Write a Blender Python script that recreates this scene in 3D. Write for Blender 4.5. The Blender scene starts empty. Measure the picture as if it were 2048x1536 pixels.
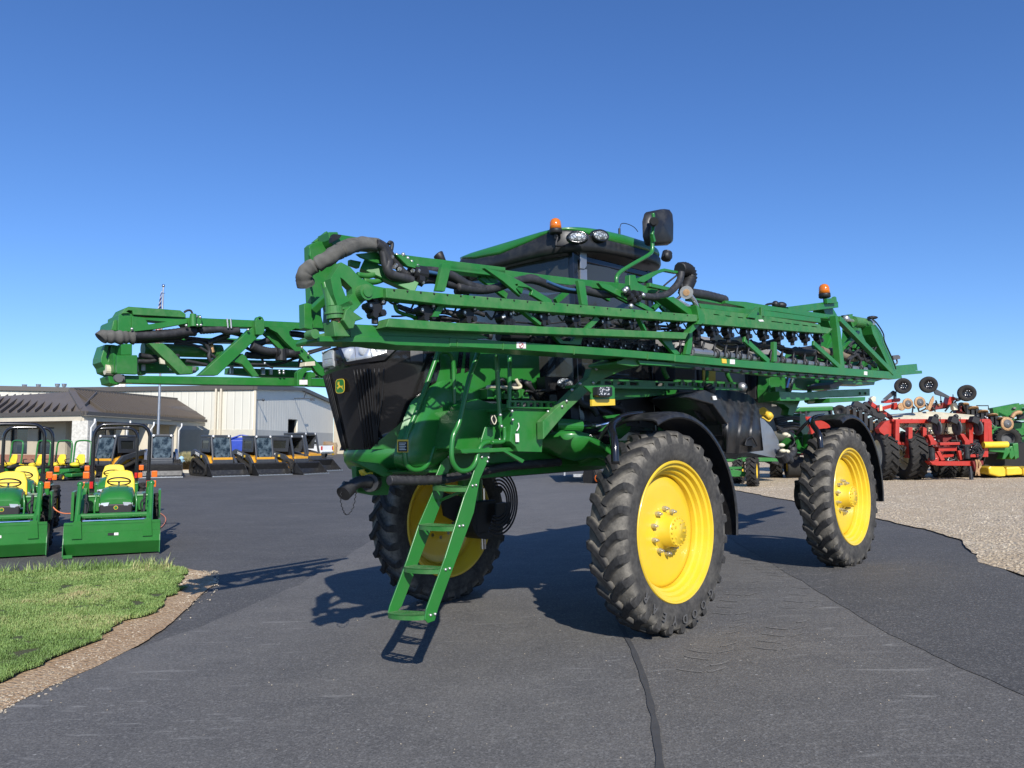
import bpy, bmesh, math, random
from mathutils import Vector as V3, Matrix, noise
from mathutils.geometry import tessellate_polygon
random.seed(7)
sc = bpy.context.scene
COL = sc.collection
R = math.radians

# ------------------------------------------------------------------ camera
F = 1500.0; W0, H0 = 2048, 1536
CAMH = 1.65
PITCH = math.atan((884-768)/F)
cam = bpy.data.cameras.new('camera'); camo = bpy.data.objects.new('camera', cam); COL.objects.link(camo)
cam.sensor_width = 36; cam.lens = 36*F/W0; cam.clip_start = .05; cam.clip_end = 3000
camo.location = (0, 0, CAMH); camo.rotation_euler = (math.pi/2+PITCH, 0, 0)
sc.camera = camo
CAM = V3((0, 0, CAMH)); FWD = V3((0, math.cos(PITCH), math.sin(PITCH))); UPV = V3((0, -math.sin(PITCH), math.cos(PITCH)))
def ray(px, py): return V3((1, 0, 0))*((px-1024)/F) - UPV*((py-768)/F) + FWD
def g(x):
    sp = lambda a, k: k*math.log1p(math.exp(min(40, a/k)))
    Fx = lambda x: sp(x+3.5, 1.2)-sp(x-17, 1.5)
    return .036*(Fx(x)-Fx(1.3))
def G(px, py):
    """point on the ground seen at a pixel of the survey photograph"""
    d = ray(px, py); z = 0.
    for _ in range(12):
        k = (z-CAM.z)/d.z; p = CAM+d*k; z = .5*z+.5*g(p.x)
    return CAM+d*((z-CAM.z)/d.z)
def GG(x, y): return V3((x, y, g(x)))
def D(px, py, Y):
    d = ray(px, py); return CAM+d*(Y/d.y)
# ------------------------------------------------------------------ mesh builder
def catmull(pts, n=6, closed=False):
    P = [V3(p) for p in pts]; out = []; m = len(P)
    if m < 3: return P
    rng = m if closed else m-1
    for i in range(rng):
        if closed: a, b, c, d = P[(i-1) % m], P[i], P[(i+1) % m], P[(i+2) % m]
        else: a, b, c, d = P[max(i-1, 0)], P[i], P[i+1], P[min(i+2, m-1)]
        for k in range(n):
            t = k/n
            out.append(.5*((2*b)+(c-a)*t+(2*a-5*b+4*c-d)*t*t+(-a+3*b-3*c+d)*t**3))
    if not closed: out.append(P[-1])
    return out
NOSPLIT = {'sidewall_letter', 'chain', 'roof_seams', 'grille_fins', 'decal_line', 'emblem_deer', 'track', 'undercarriage', 'sidewall_lettering', 'pallet_stack', 'hood', 'cab_roof', 'roof_visor', 'cutting_edge', 'louvre_box', 'rim', 'hub', 'fender', 'bucket'}
class MB:
    def __init__(s): s.v = []; s.f = []; s.sm = []; s.mi = []; s.cur = 0; s.xf = None
    def add(s, vs, fs, smooth=False):
        o = len(s.v)
        for v in vs: s.v.append((s.xf @ V3(v)) if s.xf is not None else V3(v))
        for f in fs: s.f.append([o+i for i in f]); s.sm.append(smooth); s.mi.append(s.cur)
        return s
    def box(s, c, d, rot=None):
        c = V3(c); h = [x/2 for x in d]
        vs = [V3((sx*h[0], sy*h[1], sz*h[2])) for sx in (-1, 1) for sy in (-1, 1) for sz in (-1, 1)]
        if rot is not None: vs = [rot @ v for v in vs]
        return s.add([c+v for v in vs], [(0, 1, 3, 2), (4, 6, 7, 5), (0, 4, 5, 1), (2, 3, 7, 6), (0, 2, 6, 4), (1, 5, 7, 3)])
    def bar(s, p, q, w, d, lat=(0, 0, 1), w2=None, d2=None):
        """box from p to q; d across in the direction lat, w perpendicular to it"""
        p = V3(p); q = V3(q); a = (q-p).normalized(); l = V3(lat); l = (l-a*l.dot(a))
        if l.length < 1e-5: l = a.orthogonal()
        l.normalize(); n = a.cross(l); w2 = w if w2 is None else w2; d2 = d if d2 is None else d2
        vs = []
        for P, ww, dd in ((p, w, d), (q, w2, d2)):
            for i, j in ((-1, -1), (1, -1), (1, 1), (-1, 1)): vs.append(P+n*(i*ww/2)+l*(j*dd/2))
        return s.add(vs, [(3, 2, 1, 0), (4, 5, 6, 7), (0, 1, 5, 4), (1, 2, 6, 5), (2, 3, 7, 6), (3, 0, 4, 7)])
    def tube(s, pts, r, n=10, sub=6, closed=False, cap=True, ridge=0, rr=None):
        P = catmull(pts, sub, closed) if sub > 1 else [V3(p) for p in pts]
        m = len(P); N = None; rings = []
        for i in range(m):
            if closed: t = (P[(i+1) % m]-P[i-1])
            else: t = (P[min(i+1, m-1)]-P[max(i-1, 0)])
            if t.length < 1e-9: t = V3((0, 0, 1))
            t.normalize()
            N = t.orthogonal().normalized() if N is None else (N-t*N.dot(t)).normalized()
            B = t.cross(N); rad = r
            if rr: rad = rr(i/(m-1))*r
            if ridge: rad = rad*(1+ridge*(1 if i % 2 else -1))
            rings.append([P[i]+(N*math.cos(a)+B*math.sin(a))*rad for a in [2*math.pi*k/n for k in range(n)]])
        vs = [v for g_ in rings for v in g_]; fs = []
        for i in range(m if closed else m-1):
            j = (i+1) % m
            for k in range(n): fs.append((i*n+k, i*n+(k+1) % n, j*n+(k+1) % n, j*n+k))
        s.add(vs, fs, True)
        if cap and not closed:
            o = len(s.v)-m*n
            s.f.append([o+k for k in range(n-1, -1, -1)]); s.sm.append(False); s.mi.append(s.cur)
            s.f.append([o+(m-1)*n+k for k in range(n)]); s.sm.append(False); s.mi.append(s.cur)
        return s
    def cyl(s, p, q, r, r2=None, n=20): 
        r2 = r if r2 is None else r2
        return s.lathe([(0, 0), (r, 0), (r2, 1), (0, 1)], p, V3(q)-V3(p), n, length=True, flat=True)
    def lathe(s, prof, o, axis, n=32, length=False, flat=False, smooth=True, arc=None):
        o = V3(o); ax = V3(axis); L = ax.length if length else 1.; ax = ax.normalized()
        N = ax.orthogonal().normalized(); B = ax.cross(N); m = len(prof)
        nn = n
        vs = []; fs = []
        for k in range(nn):
            a = 2*math.pi*k/nn; d = N*math.cos(a)+B*math.sin(a)
            for r, z in prof: vs.append(o+d*r+ax*(z*L))
        for k in range(nn):
            k2 = (k+1) % nn
            for i in range(m-1):
                a, b = prof[i], prof[i+1]
                if a[0] == 0 and b[0] == 0: continue
                if a[0] == 0: fs.append((k*m+i, k2*m+i+1, k*m+i+1))
                elif b[0] == 0: fs.append((k*m+i, k2*m+i, k*m+i+1))
                else: fs.append((k*m+i, k2*m+i, k2*m+i+1, k*m+i+1))
        if flat:  # side smooth, caps flat
            for f in fs: s.add([vs[i] for i in f], [tuple(range(len(f)))], len(f) == 4)
        else: s.add(vs, fs, smooth)
        return s
    def plate(s, poly, th, holes=()):
        """closed outline (3-D points, coplanar) thickened by the vector th"""
        th = V3(th); loops = [[V3(p) for p in poly]]+[[V3(p) for p in h] for h in holes]
        allp = [p for l in loops for p in l]; N = len(allp)
        tris = tessellate_polygon(loops)
        nrm = V3((0, 0, 0))
        L = loops[0]
        for i in range(len(L)): nrm += L[i].cross(L[(i+1) % len(L)])
        fs = []
        for t in tris:
            a, b, c = allp[t[0]], allp[t[1]], allp[t[2]]
            tn = (b-a).cross(c-a)
            if tn.length < 1e-12: continue
            if tn.dot(th) > 0: t = (t[2], t[1], t[0])
            fs.append(tuple(t)); fs.append((t[2]+N, t[1]+N, t[0]+N))
        o = 0
        for l in loops:
            m = len(l)
            for i in range(m):
                j = (i+1) % m; fs.append((o+i, o+j, o+j+N, o+i+N))
            o += m
        return s.add(allp+[p+th for p in allp], fs)
    def ball(s, c, r, sc_=(1, 1, 1), n=16, m=10, rot=None, half=False):
        prof = []
        vs = []; fs = []
        c = V3(c)
        for i in range(m+1):
            th = math.pi*i/m*(0.5 if half else 1)
            for k in range(n):
                a = 2*math.pi*k/n
                v = V3((math.sin(th)*math.cos(a)*sc_[0]*r, math.sin(th)*math.sin(a)*sc_[1]*r, math.cos(th)*sc_[2]*r))
                vs.append(c+(rot @ v if rot is not None else v))
        for i in range(m):
            for k in range(n): fs.append((i*n+k, (i+1)*n+k, (i+1)*n+(k+1) % n, i*n+(k+1) % n))
        return s.add(vs, fs, True)
    def grid(s, rows, smooth=True, closed=False):
        m = len(rows[0]); vs = [p for r in rows for p in r]; fs = []
        for i in range(len(rows)-1):
            for k in range(m if closed else m-1):
                fs.append((i*m+k, i*m+(k+1) % m, (i+1)*m+(k+1) % m, (i+1)*m+k))
        return s.add(vs, fs, smooth)
    def clusters(s):
        par = list(range(len(s.v)))
        def fd(a):
            while par[a] != a: par[a] = par[par[a]]; a = par[a]
            return a
        for f in s.f:
            r0 = fd(f[0])
            for i in f[1:]: par[fd(i)] = r0
        bb = {}
        for i in range(len(s.v)):
            r = fd(i); v = s.v[i]
            if r not in bb: bb[r] = [v.x, v.y, v.z, v.x, v.y, v.z]
            else:
                b = bb[r]
                for k in range(3): b[k] = min(b[k], v[k]); b[k+3] = max(b[k+3], v[k])
        ks = list(bb); 
        if len(ks) > 400: return None
        cl = {k: k for k in ks}
        def fc(a):
            while cl[a] != a: a = cl[a]
            return a
        e = .004
        for i in range(len(ks)):
            for j in range(i):
                a, b = bb[ks[i]], bb[ks[j]]
                if all(a[k]-e <= b[k+3] and b[k]-e <= a[k+3] for k in range(3)): cl[fc(ks[i])] = fc(ks[j])
        return [fc(fd(i)) for i in range(len(s.v))]
    def build(s, name, mat, parent=None, bevel=0, label=None, fixn=True, weld=False):
        if parent is not None and name not in NOSPLIT and not weld and fixn and len(s.v) < 40000:
            c = s.clusters()
            if c:
                ids = []
                for k in c:
                    if k not in ids: ids.append(k)
                if 1 < len(ids) <= 40:
                    first = None
                    for k in ids:
                        m_ = MB(); mp = {}
                        for i, v in enumerate(s.v):
                            if c[i] == k: mp[i] = len(m_.v); m_.v.append(v)
                        for f, sm, mi in zip(s.f, s.sm, s.mi):
                            if c[f[0]] == k: m_.f.append([mp[i] for i in f]); m_.sm.append(sm); m_.mi.append(mi)
                        o = m_.build1(name, mat, parent, bevel, label, fixn, weld); first = first or o
                    return first
        return s.build1(name, mat, parent, bevel, label, fixn, weld)
    def build1(s, name, mat, parent=None, bevel=0, label=None, fixn=True, weld=False):
        me = bpy.data.meshes.new(name); org = V3((0, 0, 0)); q = parent
        while q is not None: org += q.location; q = q.parent
        me.from_pydata([tuple(v-org) for v in s.v], [], s.f)
        me.polygons.foreach_set('use_smooth', s.sm)
        mats = mat if isinstance(mat, (list, tuple)) else [mat]
        for m_ in mats: me.materials.append(m_)
        if len(mats) > 1: me.polygons.foreach_set('material_index', s.mi)
        if fixn or weld:
            bm = bmesh.new(); bm.from_mesh(me)
            if weld: bmesh.ops.remove_doubles(bm, verts=bm.verts, dist=1e-4)
            bmesh.ops.recalc_face_normals(bm, faces=bm.faces)
            bm.to_mesh(me); bm.free()
        me.update()
        o = bpy.data.objects.new(name, me); COL.objects.link(o); o.parent = parent
        if bevel:
            b = o.modifiers.new('bevel', 'BEVEL'); b.width = bevel; b.segments = 1 if bevel < .004 else 2; b.limit_method = 'ANGLE'; b.angle_limit = R(50); b.harden_normals = False
        if label: o['label'] = label
        return o
def thing(name, loc, label, cat, group=None, rz=0):
    o = bpy.data.objects.new(name, None); COL.objects.link(o); o.location = loc; o.empty_display_size = .2
    o.rotation_euler = (0, 0, rz); o['label'] = label; o['category'] = cat
    if group: o['group'] = group
    return o
def tag(o, label, cat, group=None):
    o['label'] = label; o['category'] = cat
    if group: o['group'] = group
    return o
def struct(o): o['kind'] = 'structure'; return o
def children(o): return [c for c in bpy.data.objects if c.parent is o]
def copy_tree(o, parent=None):
    kids = KIDS.get(o.name) or [c for c in bpy.data.objects if c.parent == o]
    c = o.copy(); COL.objects.link(c); c.parent = parent
    for k in kids: copy_tree(k, c)
    return c
KIDS = {}
def place(root, loc, rz, label=None, group=None, sc_=1):
    root.location = loc; root.rotation_euler = (0, 0, rz); root.scale = (sc_,)*3
    if label: root['label'] = label
    if group: root['group'] = group
    return root
def text_mesh(s, size, M, mat, name, parent, depth=.002, bold=0., sx=1., align='CENTER'):
    cu = bpy.data.curves.new('t', 'FONT'); cu.body = s; cu.size = size; cu.extrude = depth; cu.offset = bold
    cu.align_x = align; cu.align_y = 'CENTER'; cu.resolution_u = 3
    ob = bpy.data.objects.new('t', cu); me = bpy.data.meshes.new_from_object(ob); bpy.data.objects.remove(ob)
    org = V3((0, 0, 0)); q = parent
    while q is not None: org += q.location; q = q.parent
    me.transform(Matrix.Diagonal((sx, 1, 1, 1))); me.transform(M); me.transform(Matrix.Translation(-org))
    me.materials.clear(); me.materials.append(mat)
    o = bpy.data.objects.new(name, me); COL.objects.link(o); o.parent = parent
    return o
def frame(o, x, y):
    x = V3(x).normalized(); y = V3(y); y = (y-x*y.dot(x)).normalized(); z = x.cross(y); o = V3(o)
    return Matrix(((x.x, y.x, z.x, o.x), (x.y, y.y, z.y, o.y), (x.z, y.z, z.z, o.z), (0, 0, 0, 1)))

# ------------------------------------------------------------------ materials
def newmat(name):
    m = bpy.data.materials.new(name); m.use_nodes = True; nt = m.node_tree; b = nt.nodes['Principled BSDF']
    return m, nt, b
def N(nt, typ, **kw):
    n = nt.nodes.new(typ)
    for k, v in kw.items():
        if k in ('inp',):
            for a, b in v.items(): n.inputs[a].default_value = b
        else: setattr(n, k, v)
    return n
def noise_n(nt, scale, detail=4, rough=.55, vec=None, dist=0.):
    n = N(nt, 'ShaderNodeTexNoise'); n.inputs['Scale'].default_value = scale; n.inputs['Detail'].default_value = detail
    n.inputs['Roughness'].default_value = rough; n.inputs['Distortion'].default_value = dist
    nt.links.new(vec or coord(nt), n.inputs['Vector']); return n.outputs['Fac']
def coord(nt):
    for n in nt.nodes:
        if n.bl_idname == 'ShaderNodeTexCoord': return n.outputs['Object']
    return N(nt, 'ShaderNodeTexCoord').outputs['Object']
def ramp(nt, fac, a, b, ca=(0, 0, 0, 1), cb=(1, 1, 1, 1)):
    n = N(nt, 'ShaderNodeValToRGB'); n.color_ramp.elements[0].position = a; n.color_ramp.elements[1].position = b
    n.color_ramp.elements[0].color = ca; n.color_ramp.elements[1].color = cb
    nt.links.new(fac, n.inputs['Fac']); return n.outputs['Color']
def mixc(nt, fac, a, b, mode='MIX'):
    n = N(nt, 'ShaderNodeMix', data_type='RGBA', blend_type=mode)
    for i, v in ((0, fac), (6, a), (7, b)):
        if hasattr(v, 'is_linked') or isinstance(v, bpy.types.NodeSocket): nt.links.new(v, n.inputs[i])
        else: n.inputs[i].default_value = v
    return n.outputs[2]
def mth(nt, op, a, b=0., c=0., clamp=False):
    n = N(nt, 'ShaderNodeMath', operation=op, use_clamp=clamp)
    for i, v in enumerate((a, b, c)):
        if isinstance(v, bpy.types.NodeSocket): nt.links.new(v, n.inputs[i])
        else: n.inputs[i].default_value = v
    return n.outputs[0]
def bump(nt, b, h, strength=.3, dist=.01):
    n = N(nt, 'ShaderNodeBump'); n.inputs['Strength'].default_value = strength; n.inputs['Distance'].default_value = dist
    nt.links.new(h, n.inputs['Height']); nt.links.new(n.outputs[0], b.inputs['Normal'])
def c4(c): return (c[0], c[1], c[2], 1)
def paint(name, col, rough=.35, metal=0., dust=.0, dustc=(.22, .2, .15), coat=.0, scale=3., var=.12, spec=.5, ds=(.45, .75)):
    m, nt, b = newmat(name)
    n1 = noise_n(nt, scale, 5, .6)
    c = mixc(nt, ramp(nt, n1, .3, .7), c4([x*(1-var) for x in col]), c4([min(1, x*(1+var)) for x in col]))
    if dust:
        geo = N(nt, 'ShaderNodeNewGeometry'); sep = N(nt, 'ShaderNodeSeparateXYZ'); nt.links.new(geo.outputs['Normal'], sep.inputs[0])
        up = mth(nt, 'MULTIPLY_ADD', sep.outputs[2], .5, .5, True)
        d = mth(nt, 'MULTIPLY', ramp(nt, noise_n(nt, scale*2.3, 8, .7), ds[0], ds[1]), mth(nt, 'MULTIPLY', up, dust), clamp=True)
        c = mixc(nt, d, c, c4(dustc))
        r = mth(nt, 'MULTIPLY_ADD', d, .8, rough, True); nt.links.new(r, b.inputs['Roughness'])
    else: 
        r = mth(nt, 'MULTIPLY_ADD', n1, .15, rough-.05, True); nt.links.new(r, b.inputs['Roughness'])
    nt.links.new(c, b.inputs['Base Color']); b.inputs['Metallic'].default_value = metal
    b.inputs['Coat Weight'].default_value = coat; b.inputs['Coat Roughness'].default_value = .14; b.inputs['Specular IOR Level'].default_value = spec
    return m
M = {}
GC = (.019, .162, .024)
M['green'] = paint('green_paint', GC, .38, dust=.4, coat=.12, scale=2.5, dustc=(.16, .22, .12))
M['green_clean'] = paint('green_gloss', GC, .33, coat=.3, scale=2., var=.10, dust=.18, dustc=(.12, .18, .09))
M['green_dusty'] = paint('green_dusty', GC, .5, dust=.75, coat=.2, scale=3.5, dustc=(.20, .26, .14), ds=(.36, .75))
M['yellow'] = paint('yellow_paint', (.74, .50, .028), .33, dust=.2, coat=.3, scale=3, var=.05, dustc=(.5, .42, .2))
M['rubber'] = paint('rubber', (.022, .021, .020), .8, dust=.5, scale=7, dustc=(.13, .115, .09), spec=.3)
M['blackp'] = paint('black_plastic', (.014, .014, .015), .4, dust=.45, scale=4, dustc=(.12, .12, .11))
M['blackg'] = paint('black_gloss', (.01, .01, .012), .14, scale=5, coat=.4, spec=.5)
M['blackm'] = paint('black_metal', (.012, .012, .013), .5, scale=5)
M['hose'] = paint('hose_rubber', (.02, .02, .022), .55, dust=.5, scale=9, dustc=(.12, .12, .12))
M['fabric'] = paint('grey_fabric', (.085, .083, .075), .95, dust=.7, scale=9, dustc=(.17, .165, .14), var=.4)
M['steel'] = paint('zinc_steel', (.55, .55, .53), .35, metal=.85, scale=12)
M['stainless'] = paint('stainless', (.42, .43, .45), .38, metal=.8, scale=3, dust=.25, dustc=(.4, .39, .36))
M['chrome'] = paint('chrome', (.8, .8, .8), .12, metal=1, scale=5)
M['cream'] = paint('cream_plastic', (.60, .55, .40), .5, scale=4)
M['tankgrey'] = paint('tank_grey', (.23, .22, .20), .45, scale=3)
M['red'] = paint('red_paint', (.42, .022, .010), .38, dust=.25, coat=.3, scale=3, dustc=(.3, .12, .08))
M['dred'] = paint('dark_red', (.16, .01, .008), .5, scale=3)
M['white'] = paint('white_paint', (.75, .75, .73), .35, coat=.3, scale=3, var=.03)
M['grey'] = paint('machine_grey', (.045, .05, .058), .4, scale=4, dust=.15)
M['ocher'] = paint('loader_yellow', (.62, .30, .02), .4, scale=4, dust=.15)
M['ywseat'] = paint('seat_yellow', (.80, .58, .03), .55, scale=8)
M['bluehose'] = paint('blue_hose', (.03, .09, .2), .5)
M['blue'] = paint('blue_paint', (.015, .05, .35), .4, scale=4)
M['wood'] = paint('pallet_wood', (.33, .22, .12), .85, scale=14, var=.4)
M['rust'] = paint('rusty_disc', (.42, .25, .12), .6, metal=.2, scale=16, var=.35)
M['discg'] = paint('disc_grey', (.10, .10, .10), .6, scale=9)
M['beige'] = paint('beige_trim', (.58, .52, .40), .7, scale=2, var=.05)
M['sticker'] = paint('sticker_white', (.75, .74, .7), .5, scale=40, var=.05)
M['stickery'] = paint('sticker_yellow', (.75, .5, .05), .5, scale=40, var=.05)
M['orange'] = paint('orange_lens', (.75, .14, .01), .25, scale=20)
M['redlens'] = paint('red_lens', (.5, .015, .01), .25, scale=20)
M['cord'] = paint('orange_cord', (.7, .22, .1), .6, scale=20)
def glassy(name, col, rough=.05, trans=.0, spec=.6, alpha=1.):
    m, nt, b = newmat(name); b.inputs['Base Color'].default_value = c4(col); b.inputs['Roughness'].default_value = rough
    b.inputs['Specular IOR Level'].default_value = spec; b.inputs['Transmission Weight'].default_value = trans
    b.inputs['Alpha'].default_value = alpha; b.inputs['Coat Weight'].default_value = .5; b.inputs['Coat Roughness'].default_value = .02
    return m
M['glass'] = glassy('tinted_glass', (.035, .038, .034), .16, 0, .45, .9)
m, nt, b = newmat('cab_glass'); nt.links.new(ramp(nt, noise_n(nt, 3.5, 6, .7), .42, .75, (.012, .02, .024, 1), (.16, .21, .23, 1)), b.inputs['Base Color']); b.inputs['Roughness'].default_value = .08; M['cabglass'] = m  # mottled reflections painted into the glass colour
M['winglass'] = glassy('window_glass', (.03, .045, .055), .05, 0, .9)
M['lens'] = glassy('clear_lens', (.5, .53, .55), .12, 0, .8, .75)
M['amber'] = glassy('amber_lens', (.85, .22, .01), .12, .3, .6)
m, nt, b = newmat('lamp_reflector'); b.inputs['Base Color'].default_value = (.62, .64, .66, 1); b.inputs['Metallic'].default_value = .6; b.inputs['Roughness'].default_value = .35; M['reflector'] = m
m, nt, b = newmat('led_face'); b.inputs['Base Color'].default_value = (.25, .25, .26, 1); b.inputs['Roughness'].default_value = .15
vo = N(nt, 'ShaderNodeTexVoronoi'); vo.inputs['Scale'].default_value = 60; nt.links.new(coord(nt), vo.inputs['Vector'])
nt.links.new(ramp(nt, vo.outputs['Distance'], .2, .5, (.7, .7, .7, 1), (.03, .03, .03, 1)), b.inputs['Base Color']); M['led'] = m
m, nt, b = newmat('lamp_glass'); vo = N(nt, 'ShaderNodeTexVoronoi', feature='DISTANCE_TO_EDGE'); vo.inputs['Scale'].default_value = 34; nt.links.new(coord(nt), vo.inputs['Vector']); nt.links.new(mixc(nt, ramp(nt, vo.outputs['Distance'], .05, .25), (.10, .11, .11, 1), (.5, .53, .54, 1)), b.inputs['Base Color']); b.inputs['Roughness'].default_value = .18; b.inputs['Metallic'].default_value = .3; M['lampglass'] = m
# tyre rubber with dried mud between lugs
m, nt, b = newmat('tyre_tread'); n1 = noise_n(nt, 5, 8, .7); n2 = noise_n(nt, 26, 6, .65)
c = mixc(nt, ramp(nt, n2, .35, .7), (.013, .013, .014, 1), (.036, .036, .036, 1))
at = N(nt, 'ShaderNodeAttribute', attribute_name='mud')
mud = mth(nt, 'MULTIPLY', at.outputs['Fac'], ramp(nt, n1, .28, .62), clamp=True)
c = mixc(nt, mud, c, mixc(nt, n2, (.10, .092, .08, 1), (.33, .30, .245, 1)))
nt.links.new(c, b.inputs['Base Color']); b.inputs['Roughness'].default_value = .82; b.inputs['Specular IOR Level'].default_value = .35
bump(nt, b, n2, .35, .004); M['tread'] = m
# mesh-look grille
m, nt, b = newmat('grille_mesh'); b.inputs['Roughness'].default_value = .16; b.inputs['Coat Weight'].default_value = .25; b.inputs['Coat Roughness'].default_value = .04
wv = N(nt, 'ShaderNodeTexVoronoi'); wv.inputs['Scale'].default_value = 160; nt.links.new(coord(nt), wv.inputs['Vector'])
nt.links.new(mixc(nt, ramp(nt, wv.outputs['Distance'], .25, .5), (.003, .003, .003, 1), (.017, .016, .016, 1)), b.inputs['Base Color'])
M['mesh'] = m
# ------------------------------------------------------------------ light
SUN = V3((.34, -1.47, 1)).normalized()
elev = math.asin(SUN.z); rot = math.atan2(SUN.x, SUN.y)
w = bpy.data.worlds.new('World'); sc.world = w; w.use_nodes = True; nt = w.node_tree
sky = nt.nodes.new('ShaderNodeTexSky'); sky.sky_type = 'NISHITA'; sky.sun_disc = False
sky.sun_elevation = elev; sky.sun_rotation = rot; sky.altitude = 200; sky.air_density = 1.0; sky.dust_density = .15; sky.ozone_density = 4.5
hs_ = nt.nodes.new('ShaderNodeHueSaturation'); hs_.inputs['Saturation'].default_value = 1.08; nt.links.new(sky.outputs[0], hs_.inputs['Color']); tint_ = mixc(nt, 1., hs_.outputs[0], (.75, .875, 1.12, 1), 'MULTIPLY'); nt.links.new(tint_, nt.nodes['Background'].inputs[0]); nt.nodes['Background'].inputs[1].default_value = .108
sl = bpy.data.lights.new('sun', 'SUN'); sl.energy = 4.5; sl.angle = R(.53); sl.color = (1, .955, .89)
so = bpy.data.objects.new('sun', sl); COL.objects.link(so); so.rotation_euler = SUN.to_track_quat('Z', 'Y').to_euler(); so.location = (20, -30, 30)
sc.view_settings.view_transform = 'Standard'; sc.view_settings.look = 'None'; sc.view_settings.gamma = 1; sc.view_settings.exposure = .34
# ------------------------------------------------------------------ ground
def world_pos(nt):
    return N(nt, 'ShaderNodeNewGeometry').outputs['Position']
def mk_asphalt(name, base, light, k=1.):
    m, nt, b = newmat(name); P = world_pos(nt)
    mp = N(nt, 'ShaderNodeMapping'); nt.links.new(P, mp.inputs[0]); mp.inputs['Rotation'].default_value = (0, 0, R(38)); mp.inputs['Scale'].default_value = (.45, 2.2, 1)
    big = noise_n(nt, .35, 5, .6, P); mid = noise_n(nt, 2.2, 6, .6, P); fine = noise_n(nt, 90, 3, .7, P); st = noise_n(nt, 1.1, 7, .65, mp.outputs[0])
    c = mixc(nt, ramp(nt, big, .3, .68), c4(base), c4(light))
    c = mixc(nt, mth(nt, 'MULTIPLY', ramp(nt, st, .5, .72), .45*k), c, (.21, .2, .185, 1))
    c = mixc(nt, mth(nt, 'MULTIPLY', ramp(nt, mid, .3, .7), .35), c, (.06, .061, .065, 1))
    vo = N(nt, 'ShaderNodeTexVoronoi'); vo.inputs['Scale'].default_value = 75; nt.links.new(P, vo.inputs['Vector'])
    sepc = N(nt, 'ShaderNodeSeparateColor'); nt.links.new(vo.outputs['Color'], sepc.inputs[0])
    c = mixc(nt, mth(nt, 'MULTIPLY', ramp(nt, sepc.outputs[0], .62, 1.), .5), c, (.30, .29, .27, 1))
    c = mixc(nt, mth(nt, 'MULTIPLY', ramp(nt, fine, .3, .55, (1, 1, 1, 1), (0, 0, 0, 1)), .7), c, (.02, .02, .022, 1))
    wn = noise_n(nt, 38, 2, .8, P); c = mixc(nt, mth(nt, 'MULTIPLY', ramp(nt, wn, .35, .65), .35), c, (.05, .049, .048, 1))
    # scattered pale chips
    v2 = N(nt, 'ShaderNodeTexVoronoi'); v2.inputs['Scale'].default_value = 9; nt.links.new(P, v2.inputs['Vector'])
    s2 = N(nt, 'ShaderNodeSeparateColor'); nt.links.new(v2.outputs['Color'], s2.inputs[0])
    chip = mth(nt, 'MULTIPLY', mth(nt, 'LESS_THAN', v2.outputs['Distance'], .09), mth(nt, 'GREATER_THAN', s2.outputs[1], .8))
    c = mixc(nt, chip, c, (.3, .29, .27, 1))
    # pale scrapes left by tyres: thin stretched noise
    m2 = N(nt, 'ShaderNodeMapping'); nt.links.new(P, m2.inputs[0]); m2.inputs['Rotation'].default_value = (0, 0, R(-24)); m2.inputs['Scale'].default_value = (1.6, 11, 1)
    sc1 = noise_n(nt, 1.3, 4, .6, m2.outputs[0], .4)
    band = ramp(nt, noise_n(nt, .5, 3, .5, P), .42, .6)
    thin = mth(nt, 'MULTIPLY', ramp(nt, sc1, .60, .68), band)
    c = mixc(nt, mth(nt, 'MULTIPLY', thin, .5*k), c, (.30, .29, .27, 1))
    nt.links.new(c, b.inputs['Base Color']); b.inputs['Roughness'].default_value = .86; b.inputs['Specular IOR Level'].default_value = .3
    h = mth(nt, 'ADD', fine, mth(nt, 'MULTIPLY', vo.outputs['Distance'], 1.2)); bump(nt, b, h, .28, .005)
    return m
M['asphalt'] = mk_asphalt('asphalt', (.148, .140, .128), (.205, .192, .172))
M['asphalt_new'] = mk_asphalt('asphalt_new', (.090, .087, .082), (.118, .113, .106), .35)
M['asphalt_far'] = mk_asphalt('asphalt_far', (.080, .077, .073), (.125, .119, .111), .7)
def mk_soil(name, cols, s1, s2, bs, bd):
    m, nt, b = newmat(name); P = world_pos(nt)
    n1 = noise_n(nt, s1, 6, .65, P); n2 = noise_n(nt, .5, 5, .6, P)
    vo = N(nt, 'ShaderNodeTexVoronoi'); vo.inputs['Scale'].default_value = s2; nt.links.new(P, vo.inputs['Vector'])
    sp = N(nt, 'ShaderNodeSeparateColor'); nt.links.new(vo.outputs['Color'], sp.inputs[0])
    c = mixc(nt, ramp(nt, sp.outputs[0], .1, .95), c4(cols[0]), c4(cols[1]))
    c = mixc(nt, ramp(nt, n2, .35, .65), c, mixc(nt, .6, c, c4(cols[2])))
    c = mixc(nt, mth(nt, 'MULTIPLY', ramp(nt, n1, .4, .7), .5), c, c4(cols[2]))
    nt.links.new(c, b.inputs['Base Color']); b.inputs['Roughness'].default_value = .95
    bump(nt, b, mth(nt, 'ADD', n1, mth(nt, 'MULTIPLY', vo.outputs['Distance'], -1.)), bs, bd)
    return m
M['gravel'] = mk_soil('gravel', [(.32, .25, .165), (.72, .60, .43), (.46, .35, .22)], 14, 22, .9, .03)
M['dirt'] = mk_soil('dirt', [(.38, .25, .13), (.62, .48, .31), (.33, .20, .10)], 20, 40, .8, .02)
M['turf'] = mk_soil('turf_soil', [(.035, .06, .015), (.07, .10, .03), (.10, .085, .04)], 20, 60, .8, .02)
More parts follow.
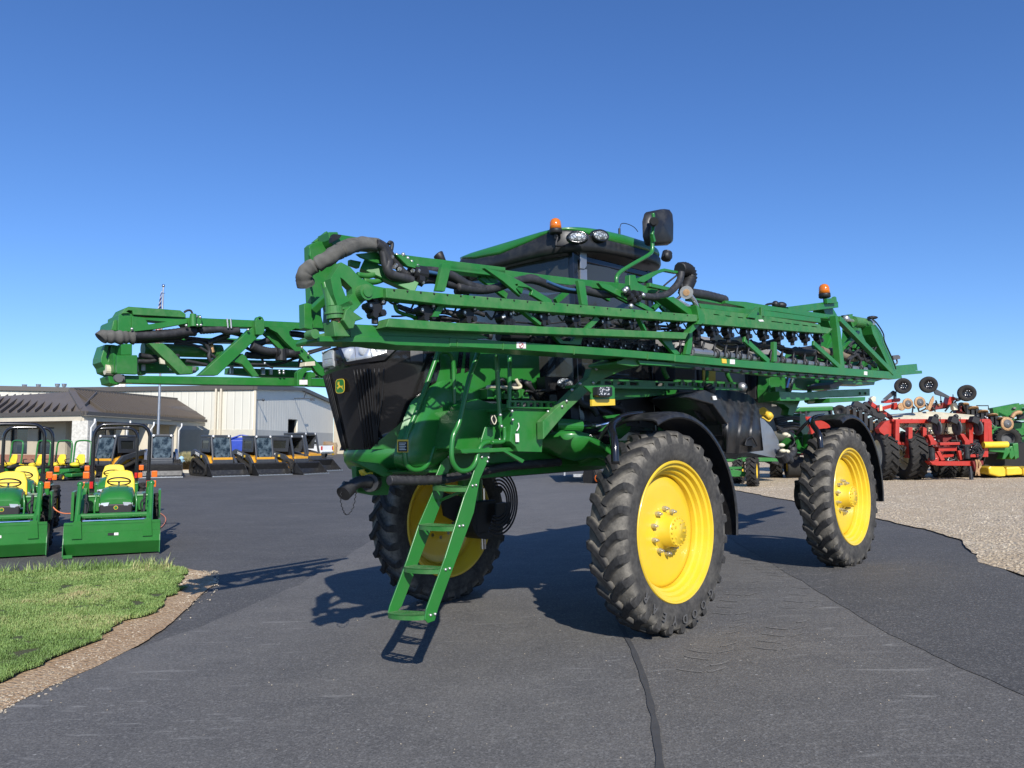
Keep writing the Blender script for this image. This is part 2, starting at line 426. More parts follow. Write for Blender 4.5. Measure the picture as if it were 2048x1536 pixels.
def sheet(name, poly, dz, mat, parent=None, skirt=False):
    bm = bmesh.new(); vs = [bm.verts.new((x, y, 0)) for x, y in poly]
    for t in tessellate_polygon([[V3((x, y, 0)) for x, y in poly]]):
        try: bm.faces.new([vs[i] for i in t])
        except ValueError: pass
    xs = [p[0] for p in poly]; x = -9.
    while x < 22:
        if min(xs) < x < max(xs):
            bmesh.ops.bisect_plane(bm, geom=bm.verts[:]+bm.edges[:]+bm.faces[:], plane_co=(x, 0, 0), plane_no=(1, 0, 0))
        x += .5
    bmesh.ops.triangulate(bm, faces=bm.faces[:])
    for v in bm.verts: v.co.z = g(v.co.x)+dz
    bmesh.ops.recalc_face_normals(bm, faces=bm.faces)
    for f in bm.faces:
        if f.normal.z < 0: f.normal_flip()
    me = bpy.data.meshes.new(name); bm.to_mesh(me); bm.free(); me.materials.append(mat)
    o = bpy.data.objects.new(name, me); COL.objects.link(o)
    return struct(o)
def jit(pts, step=.12, amp=.04, closed=True, seed=0):
    out = []; n = len(pts)
    for i in range(n if closed else n-1):
        a = V3((*pts[i], 0)); b = V3((*pts[(i+1) % n], 0)); k = max(1, int(min(400, (b-a).length/step)))
        for j in range(k):
            p = a.lerp(b, j/k); q = noise.noise_vector(p*1.3+V3((seed, 0, 0)))*amp*1.5+noise.noise_vector(p*6+V3((seed, 3, 0)))*amp
            out.append((p.x+q.x, p.y+q.y))
    return out
def gp(*pp): return [tuple(G(a, b)[:2]) for a, b in pp]
sheet('ground', [(-1500, -60), (1500, -60), (1500, 2800), (-1500, 2800)], -.012, M['asphalt_far'])
# driveway in the foreground: paler, worn
drive = gp((-900, 1600), (-250, 1430), (300, 1290), (600, 1170), (745, 1080), (860, 1010), (980, 965), (1180, 945), (1330, 960), (1520, 1010), (1640, 1075), (2048, 1225), (2700, 1420))
drive = jit(drive, .3, .05, closed=False)+[(9, -6), (-6, -6)]
sheet('driveway', drive, 0., M['asphalt'])
strip = gp((1400, 985), (1520, 992), (1720, 1032), (1930, 1100), (2060, 1165), (2600, 1225), (2900, 1480), (2048, 1392), (1780, 1270), (1590, 1155), (1470, 1085), (1430, 1040))
sheet('new_asphalt_strip', jit(strip, .15, .02, seed=4), .004, M['asphalt_new'])
grav = gp((1440, 975), (1520, 990), (1600, 1005), (1720, 1030), (1850, 1058), (1920, 1080), (1945, 1103), (1960, 1125), (2060, 1155), (2600, 1215))
grav = jit(grav, .15, .05, closed=False, seed=9)+[(200, 8), (200, 200), (14, 200), (8, 60)]
sheet('gravel_lot', grav, .008, M['gravel'])
dirt = gp((-600, 1225), (-300, 1170), (0, 1150), (120, 1140), (250, 1134), (370, 1136), (425, 1148), (434, 1160), (410, 1180), (365, 1228), (290, 1285), (200, 1330), (100, 1375), (0, 1424), (-150, 1500), (-400, 1640), (-900, 1700))
sheet('dirt_edge', jit(dirt, .1, .03, seed=2), .004, M['dirt'])
tp = [(-600, 1228), (-300, 1172), (0, 1152), (120, 1142), (250, 1136), (340, 1138), (375, 1147), (368, 1165), (330, 1200), (260, 1245), (170, 1295), (90, 1328), (0, 1365), (-200, 1440), (-500, 1560), (-900, 1620)]
turf = jit(gp(*tp), .1, .11, seed=5)
sheet('grass_verge', turf, .03, M['turf'])
# tar seam and a hairline crack
def ribbon(name, pts, w_, mat, dz=.007, jit_=.004):
    P = catmull([G(*p) for p in pts], 14); L = []; Rr = []
    for i, p in enumerate(P):
        t = (P[min(i+1, len(P)-1)]-P[max(i-1, 0)]); t.z = 0; t.normalize(); n = V3((t.y, -t.x, 0))
        k = w_*(1+.5*noise.noise(p*5)); c = p+n*noise.noise(p*3)*jit_
        for S_, q in ((L, c-n*k/2), (Rr, c+n*k/2)): S_.append(V3((q.x, q.y, g(q.x)+dz)))
    mb = MB(); mb.grid([L, Rr]); o = mb.build(name, mat, fixn=False)
    for p_ in o.data.polygons:
        if p_.normal.z < 0: o.data.flip_normals(); break
    return struct(o)
M['tar'] = paint('tar', (.012, .012, .013), .6, scale=10)
M['tarold'] = paint('tar_old', (.058, .057, .056), .85, scale=10)
ribbon('tar_seam', [(1236, 1240), (1250, 1268), (1268, 1305), (1288, 1360), (1306, 1430), (1320, 1536), (1330, 1640)], .042, M['tarold'])
# grass blades
def inside(x, y, P):
    c = False; j = len(P)-1
    for i in range(len(P)):
        if (P[i][1] > y) != (P[j][1] > y) and x < (P[j][0]-P[i][0])*(y-P[i][1])/(P[j][1]-P[i][1])+P[i][0]: c = not c
        j = i
    return c
m, nt, b = newmat('grass_blade')
at = N(nt, 'ShaderNodeAttribute', attribute_name='tint')
rp = N(nt, 'ShaderNodeValToRGB'); e = rp.color_ramp.elements; e[0].position = 0; e[0].color = (.10, .17, .035, 1); e[1].position = 1; e[1].color = (.45, .38, .19, 1)
e2 = e.new(.4); e2.color = (.18, .29, .07, 1); e3 = e.new(.75); e3.color = (.30, .36, .12, 1)
nt.links.new(at.outputs['Fac'], rp.inputs['Fac']); nt.links.new(rp.outputs[0], b.inputs['Base Color']); b.inputs['Roughness'].default_value = .6
b.inputs['Subsurface Weight'].default_value = 0
M['blade'] = m
def blades(name, poly, n, hmin, hmax, wid, tuft=0., base=.02):
    xs = [p[0] for p in poly]; ys = [p[1] for p in poly]; x0, x1 = max(min(xs), -9), max(xs); y0, y1 = max(min(ys), 2.2), max(ys)
    vs = []; fs = []; tint = []; rnd = random.Random(3)
    k = 0; tries = 0
    while k < n and tries < n*8:
        tries += 1
        x = rnd.uniform(x0, x1); y = rnd.uniform(y0, y1)
        if x/y < -.78: continue
        if rnd.random() > min(1, 5.5/y): continue
        if not inside(x, y, poly): continue
        c = noise.noise(V3((x*1.1, y*1.1, 0))); c2 = noise.noise(V3((x*5, y*5, 2)))
        if c2 < -.42: continue
        h = rnd.uniform(hmin, hmax)*(1+.5*c2+.3*c); a = rnd.uniform(0, 6.28); wd = wid*rnd.uniform(.7, 1.3)*(1+.10*max(0, y-5))
        le = h*rnd.uniform(.2, .9); dx, dy = math.cos(a), math.sin(a); z = g(x)+base; o = len(vs)
        px_, py_ = -dy*wd/2, dx*wd/2
        vs += [(x-px_, y-py_, z), (x+px_, y+py_, z), (x+dx*le*.4+px_*.8, y+dy*le*.4+py_*.8, z+h*.6), (x+dx*le*.4-px_*.8, y+dy*le*.4-py_*.8, z+h*.6), (x+dx*le, y+dy*le, z+h)]
        fs += [(o, o+1, o+2, o+3), (o+3, o+2, o+4)]
        t = min(1, max(0, .42+.55*c+.3*c2+rnd.uniform(-.22, .25))); tint += [t]*5
        k += 1
    me = bpy.data.meshes.new(name); me.from_pydata(vs, [], fs); me.materials.append(M['blade'])
    a = me.attributes.new('tint', 'FLOAT', 'POINT'); a.data.foreach_set('value', tint)
    o = bpy.data.objects.new(name, me); COL.objects.link(o); o['kind'] = 'stuff'; return o
blades('grass', turf, 150000, .018, .042, .006)
edge = gp((0, 1156), (0, 1148), (120, 1137), (250, 1130), (340, 1132), (345, 1146), (250, 1146), (120, 1150))
blades('tall_grass', edge, 900, .06, .17, .007, base=.0)
# loose stones on the gravel and along the dirt edge
def stones(name, pts, mat):
    vs = []; fs = []; rnd = random.Random(5)
    ico = [(0, 0, 1), (.9, 0, .3), (.28, .85, .3), (-.72, .52, .35), (-.72, -.52, .25), (.28, -.85, .3), (.6, .3, -.5), (-.5, .6, -.5), (-.2, -.8, -.5)]
    F_ = [(0, 1, 2), (0, 2, 3), (0, 3, 4), (0, 4, 5), (0, 5, 1), (1, 6, 2), (2, 7, 3), (3, 7, 8), (3, 8, 4), (4, 8, 5), (5, 8, 6), (5, 6, 1), (6, 7, 2)]
    for x, y, s_, dz in pts:
        o = len(vs); a = rnd.uniform(0, 6.28); ca, sa = math.cos(a), math.sin(a); e1, e2_, e3_ = s_*rnd.uniform(.8, 1.4), s_*rnd.uniform(.6, 1), s_*rnd.uniform(.4, .8)
        for p in ico:
            u, v_ = p[0]*e1, p[1]*e2_; vs.append((x+u*ca-v_*sa, y+u*sa+v_*ca, g(x)+dz+p[2]*e3_))
        fs += [tuple(o+i for i in f) for f in F_]
    me = bpy.data.meshes.new(name); me.from_pydata(vs, [], fs); me.materials.append(mat)
    o = bpy.data.objects.new(name, me); COL.objects.link(o); o['kind'] = 'stuff'; return o
rnd = random.Random(1); sp = []
while len(sp) < 9000:
    y = rnd.uniform(8, 26); x = rnd.uniform(5, 18)
    if x/y > .72: continue
    if inside(x, y, grav) and rnd.random() < (9/y)**1.2: sp.append((x, y, rnd.uniform(.008, .024), .008))
M['stone'] = mk_soil('stone', [(.32, .27, .19), (.62, .55, .43), (.42, .34, .24)], 3, 6, .1, .01)
stones('loose_gravel', sp, M['stone'])
sp = []
for i in range(550):
    px = rnd.uniform(0, 440); t = px/440
    p = G(px, 1410-t*250+rnd.gauss(0, 12)+(rnd.random()**2)*14); sp.append((p.x, p.y, rnd.uniform(.004, .013), .004))
for i in range(500):
    p = G(rnd.uniform(345, 437), rnd.uniform(1142, 1172)); sp.append((p.x, p.y, rnd.uniform(.006, .018), .006))
for i in range(260):
    p = G(rnd.uniform(100, 2000), rnd.uniform(1000, 1530)); sp.append((p.x, p.y, rnd.uniform(.002, .006), .002))
stones('edge_stones', sp, M['stone'])

# pale lug prints left by the near wheels
mb = MB(); rnd = random.Random(6)
for (a, b_, n_) in (((1410, 1345), (1500, 1165), 15), ((1560, 1300), (1640, 1150), 12), ((1490, 1115), (1600, 1165), 9)):
    for i in range(n_):
        q = i/(n_-1); c = G(a[0]+(b_[0]-a[0])*q, a[1]+(b_[1]-a[1])*q)
        for sd in (-1, 1):
            P = [V3((c.x+sd*(.02+.16*k/4), c.y+.05*sd*0+.10*(k/4)**1.6+rnd.uniform(-.008, .008), 0)) for k in range(5)]
            w_ = rnd.uniform(.006, .016)
            L1 = [V3((p.x, p.y-w_, g(p.x)+.0055)) for p in P]; L2 = [V3((p.x, p.y+w_, g(p.x)+.0055)) for p in P]
            if rnd.random() < .6: mb.add(L1+L2, [(k, k+1, k+6, k+5) for k in range(4)])
m, nt, b = newmat('lug_print'); nt.links.new(mixc(nt, ramp(nt, noise_n(nt, 30, 4, .7), .4, .65), (.14, .133, .122, 1), (.215, .205, .19, 1)), b.inputs['Base Color']); b.inputs['Roughness'].default_value = .9; M['print'] = m
struct(mb.build('tyre_marks', M['print'], fixn=False))
# ================================================================== THE SPRAYER
U = V3((.695, .719, .0215)).normalized(); Vv = V3((-.719, .695, -.0295)); Vv = (Vv-U*Vv.dot(U)).normalized(); Z = U.cross(Vv).normalized()
if Z.z < 0: Z = -Z
RT = .945; TR_ = .882   # hub height in the machine frame, tyre radius
OR = CAM+ray(1357, 1063)*6.51-Z*RT             # on the ground beneath the near front wheel's rim face
def S(s, t, h): return OR+U*s+Vv*t+Z*h
def PT(px, py, t):
    d = ray(px, py); k = ((OR-CAM).dot(Vv)+t)/d.dot(Vv); return CAM+d*k
def PS(px, py, s):
    d = ray(px, py); k = ((OR-CAM).dot(U)+s)/d.dot(U); return CAM+d*k
def K1(x, y): return (560+x/4.544, 400+y/4.544)
def K2(x, y): return (900+x/3.938, 400+y/3.938)
def K3(x, y): return (1350+x/3.938, 540+y/3.938)
def K4(x, y): return (620+x/4.6545, 660+y/4.6545)
def K5(x, y): return (960+x/3.938, 700+y/3.938)
def K6(x, y): return (700+x/3.268, 860+y/3.268)
def K7(x, y): return (180+x/4.2667, 560+y/4.2667)
def KK(K, t, *pts): return [PT(*K(*p), t) for p in pts]
def pl(mb, K, t, th, *pts, holes=()):
    return mb.plate(KK(K, t, *pts), Vv*th, [KK(K, t, *h) for h in holes])
SP = thing('crop_sprayer', S(2, 1.5, 0), 'huge green crop sprayer with yellow rims, folded booms and a front ladder', 'sprayer')

# ---- wheels
def tyre_mesh(Rt, hw, rim_r, nlug, lug_h, sgn=-1, skew=.17, lw=.05, side=0):
    mb = MB(); mud = []
    prof = [(rim_r, -hw*.80), (rim_r+.02, -hw*.93), (Rt-.21, -hw*1.03), (Rt-.13, -hw*1.04), (Rt-.075, -hw*.98), (Rt-lug_h-.012, -hw*.84), (Rt-lug_h, -hw*.4), (Rt-lug_h+.004, 0)]
    prof = prof+[(r, -z) for r, z in prof[-2::-1]]
    mb.lathe(prof, (0, 0, 0), (0, 1, 0), 96)
    for sd in (-1, 1):
        for i in range(nlug):
            a0 = 2*math.pi*(i+(.5 if sd > 0 else 0))/nlug; rows = []
            for q in (0, .12, .3, .5, .7, .86, 1., 1.07):
                lat = -.012+q*(hw*1.0+.012) if q <= 1 else hw*1.03
                circ = skew*(1-(1-min(q, 1))**1.8)
                rt = Rt-.012*min(q, 1)**2; rb = Rt-lug_h-.006*q
                if q > .95: rt = Rt-.03 if q <= 1 else Rt-.10; rb = Rt-.10 if q <= 1 else Rt-.14
                wt = lw*(1+.25*q); wb = wt*1.5
                # direction along lug: perpendicular offset approx along circumference for shallow parts
                th = sgn*(circ)/Rt+a0
                row = []
                dq = skew*1.8*(1-min(q, .98))**.8; sl = math.atan2(dq, hw); cs, sn = math.cos(sl), math.sin(sl)
                for w_, r_ in ((-wb/2, rb), (-wt/2, rt-.004), (-wt*.36, rt), (wt*.36, rt), (wt/2, rt-.004), (wb/2, rb)):
                    aa = th+sgn*w_*cs/Rt*1.0; la = lat-w_*sn
                    la = max(-.03, min(hw*1.04, la)) if q < 1 else lat
                    row.append(V3((math.cos(aa)*r_, sd*la, math.sin(aa)*r_)))
                rows.append(row)
            mb.grid(rows, smooth=False)
            mb.add(rows[0], [(0, 1, 2, 3, 4, 5)]); mb.add(rows[-1], [(5, 4, 3, 2, 1, 0)])
    return mb
def rim_mesh(rr, w, dz, s_hub=.22):
    """z = 0 at the outer flange, positive inward"""
    mb = MB()
    mb.lathe([(rr, 0.), (rr+.012, .012), (rr+.002, .03), (rr-.002, .08), (rr-.03, .12), (rr-.03, w-.10), (rr-.0, w-.05), (rr-.02, w-.03), (rr+.012, w-.012), (rr, w), (rr-.016, w-.002), (rr-.04, w-.03), (rr-.07, w-.055), (rr-.12, w-.11),
        (rr-.118, dz+.02), (rr-.11, dz), (rr-.15, dz-.012), (s_hub+.16, dz-.03), (s_hub+.05, dz-.01), (s_hub, dz-.02), (0, dz-.02)], (0, 0, 0), (0, 1, 0), 96)
    mb.lathe([(rr, 0.), (rr-.014, .003), (rr-.020, .028), (rr-.048, .034), (rr-.056, .072), (rr-.082, .080), (rr-.090, .115), (rr-.112, .124), (rr-.118, dz+.02)], (0, 0, 0), (0, 1, 0), 128, smooth=False)
    return mb
def set_mud(ob, lo, hi, outer):
    me = ob.data; a = me.attributes.new('mud', 'FLOAT', 'POINT'); vals = []
    for v in me.vertices:
        r = math.hypot(v.co.x, v.co.z); y = abs(v.co.y)
        vals.append(max(0, min(1, (hi-r)/(hi-lo)))*(1 if y < outer and r > lo-.08 else .25))
    a.data.foreach_set('value', vals)
proto = tyre_mesh(TR_, .175, .595, 27, .04); TY = proto.build('tyre', M['tread']); set_mud(TY, TR_-.045, TR_-.012, .172)
WM = {}
def sprayer_wheel(name, s, t, flip, rot):
    """t: the outer rim face; flip -1 puts the face on the far side"""
    # local axes: +Y inward
    hub = S(s, t, RT)
    piv = bpy.data.objects.new('wheel', None); COL.objects.link(piv); piv.parent = SP; piv.location = hub-SP.location
    yin = Vv*flip; xax = U*flip if False else U
    zax = xax.cross(yin); Mx = Matrix((xax, yin, zax)).transposed().to_4x4()
    piv.rotation_euler = Mx.to_euler()
    if not WM:
        WM['tyre'] = TY.data
        rm = rim_mesh(.605, .34, .165).build('rim', M['yellow']); WM['rim'] = rm.data; bpy.data.objects.remove(rm)
        h = MB()
        h.lathe([(0, -.012), (.04, -.014), (.045, -.010), (.108, -.010), (.113, -.004), (.128, 0), (.133, .01), (.135, .11), (.16, .13), (.168, .15)], (0, 0, 0), (0, 1, 0), 40)
        for k in range(18):
            a = 2*math.pi*k/18; h.cyl((math.cos(a)*.117, -.014, math.sin(a)*.117), (math.cos(a)*.117, .0, math.sin(a)*.117), .0085, n=8)
        for k in range(5):
            a = 2*math.pi*k/5; h.cyl((math.cos(a)*.075, -.017, math.sin(a)*.075), (math.cos(a)*.075, -.008, math.sin(a)*.075), .012, n=8)
        hb = h.build('hub', M['yellow'], bevel=0); WM['hub'] = hb.data; bpy.data.objects.remove(hb)
        h = MB()
        h.cyl((0, .145, 0), (0, .115, 0), .021, n=10); h.cyl((0, .118, 0), (0, .098, 0), .017, n=6); h.cyl((0, .10, 0), (0, .082, 0), .010, n=8)
        st = h.build('wheel_nut', M['steel']); WM['wheel_nut'] = st.data; bpy.data.objects.remove(st)
    for k in range(10):
        a = 2*math.pi*(k+.5)/10; o = bpy.data.objects.new('wheel_nut', WM['wheel_nut']); COL.objects.link(o); o.parent = piv; o.location = (math.cos(a)*.195, 0, math.sin(a)*.195)
    for nm in ('tyre', 'rim', 'hub'):
        o = bpy.data.objects.new(nm, WM[nm]); COL.objects.link(o); o.parent = piv
        if nm == 'tyre': o.location = (0, .17, 0); o.rotation_euler = (0, rot, 0); o.scale = (1 if flip > 0 else 1, 1, 1)
    return piv
# direction of lugs: forward side (-U) centre points down
WA = sprayer_wheel('wheel', 0, 0, 1, 0)
WB = sprayer_wheel('wheel', 4.13, -.0, 1, .11)
WC = sprayer_wheel('wheel', -.21, 3.07, -1, .05)
WD = sprayer_wheel('wheel', 4.13, 3.07, -1, .17)
bpy.data.objects.remove(TY)
# raised maker lettering on the near front tyre's sidewall
def ring_text(word, parent, r, a_mid, step, size, y, mat):
    for i, ch in enumerate(word):
        a = a_mid+(i-(len(word)-1)/2)*step
        c = V3((math.cos(a)*r, y, math.sin(a)*r)); up = V3((math.cos(a), 0, math.sin(a)))
        xdir = up.cross(V3((0, -1, 0)))
        yield ch, frame(c, xdir, up)
M['letter'] = paint('tyre_letter', (.085, .083, .08), .75, scale=10)
lt = []
for ch, fr in ring_text('GOODYEAR', WA, .735, R(-97), R(-12.5), .075, -.0255, M['letter']):
    cu = bpy.data.curves.new('t', 'FONT'); cu.body = ch; cu.size = .105; cu.extrude = .003; cu.offset = .001; cu.align_x = 'CENTER'; cu.align_y = 'CENTER'; cu.resolution_u = 2
    ob = bpy.data.objects.new('t', cu); me = bpy.data.meshes.new_from_object(ob); bpy.data.objects.remove(ob); me.transform(fr); lt.append(me)
for me in lt:
    mb = MB(); mb.add([v.co for v in me.vertices], [tuple(p.vertices) for p in me.polygons]); o = mb.build('sidewall_letter', M['letter'], fixn=False); o.parent = WA

# ---- fenders (arc over a wheel), support tube
def fender(s0, tin, tout, rad, a0, a1, lean=0, front=None):
    mb = MB(); outer = []; inner = []
    n = 22
    for i in range(n+1):
        a = R(a0+(a1-a0)*i/n); rr = rad+.035*math.sin(i/n*math.pi)
        c, s_ = math.cos(a)*rr, math.sin(a)*rr
        sec = [(tout-.005, -.035), (tout, -.008), (tout+.03, .012), (tout+.12, .022), (tin-.12, .022), (tin-.03, .012), (tin, -.008), (tin-.005, -.035)]
        outer.append([S(s0+c*(1+q/rr), t, RT+s_*(1+q/rr)) for t, q in sec])
        inner.append([S(s0+c*(1+(q-.012)/rr), t+(.008 if k < 4 else -.008), RT+s_*(1+(q-.012)/rr)) for k, (t, q) in enumerate(sec)])
    mb.grid(outer); mb.grid(inner)
    for A, B in ((outer[0], inner[0]), (outer[-1], inner[-1])): mb.grid([A, B], False)
    mb.grid([[r[0] for r in outer], [r[0] for r in inner]], False); mb.grid([[r[-1] for r in outer], [r[-1] for r in inner]], False)
    return mb
for s0, rot_ in ((0, 0), (4.13, 0)):
    fe = fender(s0, .40, -.04, 1.01, -8, 108).build('fender', M['blackp'], SP)
    mb = MB(); mb.tube([S(s0-.38, .3, RT+.99), S(s0-.62, .2, RT+.92), S(s0-.76, .08, RT+.80), S(s0-.80, .05, RT+.62)], .034, n=10)
    mb.tube([S(s0-.45, .5, RT+.80), S(s0-.40, .3, RT+1.0), S(s0, .3, RT+1.05)], .02); mb.build('fender_bracket', M['blackg'], SP)
    fe = fender(s0-(.18 if s0 == 0 else 0), 3.10, 2.68, 1.0, 35, 112).build('fender', M['blackp'], SP)

# ---- chassis, axles, legs
mb = MB()
for t in (1.02, 2.05): mb.bar(S(-1.7, t, 1.60), S(5.2, t, 1.60), .24, .10, Vv)
for s in (-1.2, .9, 2.2, 3.3, 5.1): mb.bar(S(s, 1.02, 1.60), S(s, 2.05, 1.60), .2, .14, U)
mb.build('frame', M['green'], SP, .006)
for s0 in (0, 4.13):
    mb = MB()
    mb.bar(S(s0, .60, 1.62), S(s0, 2.47, 1.62), .2, .26, U)
    for t, sg in ((.42, 1), (2.65, -1)):
        # swan-neck casting from frame down to the hub
        secs = [(t+.62*sg, 1.52, .30, .34), (t+.30*sg, 1.60, .28, .36), (t+.06*sg, 1.50, .26, .34), (t-.02*sg, 1.25, .20, .26), (t-.0*sg, .98, .20, .26), (t-.03*sg, .80, .22, .28)]
        rows = []
        for tt, hh, a, b_ in secs:
            rows.append([S(s0+x*b_, tt+y*a*.5*.7, hh+y*0+z*.1) for x, y, z in ((-.5, -.6, .3), (-.5, .6, .3), (-.3, 1, 0), (.3, 1, 0), (.5, .6, .3), (.5, -.6, .3), (.3, -1, 0), (-.3, -1, 0))])
        mb.grid(rows, True, True)
        mb.cyl(S(s0, t-.10*sg, RT), S(s0, t+.16*sg, RT), .17, n=24)
        mb.cyl(S(s0, t+.1*sg, 1.0), S(s0, t+.1*sg, 1.75), .075, n=16)
    mb.build('axle', M['green'], SP, .006)
    for t, sg in ((.56, 1), (2.52, -1)):
        mb = MB(); mb.cyl(S(s0+.05, t, .92), S(s0+.05, t, 1.28), .045, n=14); mb.cyl(S(s0+.05, t, .62), S(s0+.05, t, .92), .035, n=14); mb.build('suspension_rod', M['chrome'], SP)
        mb = MB()
        for k in range(5): mb.ball(S(s0-.1+.06*k, t+.03*sg, 1.05), .01)
        mb.box(S(s0, t+.04*sg, .98), (.30, .18, .34), Matrix((U, Vv, Z)).transposed())
        mb.cyl(S(s0, t-.12*sg, RT), S(s0, t+.12*sg, RT), .21, n=20)
        mb.build('wheel_motor', M['blackm'], SP, .01)
# the long green axle casting that shows between ladder and near wheel
mb = MB()
rows = []
for (x0, yt, yb, t0, t1) in [(1085, 868, 905, .95, .62), (1120, 860, 915, .85, .5), (1150, 860, 922, .75, .4), (1180, 868, 915, .68, .38), (1205, 885, 915, .6, .36), (1222, 900, 925, .5, .34)]:
    rows.append([PT(x0, yb, t0), PT(x0, yt+10, t1), PT(x0, yt, t1+.1), PT(x0+4, yt+2, t0+.1)])
mb.grid(rows, True); mb.build('suspension_arm', M['green_clean'], SP)
mb = MB()
pl(mb, K5, .95, .1, (480, 700), (560, 720), (960, 770), (1080, 830), (1080, 900), (640, 905), (520, 870), (300, 880), (0, 900), (0, 800), (300, 800))
mb.build('side_rail', M['green'], SP, .006)
mb = MB(); mb.cyl(PT(*K5(590, 590), .7), PT(*K5(790, 600), .62), .058, n=18); mb.build('steering_cylinder', M['green'], SP)
mb = MB(); mb.cyl(PT(*K5(790, 600), .62), PT(*K5(900, 600), .6), .02, n=12); mb.cyl(PT(*K5(900, 605), .6), PT(*K5(1020, 575), .5), .014, n=10); mb.build('cylinder_rod', M['chrome'], SP)
mb = MB()
pl(mb, K5, .45, .03, (985, 520), (1110, 505), (1165, 545), (1150, 600), (1060, 630), (950, 640), (1000, 600), (1050, 560), (1090, 530), (1000, 540))
pl(mb, K5, .5, .04, (1030, 600), (1190, 600), (1180, 640), (1110, 700), (1060, 680))
mb.build('steering_bracket', M['green'], SP, .003)

# ---- solution tank and body behind the cab
mb = MB()
def rbox(mb, c0, c1, r, n=5):
    """rounded box in sprayer coordinates (s,t,h)"""
    (s0, t0, h0), (s1, t1, h1) = c0, c1
    rows = []
    for k in range(2*n+2):
        if k <= n: a = math.pi/2*k/n; q = r*(1-math.sin(a)); hh = h0+r*(1-math.cos(a))
        else: a = math.pi/2*(k-n-1)/n; q = r*(1-math.cos(a)); hh = h1-r*(1-math.sin(a))
        ring = []
        for cx, cy, b0 in ((s1-r, t1-r, 0), (s0+r, t1-r, 90), (s0+r, t0+r, 180), (s1-r, t0+r, 270)):
            for j in range(n+1):
                b_ = R(b0+90*j/n); ring.append(S(cx+math.cos(b_)*(r-q), cy+math.sin(b_)*(r-q), hh))
        rows.append(ring)
    mb.grid(rows, True, True); m_ = len(rows[0]); o = len(mb.v)-len(rows)*m_
    mb.f.append([o+i for i in range(m_)]); mb.sm.append(False); mb.mi.append(mb.cur)
    o = len(mb.v)-m_; mb.f.append([o+i for i in range(m_)]); mb.sm.append(False); mb.mi.append(mb.cur)
    return mb
rbox(mb, (1.45, .72, 1.62), (4.15, 2.38, 2.95), .22); mb.build('solution_tank', M['tankgrey'], SP)
mb = MB()
for s in (1.75, 2.9): 
    mb.box(S(s, 1.55, 2.3), (.10, 1.72, 1.36), Matrix((U, Vv, Z)).transposed())
mb.build('tank_strap', M['blackm'], SP, .01)
mb = MB(); pl(mb, K3, .68, .03, (222, 735), (320, 740), (320, 890), (222, 870)); mb.build('tank_decal', M['yellow'], SP)
mb = MB(); pl(mb, K3, .62, .3, (640, 790), (720, 800), (720, 1040), (640, 1020)); pl(mb, K3, .5, .25, (0, 720), (100, 700), (160, 760), (160, 860), (0, 870)); mb.build('tank_end_cover', M['blackm'], SP, .01)
# dark undercarriage mass
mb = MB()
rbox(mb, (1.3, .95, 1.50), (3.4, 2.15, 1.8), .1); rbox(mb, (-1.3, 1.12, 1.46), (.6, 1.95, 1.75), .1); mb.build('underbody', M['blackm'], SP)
mb = MB(); rbox(mb, (.92, .62, 1.55), (2.05, .9, 2.02), .04); pl(mb, K5, .5, .3, (1690, 545), (1920, 560), (1975, 800), (1860, 815), (1800, 700)); pl(mb, K5, .62, .2, (1000, 300), (1560, 300), (1540, 345), (1020, 400)); mb.build('body_panel', M['green'], SP, .006)
# plastic fender tank with ribs
mb = MB(); rows = []
top = [(1640, 880), (1690, 860), (1740, 850)]
prof = [(1400, 782), (1425, 779), (1450, 780), (1475, 783), (1497, 789), (1510, 800), (1518, 818)]
botl = [(1402, 812), (1430, 822), (1448, 905), (1470, 903), (1490, 903), (1507, 902), (1526, 901)]
nn = 40
def interp(P, f):
    f *= len(P)-1; i = min(int(f), len(P)-2); q = f-i; return (P[i][0]*(1-q)+P[i+1][0]*q, P[i][1]*(1-q)+P[i+1][1]*q)
for j in range(13):
    row = []
    v_ = j/12
    for i in range(nn+1):
        u_ = i/nn
        a = interp(prof, u_); b_ = interp([(1378, 795), (1440, 850), (1452, 906), (1475, 907), (1500, 904), (1527, 901)], u_)
        px = a[0]+(b_[0]-a[0])*v_; py = a[1]+(b_[1]-a[1])*v_
        t = .18+.16*(1-v_)**2+.02*math.cos(v_*6) + (.018 if (i//4) % 2 else 0)-(.05*math.sin(v_*math.pi))
        row.append(PT(px, py, t))
    rows.append(row)
back = [[p+Vv*.45 for p in r] for r in rows]
mb.grid(rows, True); mb.grid([rows[0], back[0]], False); mb.grid([rows[-1], back[-1]], False); mb.grid([[r[0] for r in rows], [r[0] for r in back]], False); mb.grid([[r[-1] for r in rows], [r[-1] for r in back]], False)
mb.build('ribbed_fuel_tank', M['blackp'], SP)
mb = MB(); pl(mb, K3, .10, .08, (85, 1000), (240, 945), (330, 985), (440, 1190), (410, 1215), (300, 1060)); pl(mb, K3, .30, .3, (85, 1005), (300, 1060), (410, 1215), (200, 1180)); mb.build('tank_shoulder', M['blackp'], SP, .01)
mb = MB(); pl(mb, K3, .085, .01, (297, 992), (322, 992), (332, 1022), (305, 1024)); mb.build('sticker', M['sticker'], SP)
mb = MB(); pl(mb, K3, .14, .02, (550, 1385), (610, 1385), (612, 1400), (640, 1395), (600, 1330), (570, 1345), (555, 1370)); mb.tube(KK(K3, .12, (552, 1380), (570, 1330), (610, 1320), (645, 1385)), .008); mb.build('tank_latch', M['blackm'], SP)
mb = MB(); mb.cyl(PT(*K3(262, 935), .35), PT(*K3(270, 965), .35), .07, n=16); mb.ball(PT(*K3(262, 930), .35), .05); mb.build('filler_cap', M['blackm'], SP)
mb = MB(); mb.ball(PT(*K3(528, 925), .5), .06, n=20); mb.build('rinse_ball', M['stainless'], SP)
